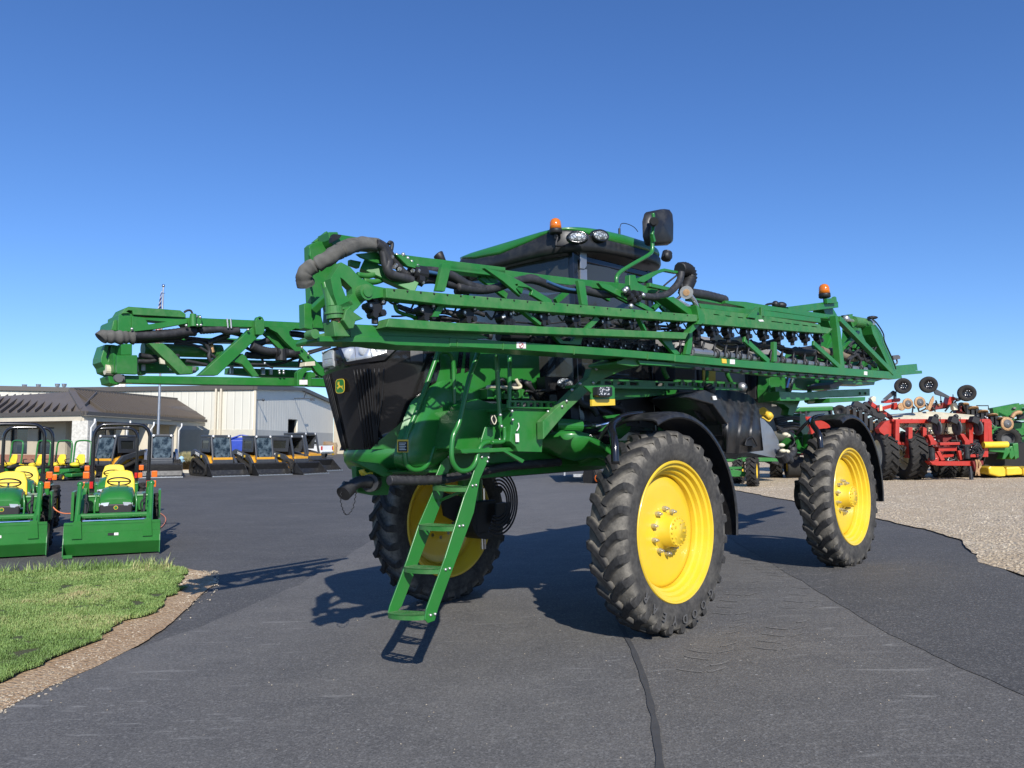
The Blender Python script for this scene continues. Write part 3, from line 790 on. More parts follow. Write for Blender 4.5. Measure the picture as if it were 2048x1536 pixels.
# stainless hopper
mb = MB()
A = KK(K3, .35, (640, 1150), (700, 1178), (760, 1240), (815, 1340), (835, 1480), (820, 1487), (580, 1435), (640, 1380))
mb.plate(A, Vv*.02)
arc1 = KK(K3, .35, (675, 1165), (720, 1195), (770, 1255), (805, 1320), (828, 1400), (832, 1480)); arc2 = [p+Vv*.55+Z*.02 for p in arc1]
mb.grid([arc1, arc2], True); mb.plate([p+Vv*.55 for p in A], Vv*.02)
mb.build('rinse_tank', M['stainless'], SP)
mb = MB()
mb.tube(KK(K3, .32, (835, 1465), (850, 1485), (890, 1470), (920, 1440), (925, 1400)), .055, ridge=.04); mb.cyl(PT(*K3(830, 1440), .3), PT(*K3(860, 1490), .3), .07, n=16)
mb.cyl(PT(*K3(870, 1470), .28), PT(*K3(905, 1500), .28), .05, n=14)
mb.build('suction_elbow', M['hose'], SP)
mb = MB()
for x, y in ((870, 1295), (885, 1305), (850, 1425), (880, 1430), (840, 1380)): mb.ball(PT(*K3(x, y), .25), .03, (1.3, 1, .8))
mb.build('valve_fitting', M['cream'], SP)
mb = MB(); mb.cyl(PT(*K3(690, 1110), .5), PT(*K3(745, 1155), .5), .05, n=14); mb.ball(PT(*K3(740, 1145), .45), .045); mb.tube(KK(K3, .45, (690, 1160), (740, 1190), (765, 1150)), .01); mb.build('filler_valve', M['stickery'], SP)
mb = MB(); pl(mb, K3, 1.2, .3, (780, 1055), (885, 1062), (885, 1150), (780, 1145))
for x in range(790, 880, 18): pl(mb, K3, 1.17, .03, (x, 1062), (x+9, 1063), (x+9, 1146), (x, 1145))
mb.build('louvre_box', M['grey'], SP)
for k, (y0, y1) in enumerate([(1175, 1155), (1195, 1170), (1215, 1205), (1235, 1225), (1250, 1250)]):
    mb = MB(); mb.tube(KK(K3, .7, (790+k*6, y0+5), (860, y1+10), (920, y1), (975, y1+8)), .022); mb.build('hydraulic_hose', M['hose'], SP)
mb = MB()
for k in range(5): mb.tube(KK(K3, .6, (800+k*10, 1230+k*12), (880+k*8, 1270+k*14), (930+k*6, 1340+k*10), (900+k*10, 1400)), .012)
mb.tube(KK(K3, .3, (855, 1270), (920, 1310), (940, 1360), (900, 1400)), .01); mb.build('cable_bundle', M['hose'], SP)
mb = MB(); pl(mb, K3, .75, .1, (985, 1130), (1025, 1140), (1040, 1230), (1060, 1250), (1030, 1330), (980, 1250)); pl(mb, K3, .8, .1, (900, 1270), (950, 1290), (980, 1390), (950, 1420)); mb.build('valve_bracket', M['green'], SP, .004)

# ---- catwalk with pierced rail
mb = MB()
def pierced(mb, K, t, th, top, bot, n, f0=.28, f1=.72, gap=.22, skip=()):
    hs = []
    T = lambda u: (top[0][0]+(top[1][0]-top[0][0])*u, top[0][1]+(top[1][1]-top[0][1])*u)
    B = lambda u: (bot[0][0]+(bot[1][0]-bot[0][0])*u, bot[0][1]+(bot[1][1]-bot[0][1])*u)
    for i in range(n):
        if i in skip: continue
        u0 = (i+gap)/n; u1 = (i+1-gap*.5)/n
        P = lambda u, f: (T(u)[0]+(B(u)[0]-T(u)[0])*f, T(u)[1]+(B(u)[1]-T(u)[1])*f)
        hs.append([P(u0, f0), P(u1, f0), P(u1, f1), P(u0, f1)])
    pl(mb, K, t, th, top[0], top[1], bot[1], bot[0], holes=hs)
pierced(mb, K3, .42, .02, ((0, 862), (500, 885)), ((0, 918), (500, 940)), 10, .28, .8)
pierced(mb, K5, .42, .02, ((860, 225), (1560, 250)), ((860, 285), (1560, 300)), 7, .28, .75, skip=(4,))
mb.bar(PT(*K5(700, 290), .42), PT(*K3(505, 942), .42), .02, .08, Vv)
pierced(mb, K5, .42, .02, ((225, 395), (640, 405)), ((225, 455), (640, 465)), 8, .25, .8)
pl(mb, K5, .45, .4, (225, 455), (640, 462), (560, 480), (225, 475))
mb.build('walkway_rail', M['green'], SP)
mb = MB()
for a, b_, r in (((1030/1, 0), 0, 0),): pass
mb.tube(KK(K3, .45, (405, 780), (415, 830), (440, 880)), .025); mb.tube(KK(K5, .45, (1445, 130), (1450, 170), (1475, 220)), .025); mb.tube(KK(K3, .5, (255, 780), (250, 870)), .02)
mb.build('handrail_post', M['green'], SP)
mb = MB(); mb.cyl(PT(*K5(930, 280), .75), PT(*K5(760, 230), 1.0), .03); mb.build('cab_step_rail', M['green'], SP)

# ---- toolbox, platform
mb = MB()
pl(mb, K5, .45, .45, (245, 470), (555, 475), (515, 510), (495, 715), (490, 805), (300, 800), (285, 765), (235, 720), (245, 640))
mb.build('tool_box', M['green'], SP, .006)
mb = MB(); pl(mb, K5, .9, .3, (60, 300), (385, 310), (390, 390), (60, 385)); 
for x in (120, 190, 260, 330): pl(mb, K5, .88, .02, (x, 305), (x+8, 305), (x+8, 388), (x, 388))
mb.build('engine_module', M['green'], SP, .01)
mb = MB(); pl(mb, K4, .7, .3, (1400, 740), (1850, 735), (1880, 760), (1870, 1100), (1850, 1130), (1450, 1130), (1330, 1100), (1370, 860)); pl(mb, K4, .5, .1, (1400, 1110), (1940, 1090), (1940, 1130), (1420, 1150)); mb.build('platform_frame', M['green'], SP, .006)
mb = MB(); rows_ = [(1420, 690), (1560, 640), (1680, 680), (1850, 690), (1850, 740), (1400, 750)]; pl(mb, K4, .75, .2, *rows_); pl(mb, K4, .48, .02, (1800, 1130), (1830, 1120), (2000, 1210), (1980, 1240)); mb.build('platform_edge', M['green_clean'], SP, .004)
mb = MB(); pl(mb, K4, .44, .008, (1685, 790), (1735, 790), (1735, 880), (1685, 880)); mb.build('switch_plate', M['blackm'], SP)
mb = MB(); mb.tube(KK(K4, .43, (1700, 800), (1690, 830), (1715, 878), (1735, 840), (1715, 795)), .004); mb.build('pull_loop', M['cream'], SP)
mb = MB(); mb.tube(KK(K4, .43, (1940, 865), (1945, 900), (1925, 940)), .004); pl(mb, K4, .43, .006, (1915, 965), (1945, 965), (1948, 1042), (1918, 1042)); mb.build('hanging_tag', M['sticker'], SP)
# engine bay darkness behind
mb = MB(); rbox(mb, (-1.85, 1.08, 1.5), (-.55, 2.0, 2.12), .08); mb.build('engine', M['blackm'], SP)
rnd = random.Random(12); mb = MB()
for i in range(9):
    x = rnd.uniform(60, 480); mb.tube([PT(*K5(x, rnd.uniform(240, 400)), .95), PT(*K5(x+rnd.uniform(20, 70), rnd.uniform(230, 330)), .85), PT(*K5(x+rnd.uniform(60, 160), rnd.uniform(240, 420)), .95)], rnd.choice((.01, .015, .025)))
mb.build('engine_hoses', M['hose'], SP)
mb = MB(); mb.tube(KK(K5, .82, (60, 305), (70, 290), (200, 295), (300, 300), (320, 285), (300, 260), (285, 230)), .014); mb.build('coolant_pipe', M['cream'], SP)

mb = MB(); pl(mb, K5, .76, .15, (700, 310), (1560, 300), (1640, 560), (1500, 620), (1000, 590), (720, 540)); mb.build('dark_backing', M['blackm'], SP)  # black sheet added to stand for the dark machinery below the cab
for q in ((760, 420, .03), (900, 470, .02), (980, 430, .025), (1100, 480, .018)): mb = MB(); mb.tube(KK(K5, .7, (q[0], q[1]-60), (q[0]+40, q[1]), (q[0]+120, q[1]+30), (q[0]+160, q[1]+90)), q[2]); mb.build('engine_hoses', M['hose'], SP)
# ---- boom support arm and work lamp
mb = MB(); mb.plate(KK(K5, .36, (880, 145), (990, 130), (1200, 60), (1260, 80), (1255, 130), (1130, 160), (1000, 215), (930, 250), (880, 300), (690, 480), (500, 705), (498, 560), (620, 440), (760, 300), (820, 245), (860, 210)), Vv*.07)
pl(mb, K5, .0, .3, (1080, 90), (1200, 40), (1260, 50), (1262, 125), (1200, 130), (1080, 110))
mb.build('boom_rest_arm', M['green_dusty'], SP, .006)
mb = MB(); pl(mb, K5, .10, .02, (818, 282), (1045, 280), (1062, 295), (1062, 385), (882, 390), (882, 340)); mb.build('lamp_bracket', M['green'], SP, .002)
mb = MB(); pl(mb, K5, .10, .02, (882, 391), (1063, 386), (1065, 435), (884, 441)); mb.build('reflective_strip', M['yellow'], SP)
mb = MB(); pl(mb, K5, .04, .055, (930, 290), (1030, 286), (1045, 300), (1045, 360), (1030, 370), (945, 368), (930, 355)); lampo = mb.build('work_lamp', M['blackp'], SP, .006)
mb = MB(); pl(mb, K5, .035, .01, (937, 292), (1024, 290), (1022, 355), (940, 352)); mb.build('lamp_face', M['led'], lampo)
mb = MB(); 
for x, y in ((788, 266), (890, 258), (725, 315), (681, 402), (915, 150), (645, 445), (1035, 85)): mb.ball(PT(*K5(x, y), .355), .014)
for x, y in ((253, 482), (258, 550), (160, 512), (170, 600), (535, 485), (1900, 712), (1925, 708)): mb.ball(PT(*K5(x, y), .42), .013)
mb.build('bolt_heads', M['steel'], SP)
mb = MB(); mb.ball(PT(*K5(670, 265), .8), .085, (1.25, .4, .6), rot=Matrix((U, Vv, Z)).transposed()); mb.build('side_lamp', M['lampglass'], SP)
mb = MB(); mb.ball(S(-.9, 1.0, 2.05), .2, (1, 1, .6)); pl(mb, K5, .86, .1, (510, 210), (760, 215), (740, 330), (700, 300), (520, 330)); mb.build('exhaust_cover', M['blackp'], SP)

# ---- hood
NP = 22; NQ = 16
HM = lambda h: 1.75+(h-1.5)*.844
levels = [1.50, 1.58, 1.7, 1.85, 2.0, 2.12, 2.25, 2.36, 2.46]
bnd = {1.50: -2.26, 1.58: -2.20, 1.7: -2.12, 1.85: -2.02, 2.0: -1.91, 2.12: -1.84, 2.25: -1.80, 2.36: -1.80, 2.46: -1.82}
def fw(h): return .22+.11*(h-1.5)/.96
def nose_s(h): return -2.255-.14*min(1, (h-1.5)/.85)+.03*max(0, h-2.35)/.1
def hood_pt(h, s_rel, sg, grow=0.):
    """outline half width at distance s_rel behind the nose"""
    hw = .545+grow
    if s_rel < 0: s_rel = 0
    wq = 1-(1-min(1, s_rel/.55))**2.2
    half = fw(h)+(hw-fw(h))*wq
    return half
def outline(h, sg, s_end, n, s_start=None):
    """from nose centre round to s_end on side sg"""
    n0 = nose_s(h); pts = []
    for i in range(n+1):
        u_ = i/n
        if u_ < .4:
            tt = fw(h)*u_/.4; pts.append((n0+.045*(u_/.4)**2, tt))
        else:
            q = (u_-.4)/.6; sr = (s_end-n0-.045)*q**1.35
            pts.append((n0+.045+sr, hood_pt(h, sr, sg)))
    return [(s, 1.545-sg*t) for s, t in pts]
mb = MB(); hb = MB()
for sg in (1, -1):
    rows = [[S(s, t, HM(h)) for s, t in outline(h, sg, bnd[h], NP)] for h in levels]; mb.grid(rows, True)
    # green rear part of the hood, from the boundary back
    hl = [1.60]+[l for l in levels if l > 1.6]
    rows = []
    for h in levels:
        b0 = bnd[h]; hf = hood_pt(h, b0-nose_s(h)-.045, sg)
        row = []
        for k in range(NQ+1):
            s = b0+(-.62-b0)*k/NQ; bulge = .012*min(1, k/2)
            lo = h
            if h < 2.08: # lower edge of the rear hood rises behind the curved cheek
                lim = 1.50 if s < -1.6 else 1.50+(s+1.6)*2.2
                lo = max(h, min(2.08, lim))
            row.append(S(s, 1.545-sg*(hood_pt(h, s-nose_s(h)-.045, sg)+bulge), HM(lo)))
        rows.append(row)
    hb.grid(rows, True)
    # roof of the hood
    rows = []
    for k in range(NQ+NP):
        u_ = k/(NQ+NP-1); s = nose_s(2.46)+.0+(-.62-nose_s(2.46))*u_
        hw = hood_pt(2.46, s-nose_s(2.46), sg) if u_ > 0 else .28
        row = []
        for q in (0, .1, .25, .5, .8, 1.):
            hh = 2.46+.13*(1-(1-q)**2.6)*min(1, .25+u_*3); row.append(S(s, 1.545-sg*hw*(1-q), HM(hh)+.05*u_))
        rows.append(row)
    hb.grid(rows, True)
    # bottom lip below the grille
    rows = []
    for dh, off in ((0, .006), (-.03, .012), (-.09, .006), (-.15, -.03), (-.20, -.14), (-.21, -.25)):
        row = []
        for s, t in outline(1.5, sg, -1.3, 26):
            d = V3((s+1.6, t-1.545, 0)); l = max(d.length, .01); row.append(S(s+d.x/l*off, t+d.y/l*off, 1.75+dh*(1+.5*max(0, s+2.1))))
        rows.append(row)
    hb.grid(rows, True)
HD = hb.build('hood', M['green_clean'], SP, weld=True)
GR = mb.build('grille', M['mesh'], HD, weld=True)
# vertical fins down the nose
mb = MB()
for sg in (1, -1):
    for i in range(9, 19):
        pts = []
        for h in (1.51, 1.7, 1.9, 2.1, 2.24):
            if sg == 1 and i > 17: continue
            s, t = outline(h, sg, bnd.get(h, -1.95) if h in bnd else -2.0+(h-1.9)*.4, NP)[i-4]
            pts.append(S(s-.012, t-sg*.006, HM(h)))
        if len(pts) > 2: mb.tube(pts, .006, n=4, sub=2)
mb.build('grille_fins', M['blackm'], HD)
# headlights, emblem
def hood_surf(px, py, off=.012):
    d = ray(px, py); best = None
    for k in range(900):
        p = CAM+d*(5.2+k*.003); q = p-OR; s, t, h = q.dot(U), q.dot(Vv), q.dot(Z)
        if not 1.4 < h < 2.9: continue
        h = 1.5+(h-1.75)/.844
        sr = s-nose_s(h)+off; tt = abs(t-1.545)
        if sr < 0: continue
        if tt < fw(h): ok = sr > .045*(tt/fw(h))**2
        else: ok = sr > .045 and tt < hood_pt(h, sr-.045, 1)+off
        if ok: return p
    return PS(px, py, -2.35)
def patch(mb, K, pts, off, n=10, m=6, thick=True):
    """bilinear patch over the hood through four pixel corners tl,tr,br,bl"""
    tl, tr, br, bl = pts; rows = []
    for j in range(m+1):
        v_ = j/m; row = []
        for i in range(n+1):
            u_ = i/n
            x = (tl[0]*(1-u_)+tr[0]*u_)*(1-v_)+(bl[0]*(1-u_)+br[0]*u_)*v_; y = (tl[1]*(1-u_)+tr[1]*u_)*(1-v_)+(bl[1]*(1-u_)+br[1]*u_)*v_
            row.append(hood_surf(*K(x, y), off))
        rows.append(row)
    mb.grid(rows, True)
    cen = S(-1.5, 1.545, 2); edge = rows[0]+[r[-1] for r in rows[1:]]+rows[-1][::-1][1:]+[r[0] for r in rows[::-1]][1:-1]
    mb.grid([edge+[edge[0]], [p+(cen-p).normalized()*.03 for p in edge]+[edge[0]+(cen-edge[0]).normalized()*.03]], False)
mb = MB(); patch(mb, K4, [(262, 165), (830, 150), (690, 280), (325, 325)], .014); mb.build('headlight_frame', M['blackg'], HD)
for q, cx in (([(292, 175), (412, 150), (425, 280), (345, 295)], (375, 225)), ([(418, 150), (552, 138), (572, 255), (430, 280)], (512, 190)), ([(558, 138), (715, 142), (712, 205), (578, 250)], (655, 165))):
    mb = MB(); patch(mb, K4, q, .019); ho = mb.build('headlight', M['reflector'], HD)
    c = hood_surf(*K4(*cx), .02); nrm = (CAM-c).normalized(); nrm = (nrm-Vv*.5-U*.3).normalized()
    mb = MB(); mb.lathe([(0, .012), (.03, .010), (.045, .004), (.05, -.01)], c, nrm, 18); mb.build('headlight_bulb', M['lens'], ho)
mb = MB(); patch(mb, K4, [(108, 200), (212, 185), (212, 330), (118, 345)], .016); mb.build('headlight', M['lens'], HD)
mb = MB(); patch(mb, K4, [(120, 215), (200, 205), (205, 260), (125, 275)], .020, 5, 3); mb.build('headlight_bulb', M['reflector'], HD)
mb = MB(); patch(mb, K4, [(935, 160), (1050, 160), (1050, 292), (935, 290)], .008); mb.build('hood_vent', M['discg'], HD)
# emblem: rounded green shield with a yellow rim and a leaping deer
def emblem(c, xd, yd, size, parent, name='emblem'):
    fr = frame(c, xd, yd); w_, h_ = .52*size, .46*size
    def rr(w_, h_, k=6, e=4.):
        out = []
        for i in range(32):
            a = 2*math.pi*i/32; ca, sa = math.cos(a), math.sin(a); out.append(((abs(ca)**(2/e))*w_*(1 if ca > 0 else -1)*(1+.0*sa), (abs(sa)**(2/e))*h_*(1 if sa > 0 else -1)))
        return out
    mb = MB(); nrm = fr.to_3x3() @ V3((0, 0, 1)); T = lambda p, z=0: fr @ V3((p[0], p[1], z))
    mb.plate([T(p) for p in rr(w_, h_)], nrm*.006*size*3); e = mb.build(name, M['yellow'], parent)
    mb = MB(); mb.plate([T(p, .018*size) for p in rr(w_*.9, h_*.93)], nrm*.004*size); mb.build('emblem_field', M['green_clean'], e)
    deer = [(-.24, .14), (-.17, .20), (-.20, .30), (-.13, .24), (-.14, .38), (-.08, .24), (-.03, .34), (-.04, .20), (-.05, .12), (0, .04), (.08, .0), (.16, .0), (.22, .05), (.21, -.04), (.20, -.12), (.27, -.30), (.16, -.17), (.10, -.09), (0, -.10), (-.08, -.12), (-.14, -.20), (-.25, -.22), (-.17, -.14), (-.26, -.08), (-.16, -.06), (-.11, 0), (-.13, .08), (-.18, .12)]
    mb = MB(); mb.plate([T((x*size*1.45, y*size*.9), .023*size) for x, y in deer], nrm*.004*size); mb.build('emblem_deer', M['yellow'], e)
ec = hood_surf(*K4(281, 522), .02); emblem(ec, hood_surf(*K4(326, 516), .02)-hood_surf(*K4(236, 524), .02), Z, .125, HD)
# louvre slots in the green flank of the hood
mb = MB()
for q in ([(1390, 200), (1430, 195), (1405, 395), (1365, 405)], [(1455, 200), (1490, 200), (1480, 380), (1440, 400)]):
    patch(mb, K4, q, .018, 4, 10)
mb.build('hood_vent', M['mesh'], HD)
# green cheek behind the grille (big curved panel) and lower skirt
mb = MB()
def cheek(y0, y1): pass
rows = []
chk = [[(1060, 560), (1200, 480), (1330, 460), (1420, 500)], [(950, 660), (1150, 560), (1330, 560), (1400, 640)], [(890, 780), (1080, 700), (1290, 680), (1380, 760)], [(850, 900), (1020, 850), (1230, 840), (1360, 860)], [(815, 1010), (960, 980), (1180, 960), (1340, 960)], [(790, 1110), (950, 1110), (1160, 1090), (1310, 1060)], [(780, 1230), (950, 1260), (1140, 1240), (1290, 1180)], [(800, 1290), (950, 1320), (1130, 1300), (1270, 1240)]]
for j, r in enumerate(chk):
    v_ = j/(len(chk)-1); row = []
    for i, p in enumerate(r): row.append(PT(*K4(*p), .97-.035*math.sin(math.pi*(v_*.8+.1))-.02*math.sin(math.pi*i/3)+(.10 if j == len(chk)-1 else 0)+(.05 if i == 0 else 0)))
    rows.append(catmull(row, 4))
cols = [catmull([r[i] for r in rows], 3) for i in range(len(rows[0]))]
mb.grid(cols, True); mb.build('side_cheek', M['green_clean'], SP)
mb = MB(); pl(mb, K4, 1.0, .3, (1030, 1290), (1290, 1190), (1440, 1120), (1460, 1260), (1200, 1330), (780, 1320)); mb.build('lower_skirt', M['green'], SP, .006)
# front: warning decals
def decal(parent, K, t, x0, y0, x1, y1):
    mb = MB(); pl(mb, K, t, .006, (x0, y0), (x1, y0), (x1, y1), (x0, y1)); d = mb.build('warning_decal', M['stickery'], parent)
    mb = MB(); w_, h_ = x1-x0, y1-y0; pl(mb, K, t-.003, .004, (x0+w_*.08, y0+h_*.14), (x1-w_*.08, y0+h_*.14), (x1-w_*.08, y1-h_*.05), (x0+w_*.08, y1-h_*.05)); mb.build('decal_text_block', M['blackm'], d)
    mb = MB()
    for k in range(5): y = y0+h_*(.25+.13*k); pl(mb, K, t-.005, .003, (x0+w_*.16, y), (x1-w_*(.2+.1*(k % 2)), y), (x1-w_*(.2+.1*(k % 2)), y+h_*.05), (x0+w_*.16, y+h_*.05))
    mb.build('decal_line', M['sticker'], d)
decal(SP, K4, .868, 815, 1020, 915, 1138); decal(SP, K5, .93, 585, 748, 660, 815)
# front bracket, camlock elbow with chain, hook
mb = MB(); pl(mb, K4, 1.22, .06, (425, 1270), (620, 1300), (760, 1340), (730, 1536), (600, 1540), (440, 1510)); pl(mb, K4, 1.1, .05, (380, 1215), (640, 1240), (790, 1340), (690, 1370)); mb.build('front_bracket', M['green'], SP, .006)
mb = MB(); mb.tube(KK(K4, 1.15, (480, 1300), (490, 1330), (530, 1355), (575, 1345)), .022); mb.build('tow_hook', M['yellow'], SP)
mb = MB(); mb.cyl(PT(*K4(590, 1420), 1.2), PT(*K4(555, 1425), 1.1), .066, n=20); mb.tube(KK(K4, 1.1, (560, 1420), (480, 1410), (420, 1430), (350, 1490)), .043, ridge=.05); mb.cyl(PT(*K4(365, 1470), 1.1), PT(*K4(310, 1525), 1.08), .056, n=18); mb.cyl(PT(*K4(340, 1440), 1.1), PT(*K4(310, 1430), 1.1), .02, n=8)
mb.build('fill_coupling', M['blackp'], SP)
mb = MB(); ch = catmull(KK(K4, 1.08, (290, 1510), (285, 1590), (310, 1680), (345, 1720), (400, 1660), (425, 1540), (430, 1500)), 5)
for i in range(len(ch)-1): mb.tube([ch[i]+Vv*.004*(i % 2), (ch[i]+ch[i+1])/2+Vv*.008*(1 if i % 2 else -1), ch[i+1]], .0035, n=5, sub=1)
mb.build('chain', M['blackm'], SP)
# spring-wrapped shafts / hoses crossing under the body
mb = MB(); mb.tube(KK(K6, .9, (255, 330), (420, 330), (620, 320), (880, 265), (1060, 235), (1370, 210)), .036, n=12, sub=14, ridge=.06); mb.tube(KK(K6, 1.3, (800, 300), (1060, 262), (1370, 225)), .036, sub=14, ridge=.05); mb.build('ribbed_hose', M['hose'], SP)
mb = MB()
for k in range(6):
    c = PT(*K6(965, 470), 2.0+k*.03); r = .29-.03*k
    mb.tube([c+U*math.cos(a)*r+Z*math.sin(a)*r*1.15 for a in [R(x) for x in range(-120, 130, 25)]], .010)
mb.build('coiled_hose', M['hose'], SP)
mb = MB(); pl(mb, K6, 2.3, .03, (960, 480), (1048, 470), (1048, 618), (955, 605)); pl(mb, K6, 2.55, .03, (590, 400), (900, 480), (905, 600), (780, 650), (620, 560)); mb.build('mud_flap', M['blackm'], SP)

# ---- ladder
LD = MB(); tn, tf_ = .55, .95
def lad(px, py, t): return PT(px, py, t)
rail_n = [(845, 1240), (868, 1243), (873, 1205), (980, 905), (1002, 845), (985, 820), (958, 840)]
mb = MB(); mb.plate([lad(*K6(*p), tn) for p in ((490, 1240), (510, 1262), (555, 1245), (578, 1165), (810, 540), (850, 320), (890, 230), (925, 130), (960, -20), (885, -20), (860, 60), (845, 160), (795, 320), (745, 440), (620, 840), (500, 1170))], Vv*.012)
LAD = mb.build('ladder', M['green_clean'], SP, .002)
mb = MB(); mb.plate([lad(*K6(*p), tf_) for p in ((250, 1200), (262, 1215), (285, 1215), (340, 1150), (600, 470), (625, 340), (655, 240), (640, 160), (600, 210), (550, 330), (545, 400), (450, 620), (370, 860), (262, 1150))], Vv*.012)
mb.plate([lad(*K6(*p), .97) for p in ((655, 20), (700, -30), (760, 10), (640, 200), (600, 330), (560, 330), (620, 170))], Vv*.012)
mb.build('ladder_rail', M['green_clean'], LAD, .002)
def step(xl, yl, xr, yr, thick=20):
    a = lad(*K6(xl, yl), tf_); b_ = lad(*K6(xr, yr), tn+.012)
    a = a-U*.02; b_ = b_-U*.02; back = U*.105
    mb = MB(); lat = (b_-a).normalized()
    # curved front lip
    P = []
    for i in range(9): q = i/8; P.append(a.lerp(b_, q)-U*.05*math.sin(q*math.pi)**.6)
    low = [p-Z*.035 for p in P]
    mb.grid([P, low], True); mb.grid([low, [p+U*.02 for p in low]], False)
    A = P+[b_+back, a+back]
    hs = []
    for r_ in range(3):
        for c in range(3):
            q0, q1 = .08+c*.3, .30+c*.3; d0, d1 = .005+r_*.034, .026+r_*.034
            hs.append([a.lerp(b_, q0)+U*d0, a.lerp(b_, q1)+U*d0, a.lerp(b_, q1)+U*d1, a.lerp(b_, q0)+U*d1])
    mb.plate(A, Z*-.006, hs)
    mb.grid([[a+back, b_+back], [a+back-Z*.03, b_+back-Z*.03]], False)
    mb.build('ladder_step', M['green_dusty'], LAD)
for q in ((262, 1190, 500, 1205), (365, 890, 598, 905), (462, 615, 690, 628), (552, 362, 775, 372), (672, 118, 840, 125)): step(*q)
mb = MB()
for x, y in ((527, 1210), (556, 1203), (625, 912), (652, 905), (715, 628), (739, 625), (801, 364), (824, 360), (862, 178), (905, 180), (898, 206), (925, 76), (955, 72), (978, 62)): mb.ball(lad(*K6(x, y), tn-.004), .011, (1, 1, 1))
for x, y in ((560, 308), (575, 312), (645, 175)): mb.ball(lad(*K6(x, y), .93), .011)
mb.build('ladder_bolts', M['steel'], LAD)
mb = MB(); mb.bar(lad(*K6(590, 460), .93), lad(*K6(745, 395), .6), .02, .01, U); mb.build('ladder_brace', M['green'], LAD)
mb = MB(); mb.tube(KK(K4, .93, (1190, 195), (1150, 330), (990, 760), (900, 980), (885, 1120), (895, 1240), (960, 1300), (1050, 1290), (1110, 1220), (1150, 1110), (1200, 1060), (1260, 1050)), .019, n=12)
mb.tube(KK(K4, .93, (1180, 300), (1190, 225), (1250, 200), (1310, 230), (1335, 320), (1340, 560), (1350, 800)), .019, n=12)
mb.build('handrail', M['green_clean'], SP)
mb = MB(); mb.tube(KK(K4, .53, (1575, 150), (1550, 260), (1480, 460), (1390, 850), (1335, 980), (1318, 1120), (1330, 1230), (1390, 1305), (1480, 1300), (1540, 1230), (1570, 1120), (1610, 1060), (1680, 1040), (1750, 1038)), .019, n=12)
mb.tube(KK(K4, .5, (1730, 230), (1738, 300), (1755, 600), (1772, 920)), .019, n=12); mb.tube(KK(K4, .6, (1858, 240), (1858, 600), (1862, 870)), .018, n=12)
mb.tube(KK(K4, .5, (1690, 1045), (1790, 1040), (1812, 1000), (1808, 900)), .017)
mb.build('handrail', M['green_clean'], SP)

# ---- cab
def roof_outline(k, n=44):
    out = []
    for i in range(n):
        a = 2*math.pi*i/n; ca, sa = math.cos(a), math.sin(a); e = .42
        s = .36+.86*k*(abs(ca)**e)*(1 if ca > 0 else -1); t = 1.50+.86*k*(abs(sa)**e)*(1 if sa > 0 else -1)
        if ca < 0: s -= .06*(1-((t-1.525)/.84)**2)*k
        out.append((s, t))
    return out
def roof_h(s): return 3.70+.07*min(1, max(0, (s+.6)/.8))
def brow(s, t):
    return .10*max(math.exp(-((s+.50)**2+(t-.80)**2)/.13), math.exp(-((s+.50)**2+(t-2.25)**2)/.13))
mb = MB(); rows = []
for k, dh, bw in ((.985, -.095, 1.), (1.0, -.09, 1.), (1.010, -.06, .9), (1.0, -.02, .5), (.96, .02, .2), (.86, .05, 0), (.6, .082, 0), (.3, .092, 0), (.02, .094, 0)): rows.append([S(s, t, roof_h(s)+dh+bw*brow(s, t)) for s, t in roof_outline(k)])
mb.grid(rows, True, True); CAB = mb.build('cab_roof', M['green_clean'], SP)
mb = MB(); rows = []
for k, dh, bw in ((.02, -.20, 0), (.6, -.20, 0), (.84, -.20, 0), (.93, -.205, 0), (.985, -.21, 0), (1.006, -.20, 0), (1.02, -.165, .2), (1.016, -.11, 1), (1.006, -.092, 1), (.98, -.09, 1)): rows.append([S(s, t, roof_h(s)+dh+bw*brow(s, t)) for s, t in roof_outline(k)])
mb.grid(rows, True, True); mb.build('roof_visor', M['blackp'], CAB)
for x, y, r in ((1005, 292, 62), (1185, 280, 50)):
    c = PT(*K2(x, y), .70); n_ = (-U*.75-Vv*.75).normalized() if x < 1100 else (-U*.35-Vv).normalized()
    c = PT(*K2(x, y), .60)
    rx = n_.cross(Z).normalized(); ro = Matrix((rx, n_.cross(rx), n_)).transposed()
    mb = MB(); mb.ball(c, .082, (1.0, .58, .25), rot=ro, n=24); mb.build('roof_lamp', M['lampglass'], CAB)
    mb = MB(); mb.tube([c+ro @ V3((math.cos(a)*.084, math.sin(a)*.05, .0)) for a in [2*math.pi*k/20 for k in range(20)]], .012, closed=True, n=6, sub=1); mb.ball(c-n_*.03, .1, (1.05, .65, .3), rot=ro); mb.build('lamp_bezel', M['blackg'], CAB)
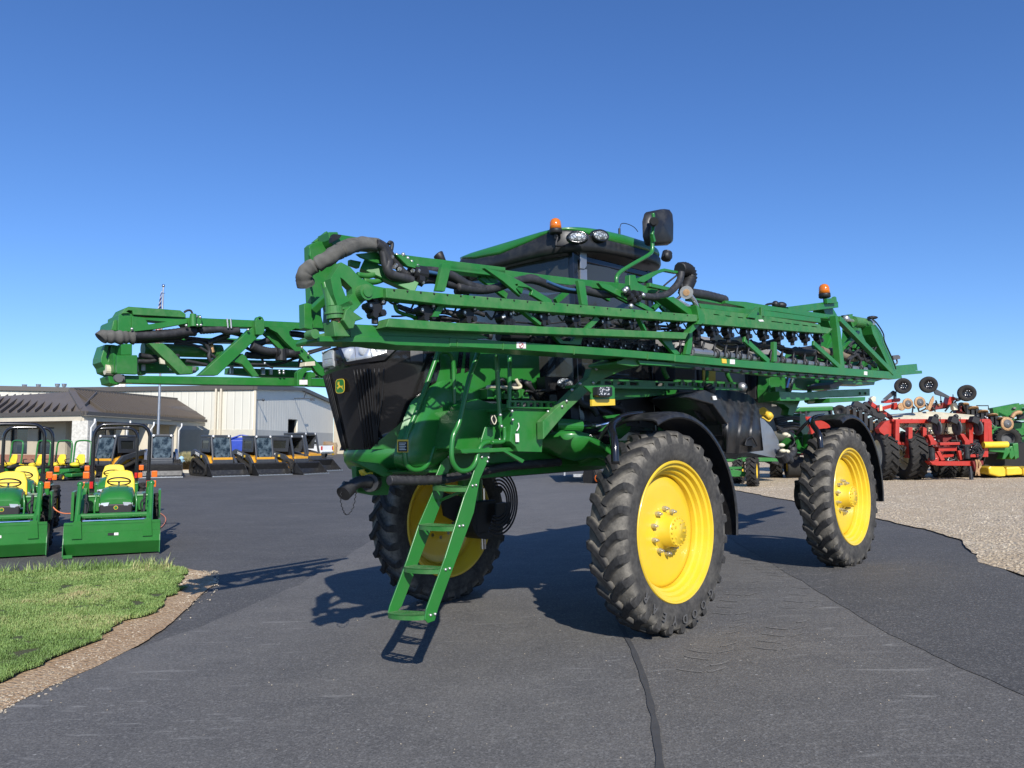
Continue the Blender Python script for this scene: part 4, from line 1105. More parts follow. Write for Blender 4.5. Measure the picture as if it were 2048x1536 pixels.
# glasshouse
s0, s1, t0, t1 = -.40, .92, .78, 2.28
def pane(mb, a, b_, c, d, th=.008):
    n_ = (b_-a).cross(d-a).normalized(); mb.plate([a, b_, c, d], n_*th)
hb0, hb1 = 1.75, 3.50
mb = MB(); rows = []
fr_ = [(s0+.10, t1), (s0-.02, t1-.35), (s0-.06, 1.53), (s0-.02, t0+.35), (s0+.06, t0+.04)]
rows = [[S(s-(.0 if h > 2.2 else 0), t, h) for s, t in fr_] for h in (hb0, 2.5, hb1)]; mb.grid([catmull(r, 3) for r in rows], True)
mb.build('windscreen', M['glass'], SP)
mb = MB(); mb.grid([[S(s0+.10, t0, h), S(s0+.6, t0-.02, h), S(s1, t0, h)] for h in (hb0, 2.5, hb1)], True); mb.build('side_window', M['glass'], SP)
mb = MB(); mb.grid([[S(s0+.10, t1, h), S(s1, t1, h)] for h in (hb0, hb1)]); mb.grid([[S(s1, t0, h), S(s1, t1, h)] for h in (hb0, hb1)]); mb.build('rear_window', M['glass'], SP)
mb = MB()
for s, t, w_ in ((s0+.08, t0+.0, .07), (s0+.10, t1, .06), (s1, t0, .09), (s1, t1, .08)): mb.bar(S(s, t, hb0), S(s, t, 3.52), w_, .06, Vv)
mb.bar(S(s0+.1, t0, 3.48), S(s1, t0, 3.48), .06, .05, Vv); mb.bar(S(s0+.1, t0, 2.35), S(s1, t0, 2.35), .05, .05, Vv)
mb.bar(S(s0+.1, t0-.01, 1.78), S(s1, t0-.01, 1.78), .12, .08, Vv); mb.bar(S(s0-.04, t0+.1, 1.78), S(s0-.04, t1, 1.78), .12, .08, U)
mb.build('cab_pillar', M['blackg'], SP, .008)
mb = MB(); pl(mb, K2, .745, .02, (1045, 360), (1070, 360), (1078, 420), (1078, 520), (1060, 545), (1030, 540), (1025, 400)); pl(mb, K2, .755, .02, (1028, 545), (1080, 545), (1085, 900), (1035, 900)); mb.build('pillar_cover', M['stainless'], SP, .004)
mb = MB(); mb.tube([PT(*K2(570, 400), 1.7), PT(*K2(660, 460), 1.5), PT(*K2(810, 585), 1.2)], .009, n=6); mb.bar(PT(*K2(690, 480), 1.4), PT(*K2(870, 640), 1.1), .02, .02); mb.build('wiper', M['blackm'], SP)
# interior
mb = MB(); mb.box(S(.55, 1.5, 2.75), (.14, .52, .75), Matrix((U, Vv, Z)).transposed()); mb.box(S(.35, 1.5, 2.35), (.5, .5, .16), Matrix((U, Vv, Z)).transposed()); mb.build('driver_seat', M['discg'], SP, .04)
mb = MB(); mb.bar(S(-.15, 1.5, 2.0), S(.02, 1.5, 2.6), .08, .08, Vv); mb.tube([S(.0+.06*math.sin(a), 1.5+.2*math.cos(a), 2.64+.19*math.sin(a)) for a in [2*math.pi*k/12 for k in range(12)]], .014, closed=True); mb.build('steering_column', M['blackm'], SP)
# beacons
def beacon(K, x, y, t, r, h, arm):
    c = PT(*K(x, y), t)
    mb = MB(); mb.lathe([(0, 1), (.35, .985), (.7, .88), (.92, .68), (1., .4), (1., .0), (0, 0)], c, Z, 24); 
    mb = MB(); mb.lathe([(a*r, b_*h) for a, b_ in [(0, 1), (.35, .985), (.7, .88), (.92, .68), (1., .4), (1.02, .0), (0, 0)]], c, Z, 24); bo = mb.build('beacon', M['amber'], SP)
    mb = MB(); mb.lathe([(a*r, b_*h) for a, b_ in [(0, .02), (1.08, .02), (1.1, -.1), (1.1, -.35), (.9, -.42), (0, -.42)]], c, Z, 24); mb.cyl(c-Z*h*.4, c-Z*h*.85, r*.32, n=10); mb.build('beacon_base', M['blackm'], bo)
    mb = MB(); mb.cyl(c+Z*h*.1, c+Z*h*.6, r*.35, n=8); mb.build('beacon_bulb', M['orange'], bo)
    return bo
beacon(K2, 832, 232, .80, .054, .105, None); beacon(K3, 1177, 188, .3, .07, .135, None)
mb = MB(); mb.tube(KK(K2, .78, (840, 280), (845, 300), (835, 345), (860, 362), (1060, 345)), .011); mb.build('beacon_bracket', M['blackm'], SP)
# mirror
mb = MB(); mb.tube(KK(K2, .30, (1312, 655), (1312, 610), (1345, 565), (1440, 505), (1560, 435), (1592, 395), (1592, 290)), .019, n=12); mb.tube(KK(K2, .29, (1590, 280), (1605, 180), (1598, 105)), .017, n=12); mb.bar(PT(*K2(1592, 275), .28), PT(*K2(1605, 330), .28), .03, .03, Vv); MA = mb.build('mirror_arm', M['green_clean'], SP)
mb = MB(); mirr = [(1530, 110), (1545, 95), (1660, 72), (1700, 78), (1722, 110), (1730, 200), (1728, 340), (1710, 358), (1560, 365), (1535, 350), (1518, 290), (1514, 170)]
rows = [KK(K2, .44, *mirr)]; cc = sum(rows[0], V3())/len(mirr)
c_ = [p+(cc-p)*.06-Vv*.05 for p in rows[0]]; d_ = [p+(cc-p)*.2-Vv*.075 for p in rows[0]]; e_ = [p+(cc-p)*.98-Vv*.085 for p in rows[0]]
mb.grid([rows[0], c_, d_, e_], True, True); mb.grid([rows[0], [p+(cc-p)*.98+Vv*.01 for p in rows[0]]], False, True); mb.build('mirror', M['blackp'], MA)
mb = MB(); mb.cyl(PT(*K2(1605, 172), .31), PT(*K2(1605, 172), .24), .045, n=16); mb.cyl(PT(*K2(1605, 172), .26), PT(*K2(1605, 172), .22), .028, n=16); mb.build('mirror_clamp', M['blackm'], MA)
mb = MB(); mb.tube(KK(K2, .8, (1330, 270), (1340, 210), (1355, 185), (1400, 190), (1450, 215), (1480, 250)), .004, n=5); mb.cyl(PT(*K2(1334, 275), .8), PT(*K2(1334, 225), .8), .012); mb.build('antenna_cable', M['blackm'], SP)
mb = MB(); mb.lathe([(.055, 0), (.045, .03), (.0, .03)], PT(*K2(1715, 440), .72), -Vv, 14); mb.cyl(PT(*K2(1700, 465), .75), PT(*K2(1712, 415), .75), .055, n=12); mb.build('roof_lamp', M['blackm'], CAB)
mb = MB(); mb.lathe([(0, 0), (.03, .02), (.06, .12), (.055, .13), (.02, .03)], PT(*K1(1500, 580), 2.4), V3((-.6, 0, .8)), 14); mb.build('horn', M['blackm'], SP)
# ================================================================== BOOMS
def cyl2(mb, p, q, r, n=12): return mb.cyl(p, q, r, n=n)
BN = MB()   # main bottom chord of the near boom is the part; the rest hangs under it
pl(BN, K1, -.06, .22, (330, 1262), (360, 1235), (620, 1245), (1000, 1232), (1400, 1246), (2050, 1285), (2050, 1345), (1700, 1345), (1060, 1320), (900, 1296), (420, 1288), (340, 1290))
tc = [(0, 1085), (600, 1122), (1300, 1172), (2048, 1238)]; bc = [(2048, 1290), (1300, 1232), (600, 1185), (0, 1152)]
pl(BN, K2, -.065, .22, *tc, *bc)
pl(BN, K3, -.07, .11, (0, 668), (750, 727), (1740, 803), (1780, 815), (1790, 850), (1740, 860), (750, 788), (0, 722))
BOOM = BN.build('spray_boom', M['green'], SP, .003)
BOOM['label'] = 'near folded spray boom'
def part(mb, name, mat, bevel=0, parent=None): return mb.build(name, M[mat], parent or BOOM, bevel)
# dark underside channel with nozzle strip under the main chord
mb = MB(); pl(mb, K3, -.02, .06, (0, 742), (160, 752), (760, 800), (1640, 862), (1570, 882), (760, 835), (160, 775), (0, 765)); pl(mb, K2, -.02, .05, (1480, 1262), (2048, 1300), (2048, 1330), (1500, 1295)); part(mb, 'nozzle_rail', 'green', .002)
for x in range(175, 1560, 74):
    y = 765+(x-175)*.067
    mb = MB(); 
    k = 1-.35*(x/1600)
    for dx in (-14, 0, 14): mb.cyl(PT(*K3(x+dx*k, y), -.05), PT(*K3(x+dx*k, y+20*k), -.05), .014, n=8)
    mb.bar(PT(*K3(x-26*k, y+12*k), -.05), PT(*K3(x+26*k, y+14*k), -.05), .018, .03, Vv)
    part(mb, 'spray_nozzle', 'blackm')
# chords a, b of the outer section
mb = MB(); pl(mb, K2, -.15, .10, (-505, 690), (0, 738), (1962, 905), (1945, 955), (1900, 958), (0, 828), (-500, 770)); part(mb, 'outer_upper_chord', 'green_dusty', .004)
mb = MB(); pl(mb, K2, -.15, .10, (-480, 930), (0, 965), (1880, 1045), (1855, 1095), (0, 1028), (-505, 1000)); part(mb, 'outer_lower_chord', 'green_dusty', .004)
mb = MB()
for x in range(-440, 1900, 105): mb.ball(PT(*K2(x, 748+x*.086), -.152), .0065, n=8, m=6)
mb.build('bolt_hole', M['blackm'], BOOM)
mb = MB()
for x in (60, 420, 980, 1560, 2000): mb.bar(PT(*K2(x, 1095+x*.074), -.068), PT(*K2(x-3, 1150+x*.07), -.068), .006, .004, Vv)
mb.build('weld_seam', M['green_dusty'], BOOM)
# gusset at the tip with opening and pins
mb = MB()
pl(mb, K1, -.12, .06, (555, 565), (640, 610), (720, 700), (860, 780), (960, 800), (960, 880), (780, 905), (650, 1035), (660, 1010), (530, 985), (490, 860), (460, 715), holes=[[(548, 702), (580, 725), (655, 800), (660, 850), (625, 890), (600, 880), (565, 790)]])
part(mb, 'tip_gusset', 'green', .004)
mb = MB(); c = PT(*K1(745, 848), -.12); mb.cyl(c, c-Vv*.05, .045, n=24); mb.cyl(c, c-Vv*.058, .03, n=24)
c = PT(*K1(312, 1218), -.08); mb.cyl(c+Vv*.06, c-Vv*.01, .026, n=20); part(mb, 'hinge_pin', 'green_dusty', .003)
mb = MB(); pl(mb, K1, -.14, .08, (640, 965), (660, 1010), (760, 1080), (690, 1100), (670, 1165), (630, 1170), (575, 1090), (600, 1000)); pl(mb, K1, -.10, .1, (480, 1100), (590, 1080), (620, 1180), (640, 1240), (500, 1240)); part(mb, 'lower_gusset', 'green_dusty', .004)
mb = MB(); a = PT(*K1(490, 970), -.08); b_ = PT(*K1(500, 1080), -.08); mb.cyl(a, b_, .048, n=20); mb.cyl(a.lerp(b_, .45), a.lerp(b_, .62), .055, n=20); mb.cyl(PT(*K1(460, 800), -.05), PT(*K1(480, 970), -.06), .04, n=16); pl(mb, K1, -.12, .1, (500, 970), (650, 905), (665, 950), (590, 985), (520, 1010)); part(mb, 'hinge_knuckle', 'green_dusty', .002)
mb = MB(); mb.cyl(PT(*K1(515, 1080), -.07), PT(*K1(525, 1115), -.07), .035, n=16); part(mb, 'rusty_pin', 'rust')
# end frame of the boom (faces forward): flanged post, brackets
mb = MB()
pl(mb, K1, .30, .06, (265, 420), (290, 395), (350, 375), (400, 380), (440, 420), (500, 430), (520, 560), (470, 700), (480, 960), (440, 1180), (380, 1190), (300, 1180), (280, 900), (270, 650), holes=[[(375, 950), (430, 940), (440, 1000), (435, 1170), (400, 1150), (378, 1060)]])
pl(mb, K1, .18, .06, (220, 940), (250, 935), (300, 950), (300, 1180), (225, 1165))
mb.bar(PT(*K1(305, 995), .15), PT(*K1(460, 850), .05), .04, .05, Vv); mb.cyl(PT(*K1(405, 760), .1), PT(*K1(430, 850), .08), .022)
pl(mb, K1, .35, .03, (300, 385), (430, 280), (445, 320), (430, 370), (360, 385)); pl(mb, K1, .12, .02, (275, 430), (300, 560), (300, 600), (270, 500))
part(mb, 'end_frame', 'green', .004)
mb = MB(); pl(mb, K1, .0, .2, (345, 1225), (500, 1185), (600, 1200), (600, 1250), (360, 1262)); mb.cyl(PT(*K1(500, 1120), -.05), PT(*K1(560, 1240), -.05), .05, n=14); part(mb, 'end_foot', 'green_dusty', .006)
# top chord
mb = MB()
pl(mb, K1, .22, .12, (440, 290), (525, 290), (530, 310), (860, 362), (985, 395), (990, 450), (960, 470), (880, 440), (700, 425), (490, 425), (470, 400), (450, 360))
pl(mb, K1, .22, .10, (1040, 485), (1300, 520), (2050, 612), (2050, 680), (1500, 620), (1260, 600), (1100, 535))
pl(mb, K2, .22, .10, (0, 485), (260, 530), (1050, 625), (1700, 690), (1750, 700), (1740, 745), (1230, 705), (700, 640), (0, 555))
part(mb, 'top_chord', 'green', .004)
mb = MB(); pl(mb, K1, .18, .03, (470, 345), (490, 308), (560, 318), (545, 345), (470, 385)); part(mb, 'chord_cap', 'blackm')
mb = MB(); pl(mb, K1, .05, .02, (700, 490), (880, 470), (940, 520), (935, 585), (840, 560), (740, 520)); pl(mb, K1, .12, .03, (640, 540), (740, 560), (720, 620), (640, 590)); part(mb, 'tip_web', 'green', .002)
mb = MB(); mb.bar(PT(*K1(745, 590), .15), PT(*K1(1235, 810), -.02), .075, .05, Vv); mb.tube(KK(K1, .1, (700, 680), (800, 690), (870, 670), (920, 630)), .018); mb.tube(KK(K1, .1, (760, 735), (860, 745), (950, 715), (1000, 690)), .018)
part(mb, 'tip_brace', 'green', .003)
# verticals and diagonals between top chord and outer upper chord
br = MB(); pl(br, K1, -.02, .03, (1478, 575), (1562, 580), (1500, 830), (1420, 825)); pl(br, K2, -.02, .03, (1008, 632), (1062, 645), (1088, 830), (1040, 825)); part(br, 'boom_vertical', 'green', .002)
br = MB(); pl(br, K2, -.02, .03, (270, 535), (420, 572), (560, 640), (800, 785), (805, 812), (745, 808), (640, 745), (650, 712), (620, 690), (540, 680), (520, 700), (560, 760), (420, 640), holes=[[(515, 662), (535, 660), (540, 675), (520, 675)]])
pl(br, K2, -.02, .03, (1170, 652), (1262, 668), (1450, 770), (1615, 870), (1575, 878), (1420, 800), (1200, 690)); pl(br, K1, -.02, .03, (1050, 490), (1140, 515), (1280, 610), (1260, 625), (1160, 600))
part(br, 'boom_diagonal', 'green', .002)
br = MB()
for a, b_ in ((K2(230, 600), K2(440, 760)), (K2(560, 720), K2(440, 600)), (K2(830, 800), K2(1000, 650)), (K2(1250, 780), K2(1120, 700)), (K2(1400, 800), K2(1250, 720)), (K2(1600, 860), K2(1750, 700)), (K2(1700, 880), K2(1560, 720)), (K1(1990, 800), K1(1850, 650))):
    br.bar(PT(*a, .30), PT(*b_, .28), .045, .03, Vv)
part(br, 'inner_diagonal', 'green')
# bay between the outer chords: braces + nozzle bodies
br = MB(); br.tube(KK(K1, -.0, (1040, 930), (1060, 1000), (1110, 1030), (1260, 1075)), .012); pl(br, K2, -.1, .02, (1150, 915), (1180, 940), (1110, 1010), (1060, 1012)); br.bar(PT(*K2(560, 870), -.08), PT(*K2(700, 980), -.08), .02, .04, Vv); br.bar(PT(*K2(1480, 930), -.08), PT(*K2(1530, 1030), -.08), .02, .04, Vv); pl(br, K2, -.12, .06, (1925, 955), (1960, 910), (1990, 900), (1960, 990), (1900, 1050), (1880, 1048)); pl(br, K1, -.1, .03, (1440, 960), (1500, 965), (1440, 1060), (1380, 1060)); part(br, 'bay_brace', 'green')
nz = [(K1(860, 975), 1), (K1(1320, 1010), 1), (K1(1700, 1035), 1), (K1(2035, 1075), .9), (K2(440, 925), 1), (K2(725, 930), .95), (K2(970, 945), .9), (K2(1200, 965), .85), (K2(1410, 970), .8), (K2(1610, 985), .8), (K2(1775, 990), .75)]
nz3 = [(K3(x, y), .8) for x, y in ((170, 455), (290, 462), (415, 482), (560, 492), (695, 500), (812, 505), (920, 515), (1022, 520), (1130, 528))]
rnd = random.Random(4)
def nozzle(px, py, k, t=-.06, sc_=1.):
    mb = MB(); c = PT(px, py, t); d = .05*k*sc_
    ax = Vv
    for a in (40, 110, 180, 250, 320): 
        q = c+(U*math.cos(R(a))+Z*math.sin(R(a)))*d; mb.cyl(q-ax*.035, q+ax*.03, d*.42, n=8)
    mb.cyl(c-ax*.025, c+ax*.05, d*.8, n=12); mb.cyl(c+Z*d, c+Z*d*2.1, d*.5, n=8); mb.cyl(c-Z*d*1.0, c-Z*d*1.9, d*.4, n=8); mb.bar(c+Z*d*1.2-U*d*1.8, c+Z*d*1.5+U*d*1.8, d*.6, d*.8, ax)
    mb.tube([c+U*d*1.5+Z*d*1.4, c+U*d*3+Z*d*.8+ax*.02, c+U*d*4.4+Z*d*1.5], .007, n=6); mb.tube([c-U*d*1.5+Z*d*1.2, c-U*d*2.6-Z*d*.4, c-U*d*3.8+Z*d*.3], .007, n=6)
    o = part(mb, 'nozzle_body', 'blackm')
    mb = MB()
    for a in (40, 180): q = c+(U*math.cos(R(a))+Z*math.sin(R(a)))*d; mb.cyl(q-ax*.037, q-ax*.033, d*.2, n=6)
    o['_s'] = 0; mbs.append(mb)
mbs = []
for (p, k) in nz: nozzle(p[0], p[1], k)
for (p, k) in nz3: nozzle(p[0], p[1], k*1.15, -.0, 1.3)
for (p) in [K2(x, 1150+ (x-1050)*.07) for x in range(1080, 1840, 130)]: nozzle(p[0], p[1], .6, .02, 1.2)
allm = MB()
for q in mbs: allm.add(q.v, q.f)
part(allm, 'nozzle_screws', 'white')
for o in bpy.data.objects:
    if '_s' in o: del o['_s']
# wet boom pipe between b and c
mb = MB(); mb.cyl(PT(*K2(380, 1075), .05), PT(*K2(1840, 1195), .05), .03, n=14); part(mb, 'spray_pipe', 'blackm')
mb = MB(); mb.cyl(PT(*K3(60, 645), .05), PT(*K3(700, 705), .05), .038, n=14); mb.cyl(PT(*K3(800, 712), .05), PT(*K3(1500, 785), .05), .036, n=14); mb.cyl(PT(*K2(1900, 1195), .02), PT(*K2(2048, 1210), .02), .04, n=12); part(mb, 'spray_pipe', 'stainless')
mb = MB()
for x in list(range(40, 1500, 88)):
    y = 640+(x-60)*.094; c = PT(*K3(x, y), .05)
    r = .055; ax = (PT(*K3(x+20, y+2), .05)-c).normalized()
    mb.lathe([(r*.6, 0), (r, .0), (r, .035), (r*.6, .035)], c, ax, 12); mb.tube([c+Z*.05, c+Z*.09-Vv*.04-U*.03, c+Z*.07-Vv*.06-U*.08, c-Z*.03-Vv*.05-U*.1], .011, n=6)
for x in range(600, 1840, 140):
    y = 1080+(x-400)*.082; c = PT(*K2(x, y), .05); mb.lathe([(.03, 0), (.05, 0), (.05, .04), (.03, .04)], c, U, 12)
part(mb, 'pipe_clamps', 'blackm')
mb = MB(); pl(mb, K2, -.04, .03, (790, 1045), (840, 1050), (890, 1110), (960, 1115), (1005, 1060), (1050, 1065), (1030, 1140), (870, 1130)); pl(mb, K2, -.04, .03, (1655, 1090), (1740, 1095), (1770, 1170), (1815, 1210), (1770, 1215)); pl(mb, K2, -.04, .03, (1880, 1085), (1910, 1090), (1890, 1215), (1855, 1215)); pl(mb, K1, -.05, .03, (640, 1125), (700, 1130), (1040, 1145), (1740, 1180), (1900, 1255), (1750, 1262), (1000, 1248), (640, 1245)); part(mb, 'lower_brace', 'green')
# inner section visible at the rear (K3): bracing
mb = MB(); mb.bar(PT(*K3(540, 545), .0), PT(*K3(735, 722), -.02), .06, .03, Vv); pl(mb, K3, -.03, .04, (780, 565), (802, 568), (804, 722), (778, 722)); mb.bar(PT(*K3(1085, 575), -.0), PT(*K3(1300, 770), -.04), .06, .03, Vv); pl(mb, K3, -.03, .05, (115, 500), (140, 480), (135, 600), (120, 670), (80, 665), (112, 600)); part(mb, 'boom_diagonal', 'green', .002)
mb = MB(); pl(mb, K3, -.05, .08, (1265, 358), (1285, 360), (1305, 480), (1338, 778), (1308, 780), (1278, 480)); mb.bar(PT(*K3(1285, 385), -.04), PT(*K3(1705, 812), -.05), .075, .06, Vv); part(mb, 'end_post', 'green', .004)
mb = MB(); pl(mb, K3, .05, .12, (400, 240), (560, 250), (800, 290), (1230, 352), (1272, 358), (1272, 392), (1140, 378), (800, 328), (560, 308), (540, 290), (400, 262)); part(mb, 'top_chord', 'green', .004)
# folded outermost section with slotted cover
mb = MB(); hs = []
for x0 in (300, 395, 490, 580, 755, 800, 865, 930, 1000, 1070):
    y = 345+(x0-300)*.122; hs.append([(x0, y), (x0+45, y+6), (x0+52, y+13), (x0+8, y+8)])
pl(mb, K3, -.10, .10, (205, 300), (700, 360), (1140, 428), (1150, 445), (1242, 462), (1205, 500), (225, 425), (200, 400), holes=hs); part(mb, 'outer_box_section', 'green_dusty', .004)
mb = MB(); pl(mb, K3, -.03, .12, (185, 262), (700, 318), (1145, 378), (1150, 415), (700, 362), (205, 300)); part(mb, 'slotted_cover', 'green', .004)
mb = MB(); pl(mb, K3, -.16, .12, (168, 275), (185, 280), (235, 355), (238, 410), (205, 428), (175, 425), (190, 395), (180, 330)); pl(mb, K3, -.12, .03, (572, 372), (585, 350), (650, 290), (670, 285), (655, 320), (640, 380)); pl(mb, K3, -.1, .03, (680, 290), (698, 300), (706, 385), (685, 385)); part(mb, 'section_bracket', 'green', .003)
mb = MB(); pl(mb, K3, -.104, .006, (655, 392), (690, 390), (702, 405), (668, 406)); pl(mb, K3, -.075, .006, (436, 704), (472, 706), (472, 742), (436, 740)); pl(mb, K3, -.075, .006, (1492, 798), (1515, 800), (1515, 828), (1492, 826)); pl(mb, K2, -.07, .005, (527, 1118), (598, 1122), (598, 1170), (527, 1166)); part(mb, 'white_decal', 'sticker')
mb = MB(); pl(mb, K3, -.075, .006, (370, 698), (405, 702), (408, 735), (374, 733)); part(mb, 'yellow_decal', 'stickery')
mb = MB()
c = PT(*K2(562, 1144), -.073); mb.tube([c+U*.022*math.cos(a)+Z*.018*math.sin(a) for a in [2*math.pi*k/12 for k in range(12)]], .0018, closed=True, n=4, sub=1); mb.bar(c-U*.018-Z*.014, c+U*.018+Z*.014, .003, .003, Vv); part(mb, 'decal_symbol', 'red')
mb = MB(); pl(mb, K3, .1, .1, (150, 205), (180, 205), (400, 255), (720, 312), (690, 322), (400, 275), (150, 232)); pl(mb, K3, .1, .05, (470, 280), (500, 275), (580, 320), (575, 340)); pl(mb, K3, .0, .1, (0, 270), (60, 300), (200, 380), (200, 400), (0, 330)); pl(mb, K3, -.1, .05, (0, 345), (190, 365), (190, 385), (170, 403), (0, 398)); part(mb, 'fold_linkage', 'green', .003)
mb = MB(); mb.tube(KK(K3, .12, (110, 182), (170, 190), (260, 205), (390, 238)), .05, n=12, sub=10, ridge=.03); part(mb, 'hose_sleeve', 'hose')
mb = MB(); mb.cyl(PT(*K2(1862, 728), .0), PT(*K2(1862, 728), -.06), .06, n=20); part(mb, 'eye_bolt', 'steel'); mb = MB(); mb.cyl(PT(*K2(1862, 728), -.06), PT(*K2(1862, 728), -.065), .03, n=16); part(mb, 'pin_face', 'rust')
mb = MB(); mb.tube(KK(K2, -.05, (1885, 745), (1910, 780), (1925, 800), (1945, 850)), .025); mb.cyl(PT(*K2(1790, 790), -.05), PT(*K2(1900, 850), -.05), .018); mb.tube(KK(K2, -.08, (1920, 800), (1950, 830), (1930, 850), (1850, 830), (1800, 800)), .006); part(mb, 'fold_rod', 'steel')
mb = MB(); pl(mb, K2, -.0, .04, (1480, 640), (1500, 610), (1620, 560), (1690, 538), (1800, 560), (1795, 578), (1700, 560), (1640, 580), (1530, 650)); pl(mb, K2, .0, .05, (1415, 590), (1460, 590), (1480, 650), (1550, 690), (1560, 720), (1540, 760), (1430, 720), (1415, 670)); mb.bar(PT(*K2(1560, 670), 0), PT(*K2(1760, 715), 0), .035, .04, Vv); pl(mb, K2, -.1, .12, (1700, 770), (1760, 760), (1930, 880), (1965, 915), (1940, 940), (1880, 900)); part(mb, 'hose_bracket', 'green', .003)
mb = MB()
for x, y in ((1375, 720), (1400, 760), (1440, 740), (1480, 745), (1420, 790), (1460, 770)): mb.cyl(PT(*K2(x, y), -.03), PT(*K2(x+25, y+6), -.03), .035, n=12)
part(mb, 'section_valve', 'blackm')
mb = MB(); 
for x, y in ((1425, 835), (1375, 715), (1390, 700), (1520, 750)): mb.ball(PT(*K2(x, y), -.06), .022)
for x, y in ((1060, 500), (1120, 495), (1160, 530), (1195, 560), (1250, 600), (1105, 525), (1170, 580), (1245, 605)): mb.ball(PT(*K1(x, y), .1), .013)
for x in range(150, 1500, 170): mb.ball(PT(*K2(x, 752+x*.087), -.14), .009)
part(mb, 'fittings', 'steel')
mb = MB(); pl(mb, K1, .1, .02, (1062, 505), (1130, 500), (1215, 540), (1275, 600), (1265, 625), (1165, 605)); part(mb, 'clamp_plate', 'green', .002)
# hoses along the top of the near boom
def hosep(pts, r, K=None, t=.0, mat='hose', ridge=.0, sub=8, name='hose', n=12, parent=None):
    mb = MB(); mb.tube(KK(K, t, *pts) if K else pts, r, n=n, sub=sub, ridge=ridge); return part(mb, name, mat, parent=parent)
h1 = [K1(870, 400), K1(925, 430), K1(960, 500), K1(985, 560), K1(975, 620), K1(1010, 680), K1(1100, 705), K1(1200, 735)]
hosep([PT(*p, -.0) for p in h1], .030)
hosep([PT(*p, .03) for p in [K1(890, 390), K1(950, 425), K1(990, 480), K1(1050, 570), K1(1110, 650), K1(1180, 700), K1(1250, 745)]], .026)
hosep([PT(*p, .0) for p in [K1(930, 440), K1(945, 520), K1(960, 600), K1(1000, 660), K1(1150, 720)]], .024)
h2 = [K1(1290, 650), K1(1400, 650), K1(1560, 690), K1(1700, 770), K1(1850, 815), K2(60, 690), K2(230, 708), K2(350, 695), K2(470, 655), K2(600, 625), K2(700, 640), K2(820, 685), K2(950, 705), K2(1080, 720), K2(1200, 745), K2(1310, 738)]
hosep([PT(*p, .06) for p in h2], .031, ridge=.025, sub=12)
h3 = [K1(1260, 730), K1(1400, 725), K1(1560, 770), K1(1750, 810), K2(50, 715), K2(150, 700), K2(60, 690)]
hosep([PT(*p, .09) for p in h3], .028)
hosep([PT(*p, .10) for p in [K2(560, 635), K2(640, 610), K2(740, 650), K2(860, 700), K2(1000, 690), K2(1100, 705)]], .026)
mb = MB(); mb.tube([PT(*p, .03) for p in [K1(1290, 645), K1(1350, 655), K1(1420, 668), K1(1500, 690)]], .012); mb.tube([PT(*p, .03) for p in [K2(760, 640), K2(830, 670), K2(920, 700), K2(1010, 712)]], .012); part(mb, 'blue_hose', 'bluehose')
hosep([PT(*p, -.02) for p in [K2(1480, 752), K2(1600, 765), K2(1700, 745), K2(1770, 690), K2(1810, 630), K2(1820, 570)]], .032)
hosep([PT(*p, -.0) for p in [K2(1700, 800), K2(1790, 780), K2(1830, 720), K2(1815, 640), K2(1820, 600)]], .014); hosep([PT(*p, -.0) for p in [K2(1595, 820), K2(1600, 770), K2(1680, 680), K2(1790, 590)]], .008)
mb = MB(); mb.tube(KK(K2, .02, (1810, 545), (1850, 545), (1885, 570), (1890, 620), (1860, 690), (1850, 740)), .062, n=10, sub=6, ridge=.10); part(mb, 'wrapped_hose_bundle', 'blackm')
for k in range(6):
    hosep([PT(*p, .1+.02*k) for p in [K1(1000+k*14, 570+k*8), K1(1060+k*10, 600+k*14), K1(1100+k*16, 680), K1(1170+k*14, 700+k*10), K1(1230+k*12, 740+k*8)]], .009, n=6)
mb = MB(); c = PT(*K1(1195, 655), .02); mb.cyl(c, c+U*.1+Z*.0, .05, n=16); mb.cyl(PT(*K1(1240, 720), .0), PT(*K1(1290, 735), .0), .035, n=14); mb.cyl(PT(*K1(1240, 640), .02), PT(*K1(1300, 650), .02), .034, n=14); part(mb, 'hose_coupling', 'blackm')
mb = MB()
for x, y in ((1010, 515), (1045, 590), (1030, 605), (1080, 625), (1200, 640), (1275, 720), (1290, 745), (1250, 640)): mb.cyl(PT(*K1(x, y), -.02), PT(*K1(x+14, y+8), -.02), .014, n=8)
part(mb, 'hose_fittings', 'steel')
hosep([PT(*p, .1) for p in [K1(985, 400), K1(1000, 385), K1(1018, 395), K1(1015, 440), K1(1005, 475)]], .012, n=8)
# grey protective sleeve
mb = MB(); sl = [PT(*p, q) for p, q in ((K1(240, 770), .14), (K1(222, 700), .12), (K1(250, 640), .1), (K1(330, 590), .06), (K1(420, 545), .02), (K1(480, 500), .0), (K1(560, 455), -.01), (K1(650, 420), -.0), (K1(760, 400), .02), (K1(875, 415), .03))]
P = catmull(sl, 8); rows = []; Nn = None
for i, p in enumerate(P):
    t = (P[min(i+1, len(P)-1)]-P[max(i-1, 0)]).normalized(); Nn = t.orthogonal().normalized() if Nn is None else (Nn-t*Nn.dot(t)).normalized(); B = t.cross(Nn); row = []
    for k in range(20):
        a = 2*math.pi*k/20; f = noise.noise(p*9+V3((math.cos(a), math.sin(a), 0))*2.2); f2 = math.sin(i*.9+2.5*math.sin(a))*.025+.16*noise.noise(p*23+V3((math.cos(a), math.sin(a), 0)))
        row.append(p+(Nn*math.cos(a)+B*math.sin(a))*(.044*(1.12 if i < 6 else 1)*(1+.22*f+f2)*(.62 if i in (24, 47) else 1)))
    rows.append(row)
mb.grid(rows, True, True); part(mb, 'hose_sleeve', 'fabric')

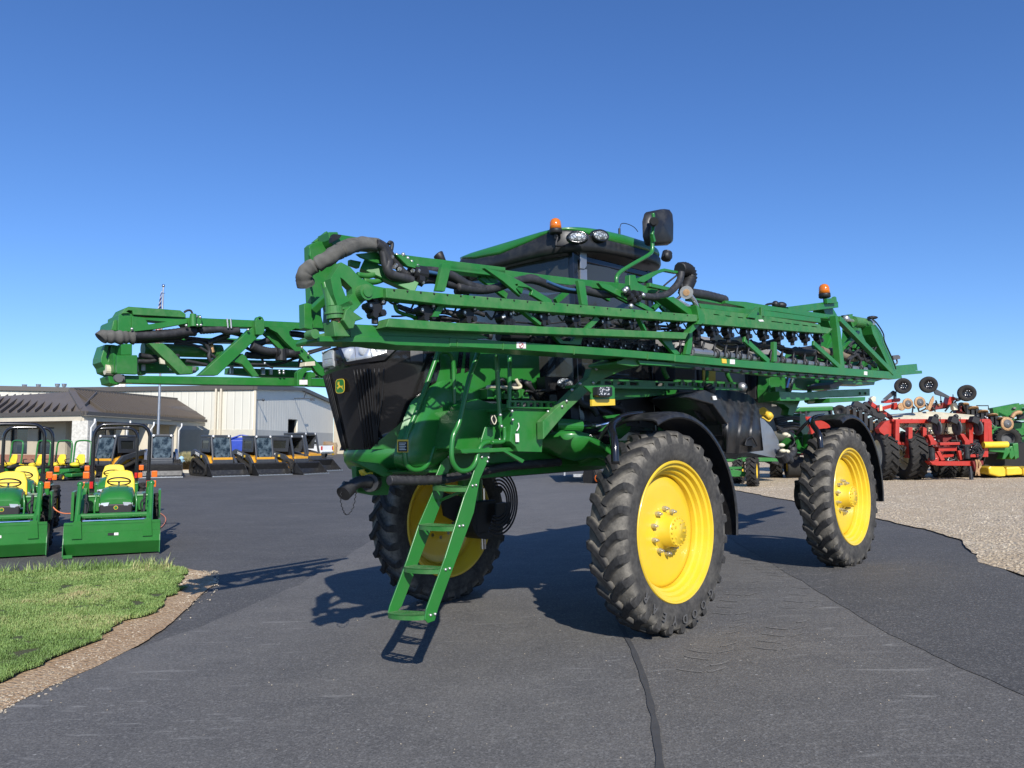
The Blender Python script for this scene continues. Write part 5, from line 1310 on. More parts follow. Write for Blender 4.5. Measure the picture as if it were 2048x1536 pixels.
# ---- centre frame and lift arms at the rear
RF = MB(); pl(RF, K3, .45, .25, (1450, 440), (1500, 450), (1500, 640), (1490, 800), (1440, 800), (1440, 600)); pl(RF, K3, .35, .15, (1165, 300), (1240, 290), (1275, 350), (1290, 500), (1240, 640), (1200, 760), (1160, 760), (1180, 640), (1240, 480)); pl(RF, K3, .5, .1, (1500, 470), (1545, 480), (1540, 600), (1590, 690), (1580, 790), (1520, 790)); pl(RF, K3, .8, .1, (930, 640), (1000, 620), (1200, 700), (1200, 720), (900, 720)); REAR = RF.build('boom_centre_frame', M['green'], SP, .006)
def rp_(mb, name, mat='green', bevel=.004): return mb.build(name, M[mat], REAR, bevel)
mb = MB(); pl(mb, K3, .25, .2, (885, 290), (1160, 255), (1245, 242), (1285, 250), (1288, 295), (1245, 300), (1000, 330), (900, 310)); pl(mb, K3, .2, .04, (1195, 225), (1250, 220), (1262, 208), (1272, 215), (1278, 260), (1200, 262)); rp_(mb, 'upper_beam')
mb = MB(); pl(mb, K3, -.02, .14, (1545, 440), (1582, 430), (1620, 480), (1762, 800), (1735, 812), (1700, 805), (1650, 690), (1560, 505)); rp_(mb, 'swing_arm')
mb = MB(); pl(mb, K3, .3, .1, (1600, 690), (1640, 700), (1630, 710), (1720, 795), (1600, 790)); mb.bar(PT(*K3(1410, 600), .2), PT(*K3(1580, 760), .2), .06, .05, Vv); mb.bar(PT(*K3(1310, 640), .3), PT(*K3(1440, 480), .3), .07, .05, Vv); mb.bar(PT(*K3(1330, 460), .35), PT(*K3(1440, 620), .35), .07, .05, Vv); mb.bar(PT(*K3(1140, 720), .35), PT(*K3(1240, 560), .35), .08, .05, Vv); mb.bar(PT(*K3(1460, 700), .3), PT(*K3(1560, 560), .3), .06, .05, Vv); rp_(mb, 'frame_brace')
mb = MB(); mb.cyl(PT(*K3(1395, 405), .1), PT(*K3(1515, 425), .1), .075, n=20); pl(mb, K3, .08, .1, (1365, 350), (1400, 345), (1400, 390), (1440, 450), (1400, 450)); rp_(mb, 'fold_cylinder', 'green_dusty', 0)
mb = MB(); mb.cyl(PT(*K3(1345, 388), .1), PT(*K3(1400, 405), .1), .03, n=14); mb.ball(PT(*K3(1345, 384), .1), .05); mb.cyl(PT(*K3(1510, 425), .1), PT(*K3(1550, 420), .1), .05, n=12); rp_(mb, 'cylinder_eye', 'steel', 0)
mb = MB(); mb.cyl(PT(*K3(945, 690), .4), PT(*K3(960, 740), .4), .11, n=16); mb.tube(KK(K3, .35, (1240, 700), (1300, 680), (1380, 690)), .05); rp_(mb, 'fold_cylinder', 'green', 0)
mb = MB(); mb.cyl(PT(*K3(920, 826), .5), PT(*K3(888, 945), .5), .05, n=14); rp_(mb, 'lift_rod', 'chrome', 0)
mb = MB(); pl(mb, K3, .45, .15, (750, 815), (800, 800), (870, 830), (870, 940), (880, 1030), (745, 1040), (740, 940)); pl(mb, K3, .55, .1, (760, 1040), (900, 1030), (990, 1020), (960, 1090), (930, 1150), (890, 1140), (900, 1090), (860, 1060)); pl(mb, K3, .6, .1, (880, 850), (1220, 860), (1200, 950), (880, 940)); pl(mb, K3, .4, .05, (790, 920), (830, 920), (835, 1040), (800, 1040)); rp_(mb, 'lift_mast')
mb = MB(); pl(mb, K3, .25, .2, (820, 955), (1020, 965), (1240, 945), (1535, 935), (1535, 990), (1240, 1000), (1000, 1030), (830, 1030)); pl(mb, K3, .22, .3, (1218, 1008), (1500, 1000), (1498, 1030), (1220, 1045)); rp_(mb, 'rear_step_beam')
mb = MB(); 
for x in (1455, 1497): mb.ball(PT(*K3(x, 972), .25), .02)
rp_(mb, 'beam_bolts', 'blackm', 0)
mb = MB(); pl(mb, K3, .4, .3, (1240, 890), (1260, 860), (1580, 862), (1570, 905), (1300, 900), (1290, 940), (1210, 940)); mb.cyl(PT(*K3(1058, 910), .4), PT(*K3(1060, 1010), .4), .03); mb.cyl(PT(*K3(1035, 1030), .4), PT(*K3(1085, 1030), .4), .03); rp_(mb, 'rear_underframe', 'green', .004)
mb = MB(); pl(mb, K3, .1, .3, (1220, 905), (1280, 880), (1330, 890), (1270, 930), (1225, 930)); rp_(mb, 'rear_valve', 'discg', 0)
mb = MB(); pl(mb, K3, .4, .02, (1600, 765), (1905, 738), (1912, 790), (1720, 810)); pl(mb, K3, .1, .35, (1640, 795), (1945, 792), (1948, 815), (1790, 828)); rp_(mb, 'rear_tray', 'green', .003)
mb = MB(); pl(mb, K3, -.02, .08, (1715, 675), (1760, 668), (1775, 680), (1775, 700), (1725, 708)); mb.tube(KK(K3, .0, (1745, 705), (1750, 730), (1730, 745)), .012); rp_(mb, 'rear_lamp', 'discg', .004)
mb = MB(); mb.tube(KK(K3, -.05, (1545, 380), (1590, 420), (1640, 500), (1650, 560), (1690, 650), (1720, 720), (1740, 780)), .009, n=6); mb.tube(KK(K3, .0, (1530, 375), (1580, 375)), .02, n=6); mb.ball(PT(*K3(1555, 375), 0), .05, (1.5, 1, .5)); mb.tube(KK(K3, .1, (700, 290), (730, 270), (790, 265), (850, 275)), .012, n=6); mb.ball(PT(*K3(835, 278), .1), .05, (1.3, 1, .8)); mb.ball(PT(*K3(790, 270), .1), .04); rp_(mb, 'sensor_cable', 'blackm', 0)
rnd = random.Random(8)
for i in range(13):
    x0 = 1330+rnd.uniform(0, 120); y0 = 620+rnd.uniform(-20, 100); mb = MB()
    mb.tube(KK(K3, rnd.uniform(.0, .3), (x0, y0), (x0+50+rnd.uniform(-20, 30), y0+rnd.uniform(-60, 60)), (x0+100, y0+rnd.uniform(-40, 70)), (x0+150+rnd.uniform(-20, 50), y0+rnd.uniform(-40, 40))), rnd.choice((.01, .015, .028)), n=7); rp_(mb, 'boom_hose', 'hose', 0)
for i in range(16):
    x0 = rnd.uniform(180, 1150); y0 = 520+rnd.uniform(0, 50)+x0*.08; mb = MB(); L = rnd.uniform(120, 300)
    mb.tube(KK(K3, rnd.uniform(.15, .45), (x0, y0), (x0+L*.3, y0+rnd.uniform(-10, 55)), (x0+L*.7, y0+rnd.uniform(-10, 50)), (x0+L, y0+rnd.uniform(-10, 60))), rnd.choice((.012, .02, .04, .05)), n=8); rp_(mb, 'boom_hose', 'hose', 0)
mb = MB(); mb.tube(KK(K3, .12, (1150, 630), (1200, 650), (1260, 640), (1330, 680), (1400, 695), (1455, 685)), .05, sub=10, ridge=.04); mb.tube(KK(K3, .3, (320, 540), (380, 590), (440, 580), (520, 560)), .06, sub=10, ridge=.04); rp_(mb, 'tan_hose', 'cream', 0).data.materials[0] = paint('tan_hose', (.20, .16, .11), .7, scale=8)
# dark centre behind the near boom: valves, cables
for i in range(14):
    x0 = rnd.uniform(900, 1400); mb = MB(); y0 = 690+(x0-900)*.06
    mb.tube([PT(x0, y0-rnd.uniform(0, 18), .3), PT(x0+rnd.uniform(15, 40), y0-rnd.uniform(-6, 24), .35), PT(x0+rnd.uniform(50, 90), y0-rnd.uniform(0, 20), .3)], rnd.choice((.01, .015, .03)), n=7); part(mb, 'boom_hose', 'hose')

# ================================================================== far boom
T2 = 2.60
def p7(mb, t, th, *pts, holes=()): return pl(mb, K7, t, th, *pts, holes=holes)
mb = MB(); p7(mb, T2, .10, (270, 812), (365, 815), (2100, 842), (2100, 912), (1900, 905), (1000, 893), (270, 878)); FB = mb.build('spray_boom', M['green'], SP, .003); FB['label'] = 'far folded spray boom'
def fp(mb, name, mat='green', bevel=.003): return mb.build(name, M[mat], FB, bevel)
mb = MB(); p7(mb, T2, .12, (355, 300), (470, 320), (860, 320), (1400, 343), (2300, 385), (2300, 440), (1500, 405), (960, 395), (830, 402), (800, 370), (355, 330)); fp(mb, 'top_chord')
mb = MB(); p7(mb, T2-.02, .05, (360, 310), (470, 322), (500, 378), (700, 350), (830, 330), (835, 370), (560, 420), (378, 440), (360, 440)); p7(mb, T2+.0, .25, (245, 300), (265, 288), (300, 285), (360, 290), (360, 440), (270, 442), (240, 430)); p7(mb, T2-.02, .12, (268, 545), (360, 545), (360, 640), (268, 640)); fp(mb, 'tip_gusset')
mb = MB(); p7(mb, T2-.05, .04, (230, 642), (400, 640), (406, 650), (404, 805), (240, 800), (228, 790)); fp(mb, 'end_plate')
mb = MB(); p7(mb, T2+.05, .3, (200, 350), (215, 338), (245, 340), (240, 440), (180, 430), (190, 400)); p7(mb, T2+.1, .2, (130, 550), (200, 552), (240, 560), (240, 640), (235, 800), (270, 870), (245, 895), (170, 880), (155, 820), (190, 805), (130, 780), (120, 740), (93, 700), (95, 660), holes=[[(165, 560), (180, 560), (175, 640), (155, 690), (140, 660)]]); p7(mb, T2, .1, (200, 620), (228, 640), (232, 800), (205, 790)); fp(mb, 'end_casting', 'green', .006)
mb = MB(); c = PT(*K7(235, 840), T2-.02); mb.cyl(c, c-Vv*.03, .032, n=20); mb.cyl(PT(*K7(270, 840), T2), PT(*K7(285, 840), T2), .03); fp(mb, 'hinge_pin', 'discg', 0)
mb = MB(); mb.cyl(PT(*K7(128, 765), T2+.1), PT(*K7(200, 772), T2+.1), .04, n=14); fp(mb, 'end_roller', 'cream', 0)
mb = MB(); p7(mb, T2-.02, .22, (270, 288), (300, 240), (330, 226), (385, 230), (770, 258), (818, 290), (818, 320), (370, 296), (362, 262), (330, 258), (312, 270), (345, 285), (300, 285)); fp(mb, 'top_cover', 'green_dusty')
mb = MB(); p7(mb, T2+.25, .08, (410, 708), (930, 740), (932, 765), (900, 792), (480, 792), (475, 808), (440, 808), (420, 780)); p7(mb, T2+.25, .08, (1185, 748), (1250, 750), (1780, 768), (1800, 832), (1500, 826), (1180, 800)); p7(mb, T2+.25, .08, (1800, 780), (2100, 800), (2100, 835), (1800, 830)); fp(mb, 'inner_lower_chord')
mb = MB(); p7(mb, T2+.42, .12, (300, 655), (2050, 700), (2050, 745), (300, 715)); p7(mb, T2+.40, .12, (380, 480), (2050, 515), (2050, 545), (380, 520)); fp(mb, 'shadow_chord')  # solid strips added for far-side members, to close up the boom's ground shadow
mb = MB(); p7(mb, T2-.01, .07, (500, 540), (625, 540), (700, 600), (885, 800), (770, 805), (560, 600)); fp(mb, 'boom_diagonal', 'green_dusty')
mb = MB(); p7(mb, T2-.02, .08, (1385, 405), (1420, 400), (1485, 440), (1090, 812), (935, 812), (960, 790)); fp(mb, 'boom_diagonal')
mb = MB(); p7(mb, T2-.01, .05, (1490, 400), (1755, 385), (1760, 410), (1700, 440), (1705, 470), (2000, 760), (2000, 830), (1960, 810), (1660, 520), (1600, 450), (1540, 420), (1520, 400)); mb.bar(PT(*K7(1500, 430), T2+.1), PT(*K7(1680, 610), T2+.1), .09, .04, Vv); fp(mb, 'boom_diagonal')
mb = MB(); p7(mb, T2-.0, .04, (1300, 625), (1330, 650), (1445, 822), (1392, 826), (1300, 720), (1240, 700), (1230, 690)); fp(mb, 'boom_diagonal')
mb = MB(); p7(mb, T2-.06, .05, (1415, 348), (1430, 315), (1452, 307), (1475, 318), (1490, 350), (1490, 440), (1470, 470), (1420, 465), (1412, 400), holes=[[(1442, 322), (1462, 322), (1465, 335), (1452, 342), (1440, 335)]]); fp(mb, 'lifting_lug')
mb = MB(); p7(mb, T2-.05, .04, (865, 298), (950, 300), (955, 395), (910, 398), (900, 320), (885, 310), (885, 395), (865, 395)); mb.cyl(PT(*K7(880, 290), T2-.06), PT(*K7(882, 395), T2-.06), .025); fp(mb, 'clamp_block')
mb = MB(); p7(mb, T2-.08, .06, (1770, 790), (1800, 760), (1840, 745), (1890, 750), (1900, 770), (1850, 780), (1830, 800), (1810, 850), (1815, 905), (1770, 905)); p7(mb, T2-.08, .06, (1860, 790), (1890, 780), (1890, 910), (1860, 905)); fp(mb, 'cradle_bracket')
mb = MB(); p7(mb, T2-.085, .01, (1788, 852), (1856, 852), (1856, 893), (1788, 893)); p7(mb, T2+.24, .01, (680, 745), (735, 748), (735, 772), (680, 770)); fp(mb, 'white_decal', 'sticker', 0)
mb = MB(); p7(mb, T2-.1, .1, (1840, 700), (1920, 692), (1925, 730), (1835, 735)); p7(mb, T2-.06, .03, (598, 660), (640, 690), (645, 720), (605, 715)); fp(mb, 'pale_fitting', 'cream')
mb = MB()
for x0, y0, w_, h_ in ((445, 722, 28, 50), (878, 740, 28, 44), (1200, 738, 26, 60), (1465, 748, 28, 60), (1535, 765, 24, 42), (1930, 778, 22, 40)): p7(mb, T2+.22 if x0 < 1000 else T2+.2, .02, (x0, y0), (x0+w_, y0), (x0+w_, y0+h_), (x0, y0+h_))
mb.cyl(PT(*K7(1170, 330), T2-.02), PT(*K7(1178, 410), T2-.02), .008); mb.cyl(PT(*K7(1200, 332), T2-.02), PT(*K7(1206, 412), T2-.02), .008)
for x, y in ((908, 312), (940, 318), (915, 385), (947, 385), (822, 388), (358, 418), (1350, 424), (1807, 574), (1862, 628), (1615, 775), (1652, 775), (1618, 795), (1652, 795), (1492, 712)): mb.ball(PT(*K7(x, y), T2-.05), .012)
fp(mb, 'bolts', 'steel', 0)
mb = MB(); a = PT(*K7(450, 590), T2+.25); b_ = PT(*K7(1115, 615), T2+.25); mb.cyl(a, b_, .055, n=18); mb.cyl(a.lerp(b_, .9), b_, .065, n=18); fp(mb, 'fold_cylinder', 'green_dusty', 0)
mb = MB(); mb.tube(KK(K7, T2+.15, (1040, 550), (1035, 575), (1045, 620)), .02); fp(mb, 'rusty_hook', 'rust', 0)
for pts, r, rg in (([(370, 475), (550, 470), (700, 458), (830, 440), (900, 440)], .040, .03), ([(370, 520), (520, 515), (650, 500), (760, 490), (860, 450), (940, 425), (1020, 430)], .022, 0), ([(940, 430), (1040, 425), (1120, 420), (1180, 440), (1270, 430)], .032, .05), ([(1200, 445), (1260, 460), (1300, 470)], .022, 0), ([(810, 495), (900, 500), (1060, 520), (1200, 520), (1300, 560), (1420, 620), (1550, 640)], .014, 0), ([(640, 520), (740, 515), (800, 530), (900, 520), (980, 545), (1020, 600), (1015, 660), (1040, 700)], .018, 0), ([(720, 540), (900, 560), (1040, 640), (1100, 690)], .012, 0), ([(820, 690), (900, 705), (1000, 725)], .014, 0), ([(410, 690), (500, 695), (570, 680)], .018, 0), ([(1380, 560), (1450, 590), (1530, 610), (1600, 610)], .036, .04), ([(1640, 620), (1780, 625)], .034, .04), ([(1400, 540), (1450, 540), (1550, 500), (1650, 480)], .03, 0), ([(1700, 460), (1780, 465), (1900, 490)], .03, 0), ([(1230, 720), (1400, 720), (1600, 715), (1750, 670), (1860, 630), (2050, 570)], .013, 0), ([(1400, 590), (1450, 650), (1500, 720), (1560, 750)], .010, 0), ([(1860, 610), (1940, 590), (2050, 560)], .010, 0), ([(1800, 670), (1785, 700), (1790, 750)], .012, 0), ([(805, 275), (830, 260), (860, 262), (875, 290)], .009, 0), ([(1330, 640), (1500, 650), (1700, 640), (1800, 650)], .03, .03), ([(420, 640), (560, 660), (760, 650)], .02, 0), ([(1000, 540), (1100, 500), (1180, 470)], .028, 0)):
    mb = MB(); mb.tube(KK(K7, T2+(.02 if r > .03 else .12), *pts), r, n=8, sub=8, ridge=rg); fp(mb, 'boom_hose', 'hose', 0)
mb = MB(); P = catmull(KK(K7, T2, (375, 490), (320, 490), (250, 490), (180, 485), (120, 480), (90, 500)), 6); mb.tube(P, .055, n=12, sub=1, rr=lambda u_: .92+.3*noise.noise(V3((u_*9, 0, 0)))); fp(mb, 'hose_sleeve', 'fabric', 0)
mb = MB(); c = PT(*K7(1630, 640), T2); mb.cyl(c-Z*.05, c+Z*.05, .05, n=14); mb.cyl(PT(*K7(1590, 620), T2), PT(*K7(1610, 622), T2), .045); mb.cyl(PT(*K7(1655, 625), T2), PT(*K7(1680, 626), T2), .045); fp(mb, 'tee_fitting', 'blackm', 0)

# sagging cables and small lines behind the outer chords, cable ties
rnd = random.Random(21)
for i in range(22):
    x0 = rnd.uniform(770, 1330); y0 = 612+(x0-770)*.072+rnd.uniform(0, 26); L = rnd.uniform(60, 150); r_ = rnd.choice((.006, .008, .012, .018))
    mb = MB(); mb.tube([PT(x0+L*k/4, y0+L*k/4*.07+rnd.uniform(-5, 7), .12+.25*rnd.random()) for k in range(5)], r_, n=6); part(mb, 'boom_cable', 'hose')
for i in range(9):
    x0 = rnd.uniform(800, 1320); y0 = 660+(x0-770)*.065; mb = MB()
    mb.tube([PT(x0, y0, .1), PT(x0+8, y0+12, .05), PT(x0+26, y0+9, .1), PT(x0+34, y0-6, .15)], .007, n=6); part(mb, 'boom_cable', 'hose')
# ================================================================== BACKGROUND
def K8(x, y): return (x/3.938, 740+y/3.938)
def K9(x, y): return (360+x/6.0235, 760+y/6.0235)
def K11(x, y): return (1420+x/3.4125, 700+y/3.4125)
def K12(x, y): return (1640+x/5.0196, 740+y/5.0196)
def P2(px, Y, h):   # a point of height h above its ground, in the direction of pixel column px
    X = (px-1024)/F*Y*1.0; return V3((X, Y, g(X)+h))
def hgt(px, py, Y): # height above the camera-level-corrected ground
    p = D(px, py, Y); return p.z
ZG = g(-30)
# ---- materials with ribs
def ribbed(name, col, axis, pitch, depth, sharp=.12, rough=.55):
    m, nt, b = newmat(name); P = world_pos(nt); s = N(nt, 'ShaderNodeSeparateXYZ'); nt.links.new(P, s.inputs[0])
    v = mth(nt, 'FRACT', mth(nt, 'MULTIPLY', s.outputs[axis], 1/pitch)); tri = mth(nt, 'ABSOLUTE', mth(nt, 'SUBTRACT', v, .5))
    h = mth(nt, 'SMOOTH_MIN', mth(nt, 'DIVIDE', tri, sharp), 1., .2)
    c = mixc(nt, ramp(nt, noise_n(nt, .3, 4, .6, P), .3, .7), c4([x*.94 for x in col]), c4(col)); nt.links.new(c, b.inputs['Base Color'])
    b.inputs['Roughness'].default_value = rough; bump(nt, b, h, 1., depth); return m
M['siding_x'] = ribbed('siding_front', (.62, .60, .51), 0, .9, .05)
M['siding_y'] = ribbed('siding_gable', (.82, .78, .66), 1, .9, .035)  # same siding as the front, colour raised to make up for raking sun
M['block'] = paint('block_wall', (.52, .49, .40), .85, scale=1.2, var=.08)
M['blockg'] = paint('block_wall_grey', (.50, .49, .44), .85, scale=1.2, var=.05)
M['stonecol'] = paint('split_stone', (.55, .53, .47), .9, scale=5, var=.25)
M['roofbrown'] = paint('roof_brown', (.125, .105, .085), .5, scale=1., var=.05)
M['trimbrown'] = paint('trim_brown', (.09, .08, .07), .5, scale=1., var=.05)
M['stucco'] = paint('stucco', (.47, .41, .30), .85, scale=2, var=.06)
M['brick'] = paint('brick_course', (.30, .14, .09), .85, scale=14, var=.3)
M['dark'] = paint('dark_interior', (.012, .012, .012), .8, scale=2)
# ---- big warehouse
A = P2(-140, 80, 0); B = P2(141, 84.5, 0); C_ = P2(508, 81, 0); Dd = P2(667, 115, 0)
for p in (A, B, C_, Dd): p.z = ZG
EH = hgt(508, 777, 81)-ZG; RH = hgt(602, 781, 98)-ZG; WL = hgt(508, 859, 81)-ZG
WH = thing('warehouse', C_.copy(), 'long cream metal-sided warehouse with a low gable roof, block base and dark open doorway', 'building')
up = V3((0, 0, 1))
def wall(mb, a, b_, h0, h1, th=.15, off=0):
    d = (b_-a).normalized(); n_ = V3((-d.y, d.x, 0)); a2, b2 = a+n_*off, b_+n_*off
    mb.plate([a2+up*h0, b2+up*h0, b2+up*h1, a2+up*h1], n_*th)
mb = MB(); wall(mb, A, B, WL, EH); wall(mb, B, C_, WL, EH); mb.build('wall', M['siding_x'], WH)
mb = MB(); wall(mb, A, B, 0, WL, .2, -.06); wall(mb, B, C_, 0, WL, .2, -.06); mb.build('block_base', M['block'], WH)
gd = (Dd-C_).normalized(); gn = V3((-gd.y, gd.x, 0)); GL = (Dd-C_).length
def gpt(u_, h): return C_+gd*u_+up*h
def gu(px):   # distance along the gable wall met by a pixel column
    k = (px-1024)/F; return (k*C_.y-C_.x)/(gd.x-k*gd.y)
u0, u1 = gu(577), gu(595.5); DH = hgt(586, 840, C_.y+gd.y*(u0+u1)/2)-ZG
mb = MB(); mb.plate([gpt(.0, WL), gpt(u0, WL), gpt(u0, DH), gpt(u1, DH), gpt(u1, WL), gpt(GL, WL), gpt(GL, EH), gpt(GL/2, RH), gpt(0, EH)], gn*.15); mb.build('gable_wall', M['siding_y'], WH)
mb = MB(); mb.plate([gpt(0, 0), gpt(u0, 0), gpt(u0, WL), gpt(0, WL)], gn*.2); mb.plate([gpt(u1, 0), gpt(GL, 0), gpt(GL, WL), gpt(u1, WL)], gn*.2); mb.build('gable_base', M['blockg'], WH)
mb = MB(); mb.plate([gpt(u0, 0)+gn*3, gpt(u1, 0)+gn*3, gpt(u1, DH)+gn*3, gpt(u0, DH)+gn*3], gn*.1); mb.plate([gpt(u0, DH), gpt(u0, DH)+gn*3, gpt(u1, DH)+gn*3, gpt(u1, DH)], up*.1); mb.plate([gpt(u1, 0)+gn*.4, gpt(u1, 0)+gn*3, gpt(u1, DH)+gn*3, gpt(u1, DH)+gn*.4], gd*.1); mb.plate([gpt(u0, 0), gpt(u0, 0)+gn*3, gpt(u0, DH)+gn*3, gpt(u0, DH)], gd*-.1); mb.build('doorway', M['dark'], WH)  # near-black panels, the unlit inside put into their colour
mb = MB(); mb.plate([gpt(u1, 0)+gn*.2, gpt(u1, DH)+gn*.2, gpt(u1, DH)+gn*.39, gpt(u1, 0)+gn*.39], gd*.1); mb.build('door_reveal', M['stucco'], WH)
mb = MB(); o_ = -gn*.35
mb.bar(A+up*(EH+.12), B+up*(EH+.12), .5, .5, up); mb.bar(B+up*(EH+.12), C_+up*(EH+.12), .5, .5, up)
mb.bar(gpt(-.3, EH+.1)+o_*.6, gpt(GL/2, RH+.2)+o_*.6, .45, .4, gn); mb.bar(gpt(GL/2, RH+.2)+o_*.6, gpt(GL+.3, EH+.1)+o_*.6, .45, .4, gn); mb.build('roof_trim', M['trimbrown'], WH)
bk = C_-gd*0; fd = (B-C_).normalized()
mb = MB(); mb.plate([gpt(0, EH+.25), gpt(GL/2, RH+.3), gpt(GL/2, RH+.3)+fd*60, gpt(0, EH+.25)+fd*60], up*.1); mb.plate([gpt(GL, EH+.25), gpt(GL/2, RH+.3), gpt(GL/2, RH+.3)+fd*60, gpt(GL, EH+.25)+fd*60], up*.1); mb.build('roof', M['roofbrown'], WH)
mb = MB(); mb.bar(gpt(.0, 0)+gn*-.1, gpt(.0, EH)+gn*-.1, .25, .25, gd); mb.build('corner_trim', M['beige'], WH)
for px in (433, 443):
    mb = MB(); k = (px-1024)/F; q = (B.x-k*B.y)/((B.x-C_.x)-k*(B.y-C_.y)); p = B.lerp(C_, q)-V3((0, .25, 0)); mb.bar(p, p+up*EH, .22, .18, (1, 0, 0)); mb.build('downspout', M['beige'], WH)
for px, top, Y in ((49, 769, 88), (77, 768.5, 88), (115, 767.5, 88), (128.5, 767.5, 88)):
    mb = MB(); t = D(px, top, Y); mb.cyl(t-up*2.0, t-up*.3, .14, n=10); mb.cyl(t-up*.35, t, .22, .28, n=10); mb.build('roof_vent', M['stainless'], WH)
for px in (232, 240, 248):
    mb = MB(); t = D(px, 768, 88); mb.cyl(t-up*1.5, t, .25, n=10); mb.build('roof_vent', M['white'], WH)
fl = gpt(gu(588), hgt(588, 797, C_.y+gd.y*gu(588))-ZG)
mb = MB(); mb.bar(fl, fl-gn*2.2, .12, .12, up); mb.box(fl-gn*2.3-up*.1, (.5, .5, .35)); mb.cyl(fl-gn*1.2, fl-gn*1.6+up*1.2, .06, n=6); mb.build('floodlight', M['grey'], WH)
p = gpt(.8, EH-1.2); mb = MB(); mb.bar(p, p-gn*.6, .1, .1, up); mb.ball(p-gn*.7, .15); mb.build('floodlight', M['grey'], WH)
mb = MB(); mb.plate([Dd+gd*.3, Dd+gd*.3+V3((5, 3, 0)), Dd+gd*.3+V3((5, 3, EH)), Dd+gd*.3+up*EH], gd*.3); mb.build('side_wing', M['stucco'], WH)

# ---- office with hipped porch roof
E0 = V3((-33.45, 58.7, ZG)); E1 = V3((-32.7, 80.2, ZG)); E2 = V3((-50, 65.5, ZG)); EV = 4.05; RR = 6.15
OF = thing('showroom', E0.copy(), 'low beige showroom with brown standing-seam hip roof and a porch on stone piers', 'building')
R0 = V3((-38.6, 65.6, ZG+RR)); R1 = V3((-36.2, 80.6, ZG+RR)); L0 = V3((-41.2, 69.2, ZG+6.05)); L1 = V3((-54, 74.2, ZG+6.05))
eh = up*EV
mb = MB(); mb.plate([E0+eh, E1+eh, E1+V3((-.6, -1, EV+.9)), R1, R0], V3((0, 0, .08))); mb.build('roof', M['roofbrown'], OF)
mb = MB(); mb.plate([E0+eh, R0, L0, L1, E2+eh], V3((0, 0, .08))); mb.build('roof', M['roofbrown'], OF)
def seams(a0, a1, b0, b1, n, parent, nm):
    mb = MB()
    for i in range(n):
        q = (i+.5)/n; p, r_ = a0.lerp(a1, q), b0.lerp(b1, q); mb.bar(p+up*.24, r_+up*.24, .07, .26, up)
    mb.build(nm, M['roofbrown'], parent)
seams(E0.lerp(E1, .12)+eh, E1+eh, R0.lerp(R1, .0), R1, 40, OF, 'roof_seams'); seams(E0.lerp(E2, .0)+eh, E2+eh, L0.lerp(L1, -.32), L1, 17, OF, 'roof_seams')
mb = MB(); mb.bar(R0+up*.2, R1+up*.2, .5, .4, up); mb.build('ridge_trim', M['trimbrown'], OF)
mb = MB(); mb.bar(E0+eh+up*.12, R0+up*.2, .5, .16, up); mb.build('hip_cap', M['roofbrown'], OF)
mb = MB(); mb.bar(E0+eh+up*.02, E1+eh+up*.02, .3, .3, up); mb.bar(E0+eh+up*.02, E2+eh+up*.02, .3, .3, up); mb.build('gutter', M['trimbrown'], OF)
mb = MB(); i1 = V3((-.25, .2, 0)); mb.bar(E0+i1+eh-up*.35, E1+i1+eh-up*.35, .2, .42, up); mb.bar(E0+i1+eh-up*.35, E2+i1+eh-up*.35, .2, .42, up); mb.build('fascia', M['beige'], OF)
mb = MB(); mb.plate([E0+i1+eh-up*.5, E1+i1+eh-up*.5, E1+V3((-6, 0, EV-.5)), E2+V3((0, 5, EV-.5)), E2+i1+eh-up*.5], V3((0, 0, .05))); mb.build('soffit', M['beige'], OF)
W0 = V3((-37.0, 62.6, ZG)); W1 = V3((-36.2, 81, ZG)); W2 = V3((-50, 67.6, ZG))
mb = MB(); 
def wallh(mb, a, b_, h0, h1, th, openings):
    """openings as (start m, end m, sill, head)"""
    d = (b_-a); L = d.length; d.normalize(); n_ = V3((-d.y, d.x, 0))
    P_ = lambda u_, h: a+d*u_+up*h
    mb.plate([P_(0, h0), P_(L, h0), P_(L, h1), P_(0, h1)], n_*th, [[P_(s, max(h0+.02, a_)), P_(e, max(h0+.02, a_)), P_(e, b2), P_(s, b2)] for s, e, a_, b2 in openings])
    return P_, n_
def cross(a, b_, px):
    k = (px-1024)/F; d = b_-a; return ((k*a.y-a.x)/(d.x-k*d.y))*d.length
wl = [(cross(W0, W2, 62), cross(W0, W2, 28), .8, 3.0), (cross(W0, W2, 114), cross(W0, W2, 82), .8, 3.05)]
wl = [(min(a, b_), max(a, b_), c, d) for a, b_, c, d in wl]
P_, n_ = wallh(mb, W0, W2, 0, EV-.4, .2, wl); mb.build('front_wall', M['stucco'], OF)
for s, e, a_, b2 in wl:
    mb = MB(); mb.plate([P_(s, a_), P_(e, a_), P_(e, b2), P_(s, b2)], n_*.03); wo = mb.build('window', M['winglass'], OF)
    mb = MB(); 
    for x in (s+.05, e-.05): mb.bar(P_(x, a_)-n_*-.06, P_(x, b2)-n_*-.06, .1, .12, n_)
    mb.bar(P_(s, a_+.05)-n_*-.06, P_(e, a_+.05)-n_*-.06, .1, .12, n_); mb.bar(P_(s, b2-.05)-n_*-.06, P_(e, b2-.05)-n_*-.06, .1, .12, n_); mb.build('window_frame', M['blackm'], wo)
mb = MB(); mb.plate([P_(0, 0), P_(13, 0), P_(13, .75), P_(0, .75)], n_*-.12 if n_.y > 0 else n_*.32); mb.build('brick_course', M['brick'], OF)
mb = MB(); ws = [(cross(W0, W1, 178), cross(W0, W1, 193), .8, 3.0), (cross(W0, W1, 212), cross(W0, W1, 229), 0, 3.0), (cross(W0, W1, 272), cross(W0, W1, 286), 0, 3.0)]
P_, n_ = wallh(mb, W0, W1, 0, EV-.4, .2, ws); mb.build('side_wall', M['stucco'], OF)
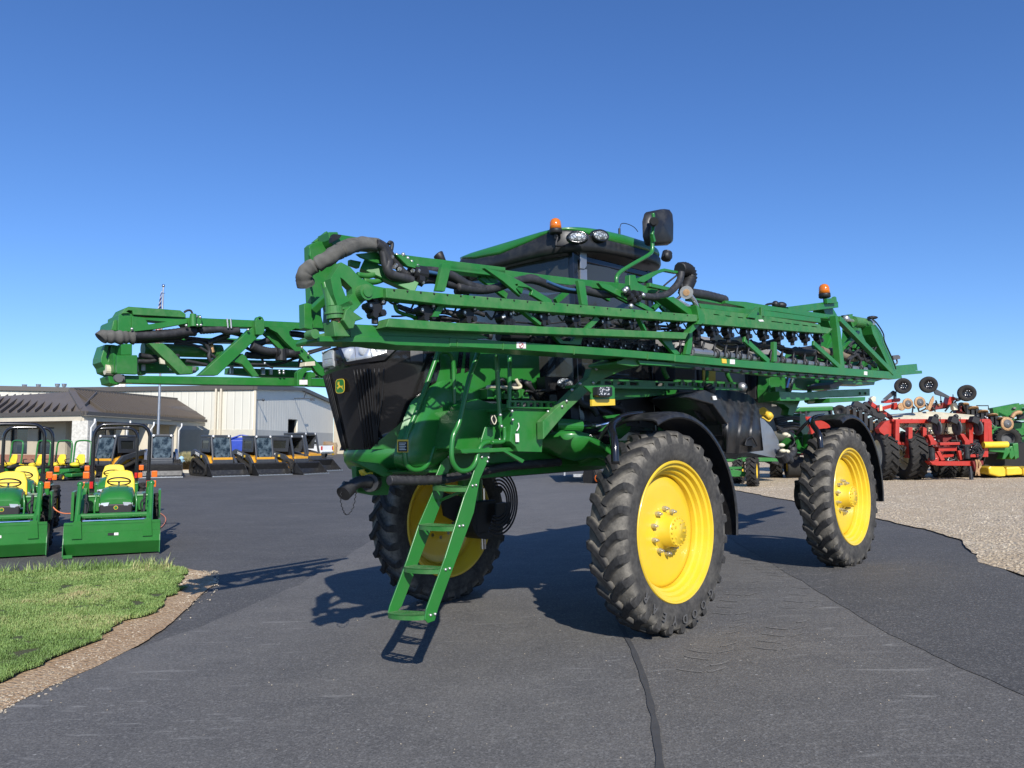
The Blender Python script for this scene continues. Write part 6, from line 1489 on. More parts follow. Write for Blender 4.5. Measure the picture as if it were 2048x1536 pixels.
for k_, (s, e, a_, b2) in enumerate(ws):
    mb = MB(); mb.plate([P_(s, a_), P_(e, a_), P_(e, b2), P_(s, b2)], n_*.03); wo = mb.build('window' if k_ == 0 else 'door', M['winglass'], OF)
    mb = MB()
    for x in (s+.05, e-.05): mb.bar(P_(x, a_)+n_*.06, P_(x, b2)+n_*.06, .12, .16, n_)
    mb.bar(P_(s, b2-.05)+n_*.06, P_(e, b2-.05)+n_*.06, .1, .14, n_); mb.build('window_frame', M['blackm'], wo)
for i, (px, wd) in enumerate(((157, 1.25), (253, .75), (300, .85), (357, .75))):
    q = cross(E0, E1, px) if i else .5; c = E0+(E1-E0).normalized()*q+V3((-.45, .3, 0))
    mb = MB(); mb.box(c+up*1.75, (wd, wd, 3.5)); mb.build('pier', M['stonecol'] if i == 0 else M['beige'], OF, .03)
    mb = MB(); d_ = c+V3((wd*.5+.05, -wd*.3, 0)); mb.tube([d_+V3((.35, 0, EV-.4)), d_+V3((.35, 0, EV-.7)), d_+V3((.08, 0, EV-1.1)), d_+V3((.08, 0, .2))], .07, sub=1, n=8); mb.build('downspout', M['white'], OF)
mb = MB(); mb.box(V3((-48.5, 63.8, ZG+1.75)), (1.0, 1.0, 3.5)); mb.build('pier', M['stonecol'], OF, .03)
# ---- flagpole and limp flag
FY = 48; fx = (317.6-1024)/F*FY; FZ = g(fx); tip = D(325.2, 571.5, FY)
FPt = thing('flagpole', (fx, FY, FZ), 'tall silver flagpole with a ball finial beside the showroom', 'flagpole')
mb = MB(); mb.cyl(V3((fx, FY, FZ)), V3((fx, FY, tip.z)), .09, .05, n=14); mb.build('pole', M['stainless'], FPt)
mb = MB(); mb.ball(V3((fx, FY, tip.z+.0)), .105); mb.cyl(V3((fx, FY, tip.z-.5)), V3((fx, FY, tip.z-.45)), .10, n=12); mb.build('finial', M['chrome'], FPt)
m, nt, b = newmat('flag_cloth'); tc = N(nt, 'ShaderNodeUVMap'); sp_ = N(nt, 'ShaderNodeSeparateXYZ'); nt.links.new(tc.outputs[0], sp_.inputs[0])
stripe = mth(nt, 'GREATER_THAN', mth(nt, 'FRACT', mth(nt, 'MULTIPLY', sp_.outputs[0], 6.5)), .5)
c = mixc(nt, stripe, (.55, .02, .03, 1), (.8, .8, .8, 1))
mp = N(nt, 'ShaderNodeMapping'); nt.links.new(tc.outputs[0], mp.inputs[0]); mp.inputs['Scale'].default_value = (9, 14, 1); vo = N(nt, 'ShaderNodeTexVoronoi', voronoi_dimensions='2D'); vo.inputs['Scale'].default_value = 1; vo.inputs['Randomness'].default_value = .1; nt.links.new(mp.outputs[0], vo.inputs['Vector'])
star = mth(nt, 'LESS_THAN', vo.outputs['Distance'], .27)
cc = mixc(nt, star, (.012, .02, .12, 1), (.85, .85, .85, 1)); cant = mth(nt, 'LESS_THAN', sp_.outputs[1], .52)
nt.links.new(mixc(nt, cant, c, cc), b.inputs['Base Color']); b.inputs['Roughness'].default_value = .8; M['flag'] = m
zt = D(325, 582, FY).z; zb = D(325, 716, FY).z; rows = []; uvs = []
for j in range(25):
    v_ = j/24; row = []
    wdt = .08+.26*min(1, v_*1.7)
    for i in range(15):
        u_ = i/14; row.append(V3((fx-.02-wdt*(u_-.15)*1.0, FY-.12-.12*math.sin(u_*14+v_*3)*min(1, v_*3)-.05, zt+(zb-zt)*v_-.2*u_*(1-v_))))
    rows.append(row)
mb = MB(); mb.grid(rows, True); fo = mb.build('flag', M['flag'], fixn=False)
uvl = fo.data.uv_layers.new(name='UVMap')
for poly in fo.data.polygons:
    for li, vi in zip(poly.loop_indices, poly.vertices): uvl.data[li].uv = ((vi % 15)/14, (vi//15)/24)
tag(fo, 'limp flag with white stars on blue and red stripes hanging down the flagpole', 'flag')

# ================================================================== small wheels shared by the yard machines
_wc = {}
def small_wheel(name, r, w, rimr, tm, rm, lugs, parent, c, axis=(1, 0, 0), lug_h=.03):
    """vertical wheel, axle along local x; parts: tyre, rim"""
    c = V3(c); e = bpy.data.objects.new(name, None); COL.objects.link(e); e.parent = parent; e.location = c
    key = (r, w, rimr, tm, rm, lugs)
    if key not in _wc:
        mb = MB(); prof = [(rimr, -w*.42), (rimr+.02, -w*.5), (r-.05, -w*.52), (r-lug_h*.8, -w*.44), (r-lug_h, 0), (r-lug_h*.8, w*.44), (r-.05, w*.52), (rimr+.02, w*.5), (rimr, w*.42)]
        mb.lathe(prof, (0, 0, 0), (1, 0, 0), 32)
        for i in range(lugs):
            for sd in (-1, 1):
                a = 2*math.pi*(i+(.5 if sd > 0 else 0))/lugs; P = []
                for q in (0., 1.):
                    aa = a+q*.5*w/r; P.append(V3((sd*q*w*.5, math.cos(aa)*(r-lug_h*.45), math.sin(aa)*(r-lug_h*.45))))
                mb.bar(P[0], P[1], lug_h*1.5, lug_h*1.2, P[0].normalized())
        t = mb.build('tyre', M[tm]); md = t.data; bpy.data.objects.remove(t)
        mb = MB(); mb.lathe([(rimr+.01, -w*.42), (rimr-.02, -w*.38), (rimr-.04, -w*.1), (rimr*.4, -w*.06), (0, -w*.1)], (0, 0, 0), (1, 0, 0), 24); mb.lathe([(rimr+.01, w*.42), (rimr-.02, w*.38), (rimr-.04, w*.1), (rimr*.4, w*.06), (0, w*.1)], (0, 0, 0), (1, 0, 0), 24)
        t = mb.build('rim', M[rm]); mr = t.data; bpy.data.objects.remove(t); _wc[key] = (md, mr)
    for n_, d_ in zip(('tyre', 'rim'), _wc[key]):
        o = bpy.data.objects.new(n_, d_); COL.objects.link(o); o.parent = e
    return e
def dup_tree(root, loc, rz, label, scale=None):
    byp = {}
    for o in bpy.data.objects:
        if o.parent: byp.setdefault(o.parent.name, []).append(o)
    def rec(o, par):
        c = o.copy(); COL.objects.link(c); c.parent = par
        for k in byp.get(o.name, []): rec(k, c)
        return c
    r_ = rec(root, None); r_.location = loc; r_.rotation_euler = (0, 0, rz); r_['label'] = label
    if scale: r_.scale = scale
    return r_
# ---- compact tractor; local: front towards -y, x to its left as seen from the front
TR = thing('compact_tractor', (0, 0, 0), 'compact green loader tractor with yellow seat, nearest the grass corner', 'tractor', 'compact loader tractors parked in two rows')
def tp(mb, name, mat, parent=None, bevel=0): return mb.build(name, M[mat], parent or TR, bevel)
mb = MB(); prof = [(.02, .24), (.10, .52), (.13, .615), (.50, .52), (.56, .20), (.50, .05), (.44, .05), (.49, .20), (.44, .47), (.14, .56), (.06, .24)]
for sx in (-1, 1): mb.plate([V3((sx*.69, y, z)) for y, z in [(.0, .03), (.02, .22), (.10, .53), (.50, .47), (.56, .20), (.50, .05), (.2, .0)]], V3((-sx*.012, 0, 0)))
for (y0, z0), (y1, z1) in zip([(.05, .22), (.05, .53), (.50, .47), (.56, .20)], [(.05, .53), (.50, .47), (.56, .20), (.50, .05)]): mb.bar(V3((0, y0, z0)), V3((0, y1, z1)), .012, 1.37, (1, 0, 0))
mb.bar(V3((0, .05, .215)), V3((0, .2, .02)), .012, 1.37, (1, 0, 0)); mb.bar(V3((-.68, .05, .535)), V3((.68, .05, .535)), .03, .04); mb.bar(V3((-.68, .045, .40)), V3((.68, .045, .40)), .008, .012); mb.bar(V3((-.68, .03, .03)), V3((-.55, .03, .03)), .03, .05)
BK = tp(mb, 'bucket', 'green_clean')
mb = MB(); mb.bar(V3((-.05, .018, .42)), V3((.09, .018, .42)), .05, .008, (0, 1, .25)); 
mb2 = MB(); mb2.plate([V3((-.07, .04, .33)), V3((.02, .04, .33)), V3((.02, .04, .37)), V3((-.07, .04, .37))], V3((0, -.004, 0))); tp(mb2, 'bucket_label', 'blackm', BK)
mb2 = MB(); mb2.plate([V3((.02, .04, .33)), V3((.08, .04, .33)), V3((.08, .04, .37)), V3((.02, .04, .37))], V3((0, -.004, 0))); tp(mb2, 'bucket_label', 'sticker', BK)
for s in (-1, 1):
    mb = MB(); mb.bar(V3((s*.50, .12, .45)), V3((s*.50, .30, .62)), .10, .05, (1, 0, 0)); mb.bar(V3((s*.50, .30, .55)), V3((s*.50, 1.25, 1.02)), .10, .06, (1, 0, 0)); mb.bar(V3((s*.48, 1.20, 1.12)), V3((s*.48, 1.30, .50)), .12, .07, (1, 0, 0)); mb.cyl(V3((s*.53, .24, .52)), V3((s*.53, .62, 1.12)), .038, n=12); mb.ball(V3((s*.53, .62, 1.12)), .05); mb.bar(V3((s*.66, 1.2, .5)), V3((s*.66, 1.2, .98)), .5, .04, (1, 0, 0))
    mb.plate([V3((s*.50-.07, .035, .30)), V3((s*.50+.07, .035, .30)), V3((s*.50+.05, .03, .58)), V3((s*.50-.05, .03, .58))], V3((0, -.02, .0))); tp(mb, 'loader_arm', 'green_clean')
    mb = MB(); mb.cyl(V3((s*.43, .32, .50)), V3((s*.43, .55, .95)), .022, n=10); mb.tube([V3((s*.45, .35, .9)), V3((s*.38, .35, .8)), V3((s*.42, .35, .6))], .012); tp(mb, 'loader_cylinder', 'blackm')
    mb = MB(); mb.box((s*.40, 1.55, .88), (.26, .80, .05)); mb.box((s*.40, 1.18, .76), (.26, .04, .28)); mb.box((s*.40, 1.94, .76), (.26, .04, .28)); tp(mb, 'rear_fender', 'green_clean', None, .02)
    mb = MB(); mb.box((s*.55, 1.78, 1.05), (.09, .05, .12)); lo = tp(mb, 'signal_lamp', 'orange', None, .01); mb = MB(); mb.box((s*.55-s*.09, 1.79, 1.05), (.06, .04, .12)); tp(mb, 'tail_lamp', 'redlens')
    mb = MB(); mb.plate([V3((s*.12, .66, .755)), V3((s*.25, .68, .745)), V3((s*.25, .685, .80)), V3((s*.10, .66, .81))], V3((0, .03, 0))); tp(mb, 'headlight', 'reflector')
    small_wheel('wheel', .27, .20, .13, 'rubber', 'yellow', 14, TR, (s*.46, .95, .27)); small_wheel('wheel', .44, .30, .22, 'rubber', 'yellow', 18, TR, (s*.50, 1.62, .44), lug_h=.04)
mb = MB(); mb.cyl(V3((-.55, .36, .62)), V3((.55, .36, .62)), .045, n=12); tp(mb, 'cross_tube', 'green_clean')
mb = MB(); mb.cyl(V3((-.45, .30, .55)), V3((.5, .30, .55)), .016, n=10); tp(mb, 'leveling_rod', 'chrome')
mb = MB(); rows = []
for y, w_, z0, z1 in ((.68, .24, .78, .86), (.72, .25, .74, .93), (.85, .26, .74, .99), (1.1, .27, .76, 1.04), (1.30, .25, .78, 1.06), (1.36, .2, .8, 1.02)):
    rows.append([V3((x*w_, y, z0+(z1-z0)*h)) for x, h in ((-1, 0), (-1.02, .5), (-.9, .85), (-.5, 1), (0, 1.03), (.5, 1), (.9, .85), (1.02, .5), (1, 0))])
mb.grid(rows, True); mb.add(rows[0], [tuple(range(9))]); mb.bar(V3((0, .9, 1.012)), V3((0, 1.3, 1.075)), .008, .012); tp(mb, 'hood', 'green_clean')
mb = MB(); mb.box((0, .70, .68), (.50, .06, .20)); mb.box((0, 1.0, .62), (.4, .6, .25)); tp(mb, 'grille', 'blackm', None, .02)
mb = MB(); mb.tube([V3((-.29, .70, .95)), V3((-.31, .64, .80)), V3((-.30, .62, .60)), V3((-.2, .60, .56)), V3((.2, .60, .56)), V3((.30, .62, .60)), V3((.31, .64, .80)), V3((.29, .70, .95))], .016); tp(mb, 'brush_guard', 'green_clean')
mb = MB(); mb.cyl(V3((0, .665, .72)), V3((0, .66, .72)), .033, n=16); tp(mb, 'badge', 'yellow'); mb = MB(); mb.cyl(V3((0, .66, .72)), V3((0, .657, .72)), .026, n=16); tp(mb, 'badge_center', 'green_clean')
mb = MB(); mb.box((0, 1.35, .42), (.34, 1.1, .3)); mb.box((0, 1.55, .55), (.7, .5, .04)); mb.box((0, .9, .28), (.7, .12, .12)); tp(mb, 'chassis', 'blackm')
mb = MB(); mb.ball((0, 1.62, .93), .24, (1, .9, .35)); tp(mb, 'seat', 'ywseat'); mb = MB(); mb.plate([V3((x, 1.80+(z-.9)*.25, z)) for x, z in ((-.25, .85), (.25, .85), (.235, 1.12), (.19, 1.27), (.10, 1.30), (-.10, 1.30), (-.19, 1.27), (-.235, 1.12))], V3((0, .11, 0))); tp(mb, 'seat_back', 'ywseat', None, .04)
mb = MB(); ro = Matrix.Rotation(R(-25), 3, 'X'); mb.tube([V3((0, 1.42, 1.12))+ro @ V3((math.cos(a)*.18, math.sin(a)*.18, 0)) for a in [2*math.pi*k/14 for k in range(14)]], .013, closed=True, sub=2); mb.bar(V3((0, 1.35, .95)), V3((0, 1.42, 1.11)), .03, .03); mb.bar(V3((-.17, 1.42, 1.12)), V3((.17, 1.42, 1.12)), .02, .02); tp(mb, 'steering_wheel', 'blackm')
mb = MB(); mb.tube([V3((-.46, 2.0, .60)), V3((-.46, 2.0, 1.0)), V3((-.46, 2.0, 1.75)), V3((-.45, 2.0, 1.98)), V3((-.36, 2.0, 2.11)), V3((-.2, 2.0, 2.14)), V3((.2, 2.0, 2.14)), V3((.36, 2.0, 2.11)), V3((.45, 2.0, 1.98)), V3((.46, 2.0, 1.75)), V3((.46, 2.0, 1.0)), V3((.46, 2.0, .60))], .034, n=10); mb.bar(V3((-.46, 2, .6)), V3((-.46, 2, 1.25)), .08, .08, (1, 0, 0)); mb.bar(V3((.46, 2, .6)), V3((.46, 2, 1.25)), .08, .08, (1, 0, 0)); tp(mb, 'roll_bar', 'blackg')
mb = MB(); mb.box((.56, 2.02, 1.22), (.10, .06, .12)); mb.box((-.56, 2.02, 1.22), (.10, .06, .12)); tp(mb, 'hazard_lamps', 'orange', None, .01)
mb = MB(); mb.box((0, 2.2, .5), (1.15, .35, .25)); tp(mb, 'rear_tiller_cover', 'green_clean', None, .03)
yaw = R(25); bx = V3((math.cos(yaw), math.sin(yaw), 0)); by = V3((-math.sin(yaw), math.cos(yaw), 0)); bc = G(123, 1119)+bx*.69; bc.z = 0; yw2 = R(28); bl = G(92, 1114)-V3((math.cos(yw2), math.sin(yw2), 0))*.69; bl.z = 0
def tloc(c): return (c.x, c.y, g(c.x))
TR.location = tloc(bc); TR.rotation_euler = (0, 0, yaw)
def hooploc(px, Y): X = (px-1024)/F*Y; return V3((X, Y, 0))-by*2.0
dup_tree(TR, tloc(bl), yw2, 'compact green loader tractor cut off by the left edge of the photo')
RK = dup_tree(TR, tloc(hooploc(233.5, 17.6)), yaw, 'compact green tractor mostly hidden behind the loader tractor beside the grass corner')
RL = dup_tree(TR, tloc(hooploc(60, 16.6)), yaw, 'compact green tractor mostly hidden behind the leftmost loader tractor')
gone = []
for o in list(bpy.data.objects):
    q = o.parent
    while q is not None and q.parent is not None: q = q.parent
    if q in (RK, RL) and o.name.split('.')[0] in ('bucket', 'bucket_label', 'loader_arm', 'loader_cylinder', 'cross_tube', 'leveling_rod'): gone.append(o)
for o in gone: bpy.data.objects.remove(o)
def cord(name, pts, label):
    mb = MB(); mb.tube([p for p in pts], .011, n=6); tag(mb.build(name, M['cord']), label, 'cord')
cord('extension_cord', [G(*K8(1200, 1270))+up*.02, G(*K8(1270, 1240))+up*.01, G(*K8(1305, 1190))+up*.01, G(*K8(1290, 1150))+up*.01, G(*K8(1225, 1115))+up*.02], 'orange cord looping on the asphalt right of the loader tractor')
cord('extension_cord', [D(*K8(405, 1065), 13), D(*K8(450, 1110), 13), D(*K8(510, 1130), 12.9), D(*K8(580, 1128), 12.8)], 'orange cord hanging between the two front loader tractors')
# ---- zero-turn mowers
ZM = thing('ride_on_mower', (0, 0, 0), 'm', 'mower', 'ride-on mowers parked before the showroom')
def zp(mb, name, mat, bevel=0): return mb.build(name, M[mat], ZM, bevel)
mb = MB(); mb.box((.75, 0, .25), (1.0, 1.5, .18)); mb.box((1.35, 0, .30), (.3, .5, .1)); zp(mb, 'mower_deck', 'green_clean', .05)
mb = MB(); mb.box((.1, 0, .45), (1.5, .55, .18)); mb.bar(V3((.5, .3, .45)), V3((1.5, .35, .35)), .08, .08); mb.bar(V3((.5, -.3, .45)), V3((1.5, -.35, .35)), .08, .08); zp(mb, 'frame', 'green_clean', .03)
mb = MB(); mb.ball((-.0, 0, .72), .3, (1, .9, .4)); mb.plate([V3((-.22-(z-.8)*.2, y, z)) for y, z in ((-.24, .75), (.24, .75), (.24, 1.0), (.15, 1.22), (-.15, 1.22), (-.24, 1.0))], V3((-.1, 0, 0))); zp(mb, 'seat', 'ywseat', .05)
for s in (-1, 1):
    mb = MB(); mb.ball((-.1, s*.42, .60), .3, (1.3, .5, .45)); zp(mb, 'fender', 'blackp')
    mb = MB(); mb.bar(V3((-.35, s*.42, .62)), V3((.45, s*.44, .76)), .05, .08, (0, 1, 0)); zp(mb, 'console_stripe', 'yellow')
    mb = MB(); mb.tube([V3((.2, s*.35, .65)), V3((.35, s*.35, .95)), V3((.3, s*.15, 1.0))], .02); zp(mb, 'control_lever', 'blackm')
    small_wheel('wheel', .30, .28, .15, 'rubber', 'yellow', 0, ZM, (0, 0, 0)).location = (-.45, s*.52, .30)
    small_wheel('wheel', .17, .14, .09, 'rubber', 'yellow', 0, ZM, (0, 0, 0)).location = (1.5, s*.42, .17)
for o in list(bpy.data.objects):
    if o.parent == ZM and o.type == 'EMPTY': o.rotation_euler = (0, 0, math.pi/2)
mb = MB(); mb.tube([V3((-.35, -.45, .5)), V3((-.42, -.45, 1.3)), V3((-.45, -.42, 1.75)), V3((-.45, -.25, 1.88)), V3((-.45, .25, 1.88)), V3((-.45, .42, 1.75)), V3((-.42, .45, 1.3)), V3((-.35, .45, .5))], .04, n=8); zp(mb, 'roll_bar', 'green_clean')
mb = MB(); mb.box((-.75, 0, .6), (.5, .6, .4)); zp(mb, 'engine', 'blackm', .04)
zs = [((20, 37), 'ride-on mower with yellow seat and green roll bar, leftmost before the showroom windows'), ((75, 36.5), 'ride-on mower with yellow seat below the second showroom window'), ((118, 37), 'ride-on mower with raised green roll bar just left of the corner stone pier'), ((157, 37), 'ride-on mower with yellow seat parked right in front of the corner stone pier')]
zprev = None
for k, ((px, Y), lb) in enumerate(zs):
    X = (px-1024)/F*Y; a = R(-115+6*k)
    if k == 0: ZM.location = (X, Y, g(X)); ZM.rotation_euler = (0, 0, a); ZM['label'] = lb
    else: dup_tree(ZM, (X, Y, g(X)), a, lb)
# ---- skid steer loaders; front towards +x
def skid(name, label, cat, tracks, main, arm, cabc, group, lettering, glass=True, lip='steel', bucket_in=.0):
    rt = thing(name, (0, 0, 0), label, cat, group)
    def sp_(mb, n_, mat, parent=None, bevel=0): return mb.build(n_, M[mat], parent or rt, bevel)
    mb = MB(); mb.box((-.25, 0, .62), (2.3, 1.0, .62)); mb.box((-1.15, 0, .95), (.7, 1.3, .5)); mb.plate([V3((-1.5, -.62, .55)), V3((.75, -.62, .55)), V3((.5, -.62, .95)), V3((-1.4, -.62, 1.2))], V3((0, 1.24, 0))); sp_(mb, 'body', main, None, .03)
    for s in (-1, 1):
        if tracks:
            mb = MB(); pr = catmull([V3((x, s*.78, z)) for x, z in ((-1.25, .30), (-1.1, .06), (-.6, .0), (.6, .0), (1.0, .08), (1.08, .28), (.9, .42), (.1, .62), (-.55, .85), (-.8, .86), (-1.0, .72))], 5, True)
            inn = [V3((p.x*.86-.02, p.y, .40+(p.z-.40)*.80)) for p in pr]; off = V3((0, .36 if s < 0 else -.36, 0))*.5; A_ = [p-off for p in pr]; B_ = [p+off for p in pr]; C2 = [p-off for p in inn]; D2 = [p+off for p in inn]
            mb.grid([A_, B_, D2, C2], True, True); mb.grid([C2, A_], False, True)
            for i in range(0, len(pr), 1): mb.bar(A_[i], B_[i], .05, .03, (0, 0, 1))
            sp_(mb, 'track', 'rubber'); mb = MB()
            for x in (-.75, -.3, .15, .6): mb.cyl(V3((x, s*.66, .17)), V3((x, s*.9, .17)), .13, n=14)
            mb.cyl(V3((-.75, s*.66, .62)), V3((-.75, s*.9, .62)), .2, n=14); mb.cyl(V3((.85, s*.66, .26)), V3((.85, s*.9, .26)), .18, n=14); mb.plate([V3((-1, s*.8, .2)), V3((.7, s*.8, .2)), V3((.5, s*.8, .4)), V3((-.6, s*.8, .7))], V3((0, s*.04, 0))); sp_(mb, 'undercarriage', 'blackm')
        else:
            for x in (-.72, .62): 
                e = small_wheel('wheel', .42, .30, .22, 'rubber', 'ocher', 16, rt, (x, s*.72, .42)); e.rotation_euler = (0, 0, math.pi/2)
        # lift arm: rear tower, long beam forward, front drop
        mb = MB(); mb.plate([V3((x, s*.78, z)) for x, z in ((-1.62, .95), (-1.55, 1.25), (-1.2, 1.35), (.35, 1.05), (.75, .75), (1.28, .22), (1.22, .05), (.98, .1), (.45, .68), (.1, .85), (-1.2, 1.08))], V3((0, -s*.14, 0))); ao = sp_(mb, 'lift_arm', arm, None, .02)
        if lettering and s < 0:
            fr = frame(V3((-.55, s*.80, 1.10)), V3((.94, 0, -.19)), V3((.19, 0, .94))); text_mesh('DEERE', .19, fr, M['white'], 'arm_lettering', ao, .004, .004, 1.15)
            mb = MB(); mb.box((.02, s*.80, .98), (.13, .02, .12)); sp_(mb, 'arm_badge', 'stickery', ao)
        mb = MB(); mb.cyl(V3((-.95, s*.62, .8)), V3((-.1, s*.66, .92)), .04, n=8); mb.cyl(V3((.75, s*.5, .5)), V3((1.2, s*.5, .35)), .035, n=8); sp_(mb, 'lift_cylinder', 'steel')
        mb = MB(); mb.cyl(V3((.47, s*.40, 2.03)), V3((.53, s*.40, 2.03)), .055, n=12); sp_(mb, 'work_lamp', 'white')
        mb = MB(); mb.plate([V3((-.9, s*.47, 1.2)), V3((.35, s*.47, 1.2)), V3((.45, s*.47, 1.95)), V3((-.85, s*.47, 1.95))], V3((0, s*.05, 0)), [[V3((-.75, s*.47, 1.38)), V3((.18, s*.47, 1.38)), V3((.25, s*.47, 1.8)), V3((-.72, s*.47, 1.8))]]); sp_(mb, 'cab_side', cabc); mb = MB(); mb.plate([V3((-.75, s*.48, 1.38)), V3((.18, s*.48, 1.38)), V3((.25, s*.48, 1.8)), V3((-.72, s*.48, 1.8))], V3((0, s*.01, 0))); sp_(mb, 'side_window', 'glass')
    mb = MB(); mb.box((-.2, 0, 2.02), (1.45, 1.05, .12)); sp_(mb, 'cab_roof', cabc, None, .03)
    mb = MB(); mb.bar(V3((.78, -.47, .80)), V3((.50, -.47, 1.98)), .10, .10, (0, 1, 0)); mb.bar(V3((.78, .47, .80)), V3((.50, .47, 1.98)), .10, .10, (0, 1, 0)); mb.box((.86, 0, .60), (.14, 1.02, .44)); sp_(mb, 'cab_frame', cabc, None, .02)
    if glass:
        mb = MB(); mb.plate([V3((.80, -.30, .85)), V3((.80, .30, .85)), V3((.73, .42, 1.1)), V3((.56, .42, 1.85)), V3((.53, .3, 1.95)), V3((.53, -.3, 1.95)), V3((.56, -.42, 1.85)), V3((.73, -.42, 1.1))], V3((.015, 0, .004))); sp_(mb, 'front_door_glass', 'cabglass')
    mb = MB(); mb.box((-.85, 0, 1.35), (.1, 1.0, 1.2)); mb.box((-.1, 0, 1.2), (.4, .45, .6)); sp_(mb, 'cab_rear', 'blackm')
    mb = MB(); mb.bar(V3((.96, -.32, .56)), V3((.96, .32, .56)), .07, .08); sp_(mb, 'step_bar', 'ocher')
    # bucket
    mb = MB(); pr = [(1.22, .62), (1.30, .66), (1.36, .60), (1.25, .30), (1.32, .08), (2.02, .03), (2.02, .0), (1.25, .03), (1.17, .30)]
    mb.plate([V3((x, -.93, z)) for x, z in pr], V3((0, 1.86, 0)))
    for s in (-1, 1): mb.plate([V3((x, s*.93, z)) for x, z in ((1.22, .62), (1.36, .62), (1.95, .06), (1.95, .0), (1.25, .03), (1.17, .3))], V3((0, -s*.03, 0)))
    bo = sp_(mb, 'bucket', 'blackp'); mb = MB(); mb.box((1.99, 0, .022), (.10, 1.88, .05))
    for i in range(9): mb.ball((1.9, -.85+.21*i, .04), .02)
    sp_(mb, 'cutting_edge', lip, bo)
    return rt
gk = 'skid steer loaders parked in a row'
def sk_place(o, px, Y, hd, sc_=1.): X = (px-1024)/F*Y; o.location = (X, Y, g(X)); o.rotation_euler = (0, 0, R(hd)); o.scale = (sc_,)*3
s1_ = skid('track_loader', 'dark grey and yellow track loader, first right of the shrub island', 'loader', True, 'ocher', 'grey', 'grey', gk, True)
sk_place(s1_, 436, 41.5, -48, 1.06)
X = (519-1024)/F*43.0; s2_ = dup_tree(s1_, (X, 43.0, g(X)), R(-45), 'track loader with sloping lettered arm standing second in the row of loaders', (1.05,)*3)
s3_ = skid('wheel_loader', 'wheeled skid steer with open cab and yellow rims, third in the loader row', 'loader', False, 'ocher', 'grey', 'grey', gk, True, False)
sk_place(s3_, 581, 44, -28, 1.06)
X = (607-1024)/F*48.5; dup_tree(s3_, (X, 48.5, g(X)), R(-24), 'wheeled skid steer farthest right, next to the white pickup', (1.16,)*3)
s4_ = dup_tree(s1_, ((232-1024)/F*39.5, 39.5, g(-20)), R(-100), 'dark track loader seen through the roll bar of the loader tractor', (1.05,)*3)
s5_ = skid('utility_loader', 'silver and grey skid steer facing the camera with a wide blade bucket, below the flagpole', 'loader', False, 'grey', 'stainless', 'grey', gk, False)
sk_place(s5_, 326, 40.5, -64, 1.07)
# blue machine top behind the loaders
mb = MB(); mb.box((0, 0, 1.2), (2.0, 1.4, 1.5)); mb.box((.2, 0, 2.0), (1.3, 1.1, .3)); mb.bar(V3((-.9, -.6, 1.9)), V3((.2, -.6, 2.3)), .12, .1); mb.bar(V3((.2, -.6, 2.3)), V3((1.1, -.6, 2.15)), .12, .1)
BL = thing('blue_tractor', (0, 0, 0), 'blue tractor bonnet showing behind the second loader', 'tractor'); mb.build('hood', M['blue'], BL, .12)
for x in (-.9, .9):
    for s in (-1, 1): small_wheel('wheel', .55, .35, .3, 'rubber', 'white', 0, BL, (x, s*.8, .55)).rotation_euler = (0, 0, math.pi/2)
X = (480-1024)/F*52; BL.location = (X, 52, g(X)); BL.rotation_euler = (0, 0, R(12))
# ---- pickup, seen from behind
PK = thing('pickup_truck', (0, 0, 0), 'white pickup truck seen from behind beside the pallet stack', 'truck')
def pp(mb, n_, mat, parent=None, bevel=0): return mb.build(n_, M[mat], parent or PK, bevel)
mb = MB(); mb.plate([V3((x, -.98, z)) for x, z in ((-2.9, .62), (-2.9, 1.42), (-.7, 1.42), (-.6, 1.45), (1.1, 1.42), (2.6, 1.3), (2.85, 1.0), (2.85, .55))], V3((0, 1.96, 0))); bo = pp(mb, 'body', 'white', None, .05)
mb = MB(); mb.plate([V3((x, -.85, z)) for x, z in ((-.75, 1.42), (-.6, 1.95), (.5, 1.98), (1.3, 1.42))], V3((0, 1.7, 0))); pp(mb, 'cab', 'white', None, .06)
mb = MB(); mb.box((-.69, 0, 1.7), (.06, 1.4, .35)); mb.box((.1, -.86, 1.68), (1.2, .04, .35)); mb.box((.1, .86, 1.68), (1.2, .04, .35)); pp(mb, 'rear_window', 'glass')
mb = MB(); mb.box((-1.8, 0, 1.43), (2.0, 1.7, .04)); pp(mb, 'bed_cover', 'blackm')
mb = MB(); mb.box((-2.98, 0, .62), (.16, 1.9, .22)); pp(mb, 'bumper', 'chrome', None, .03)
for s in (-1, 1):
    mb = MB(); mb.box((-2.88, s*.90, 1.12), (.10, .2, .45)); pp(mb, 'tail_lamp', 'redlens', None, .02)
    for x in (-1.7, 1.8): small_wheel('wheel', .4, .28, .25, 'rubber', 'steel', 0, PK, (x, s*.86, .40)).rotation_euler = (0, 0, math.pi/2)
X = (618-1024)/F*88; PK.location = (X, 88, g(X)); PK.rotation_euler = (0, 0, R(152))
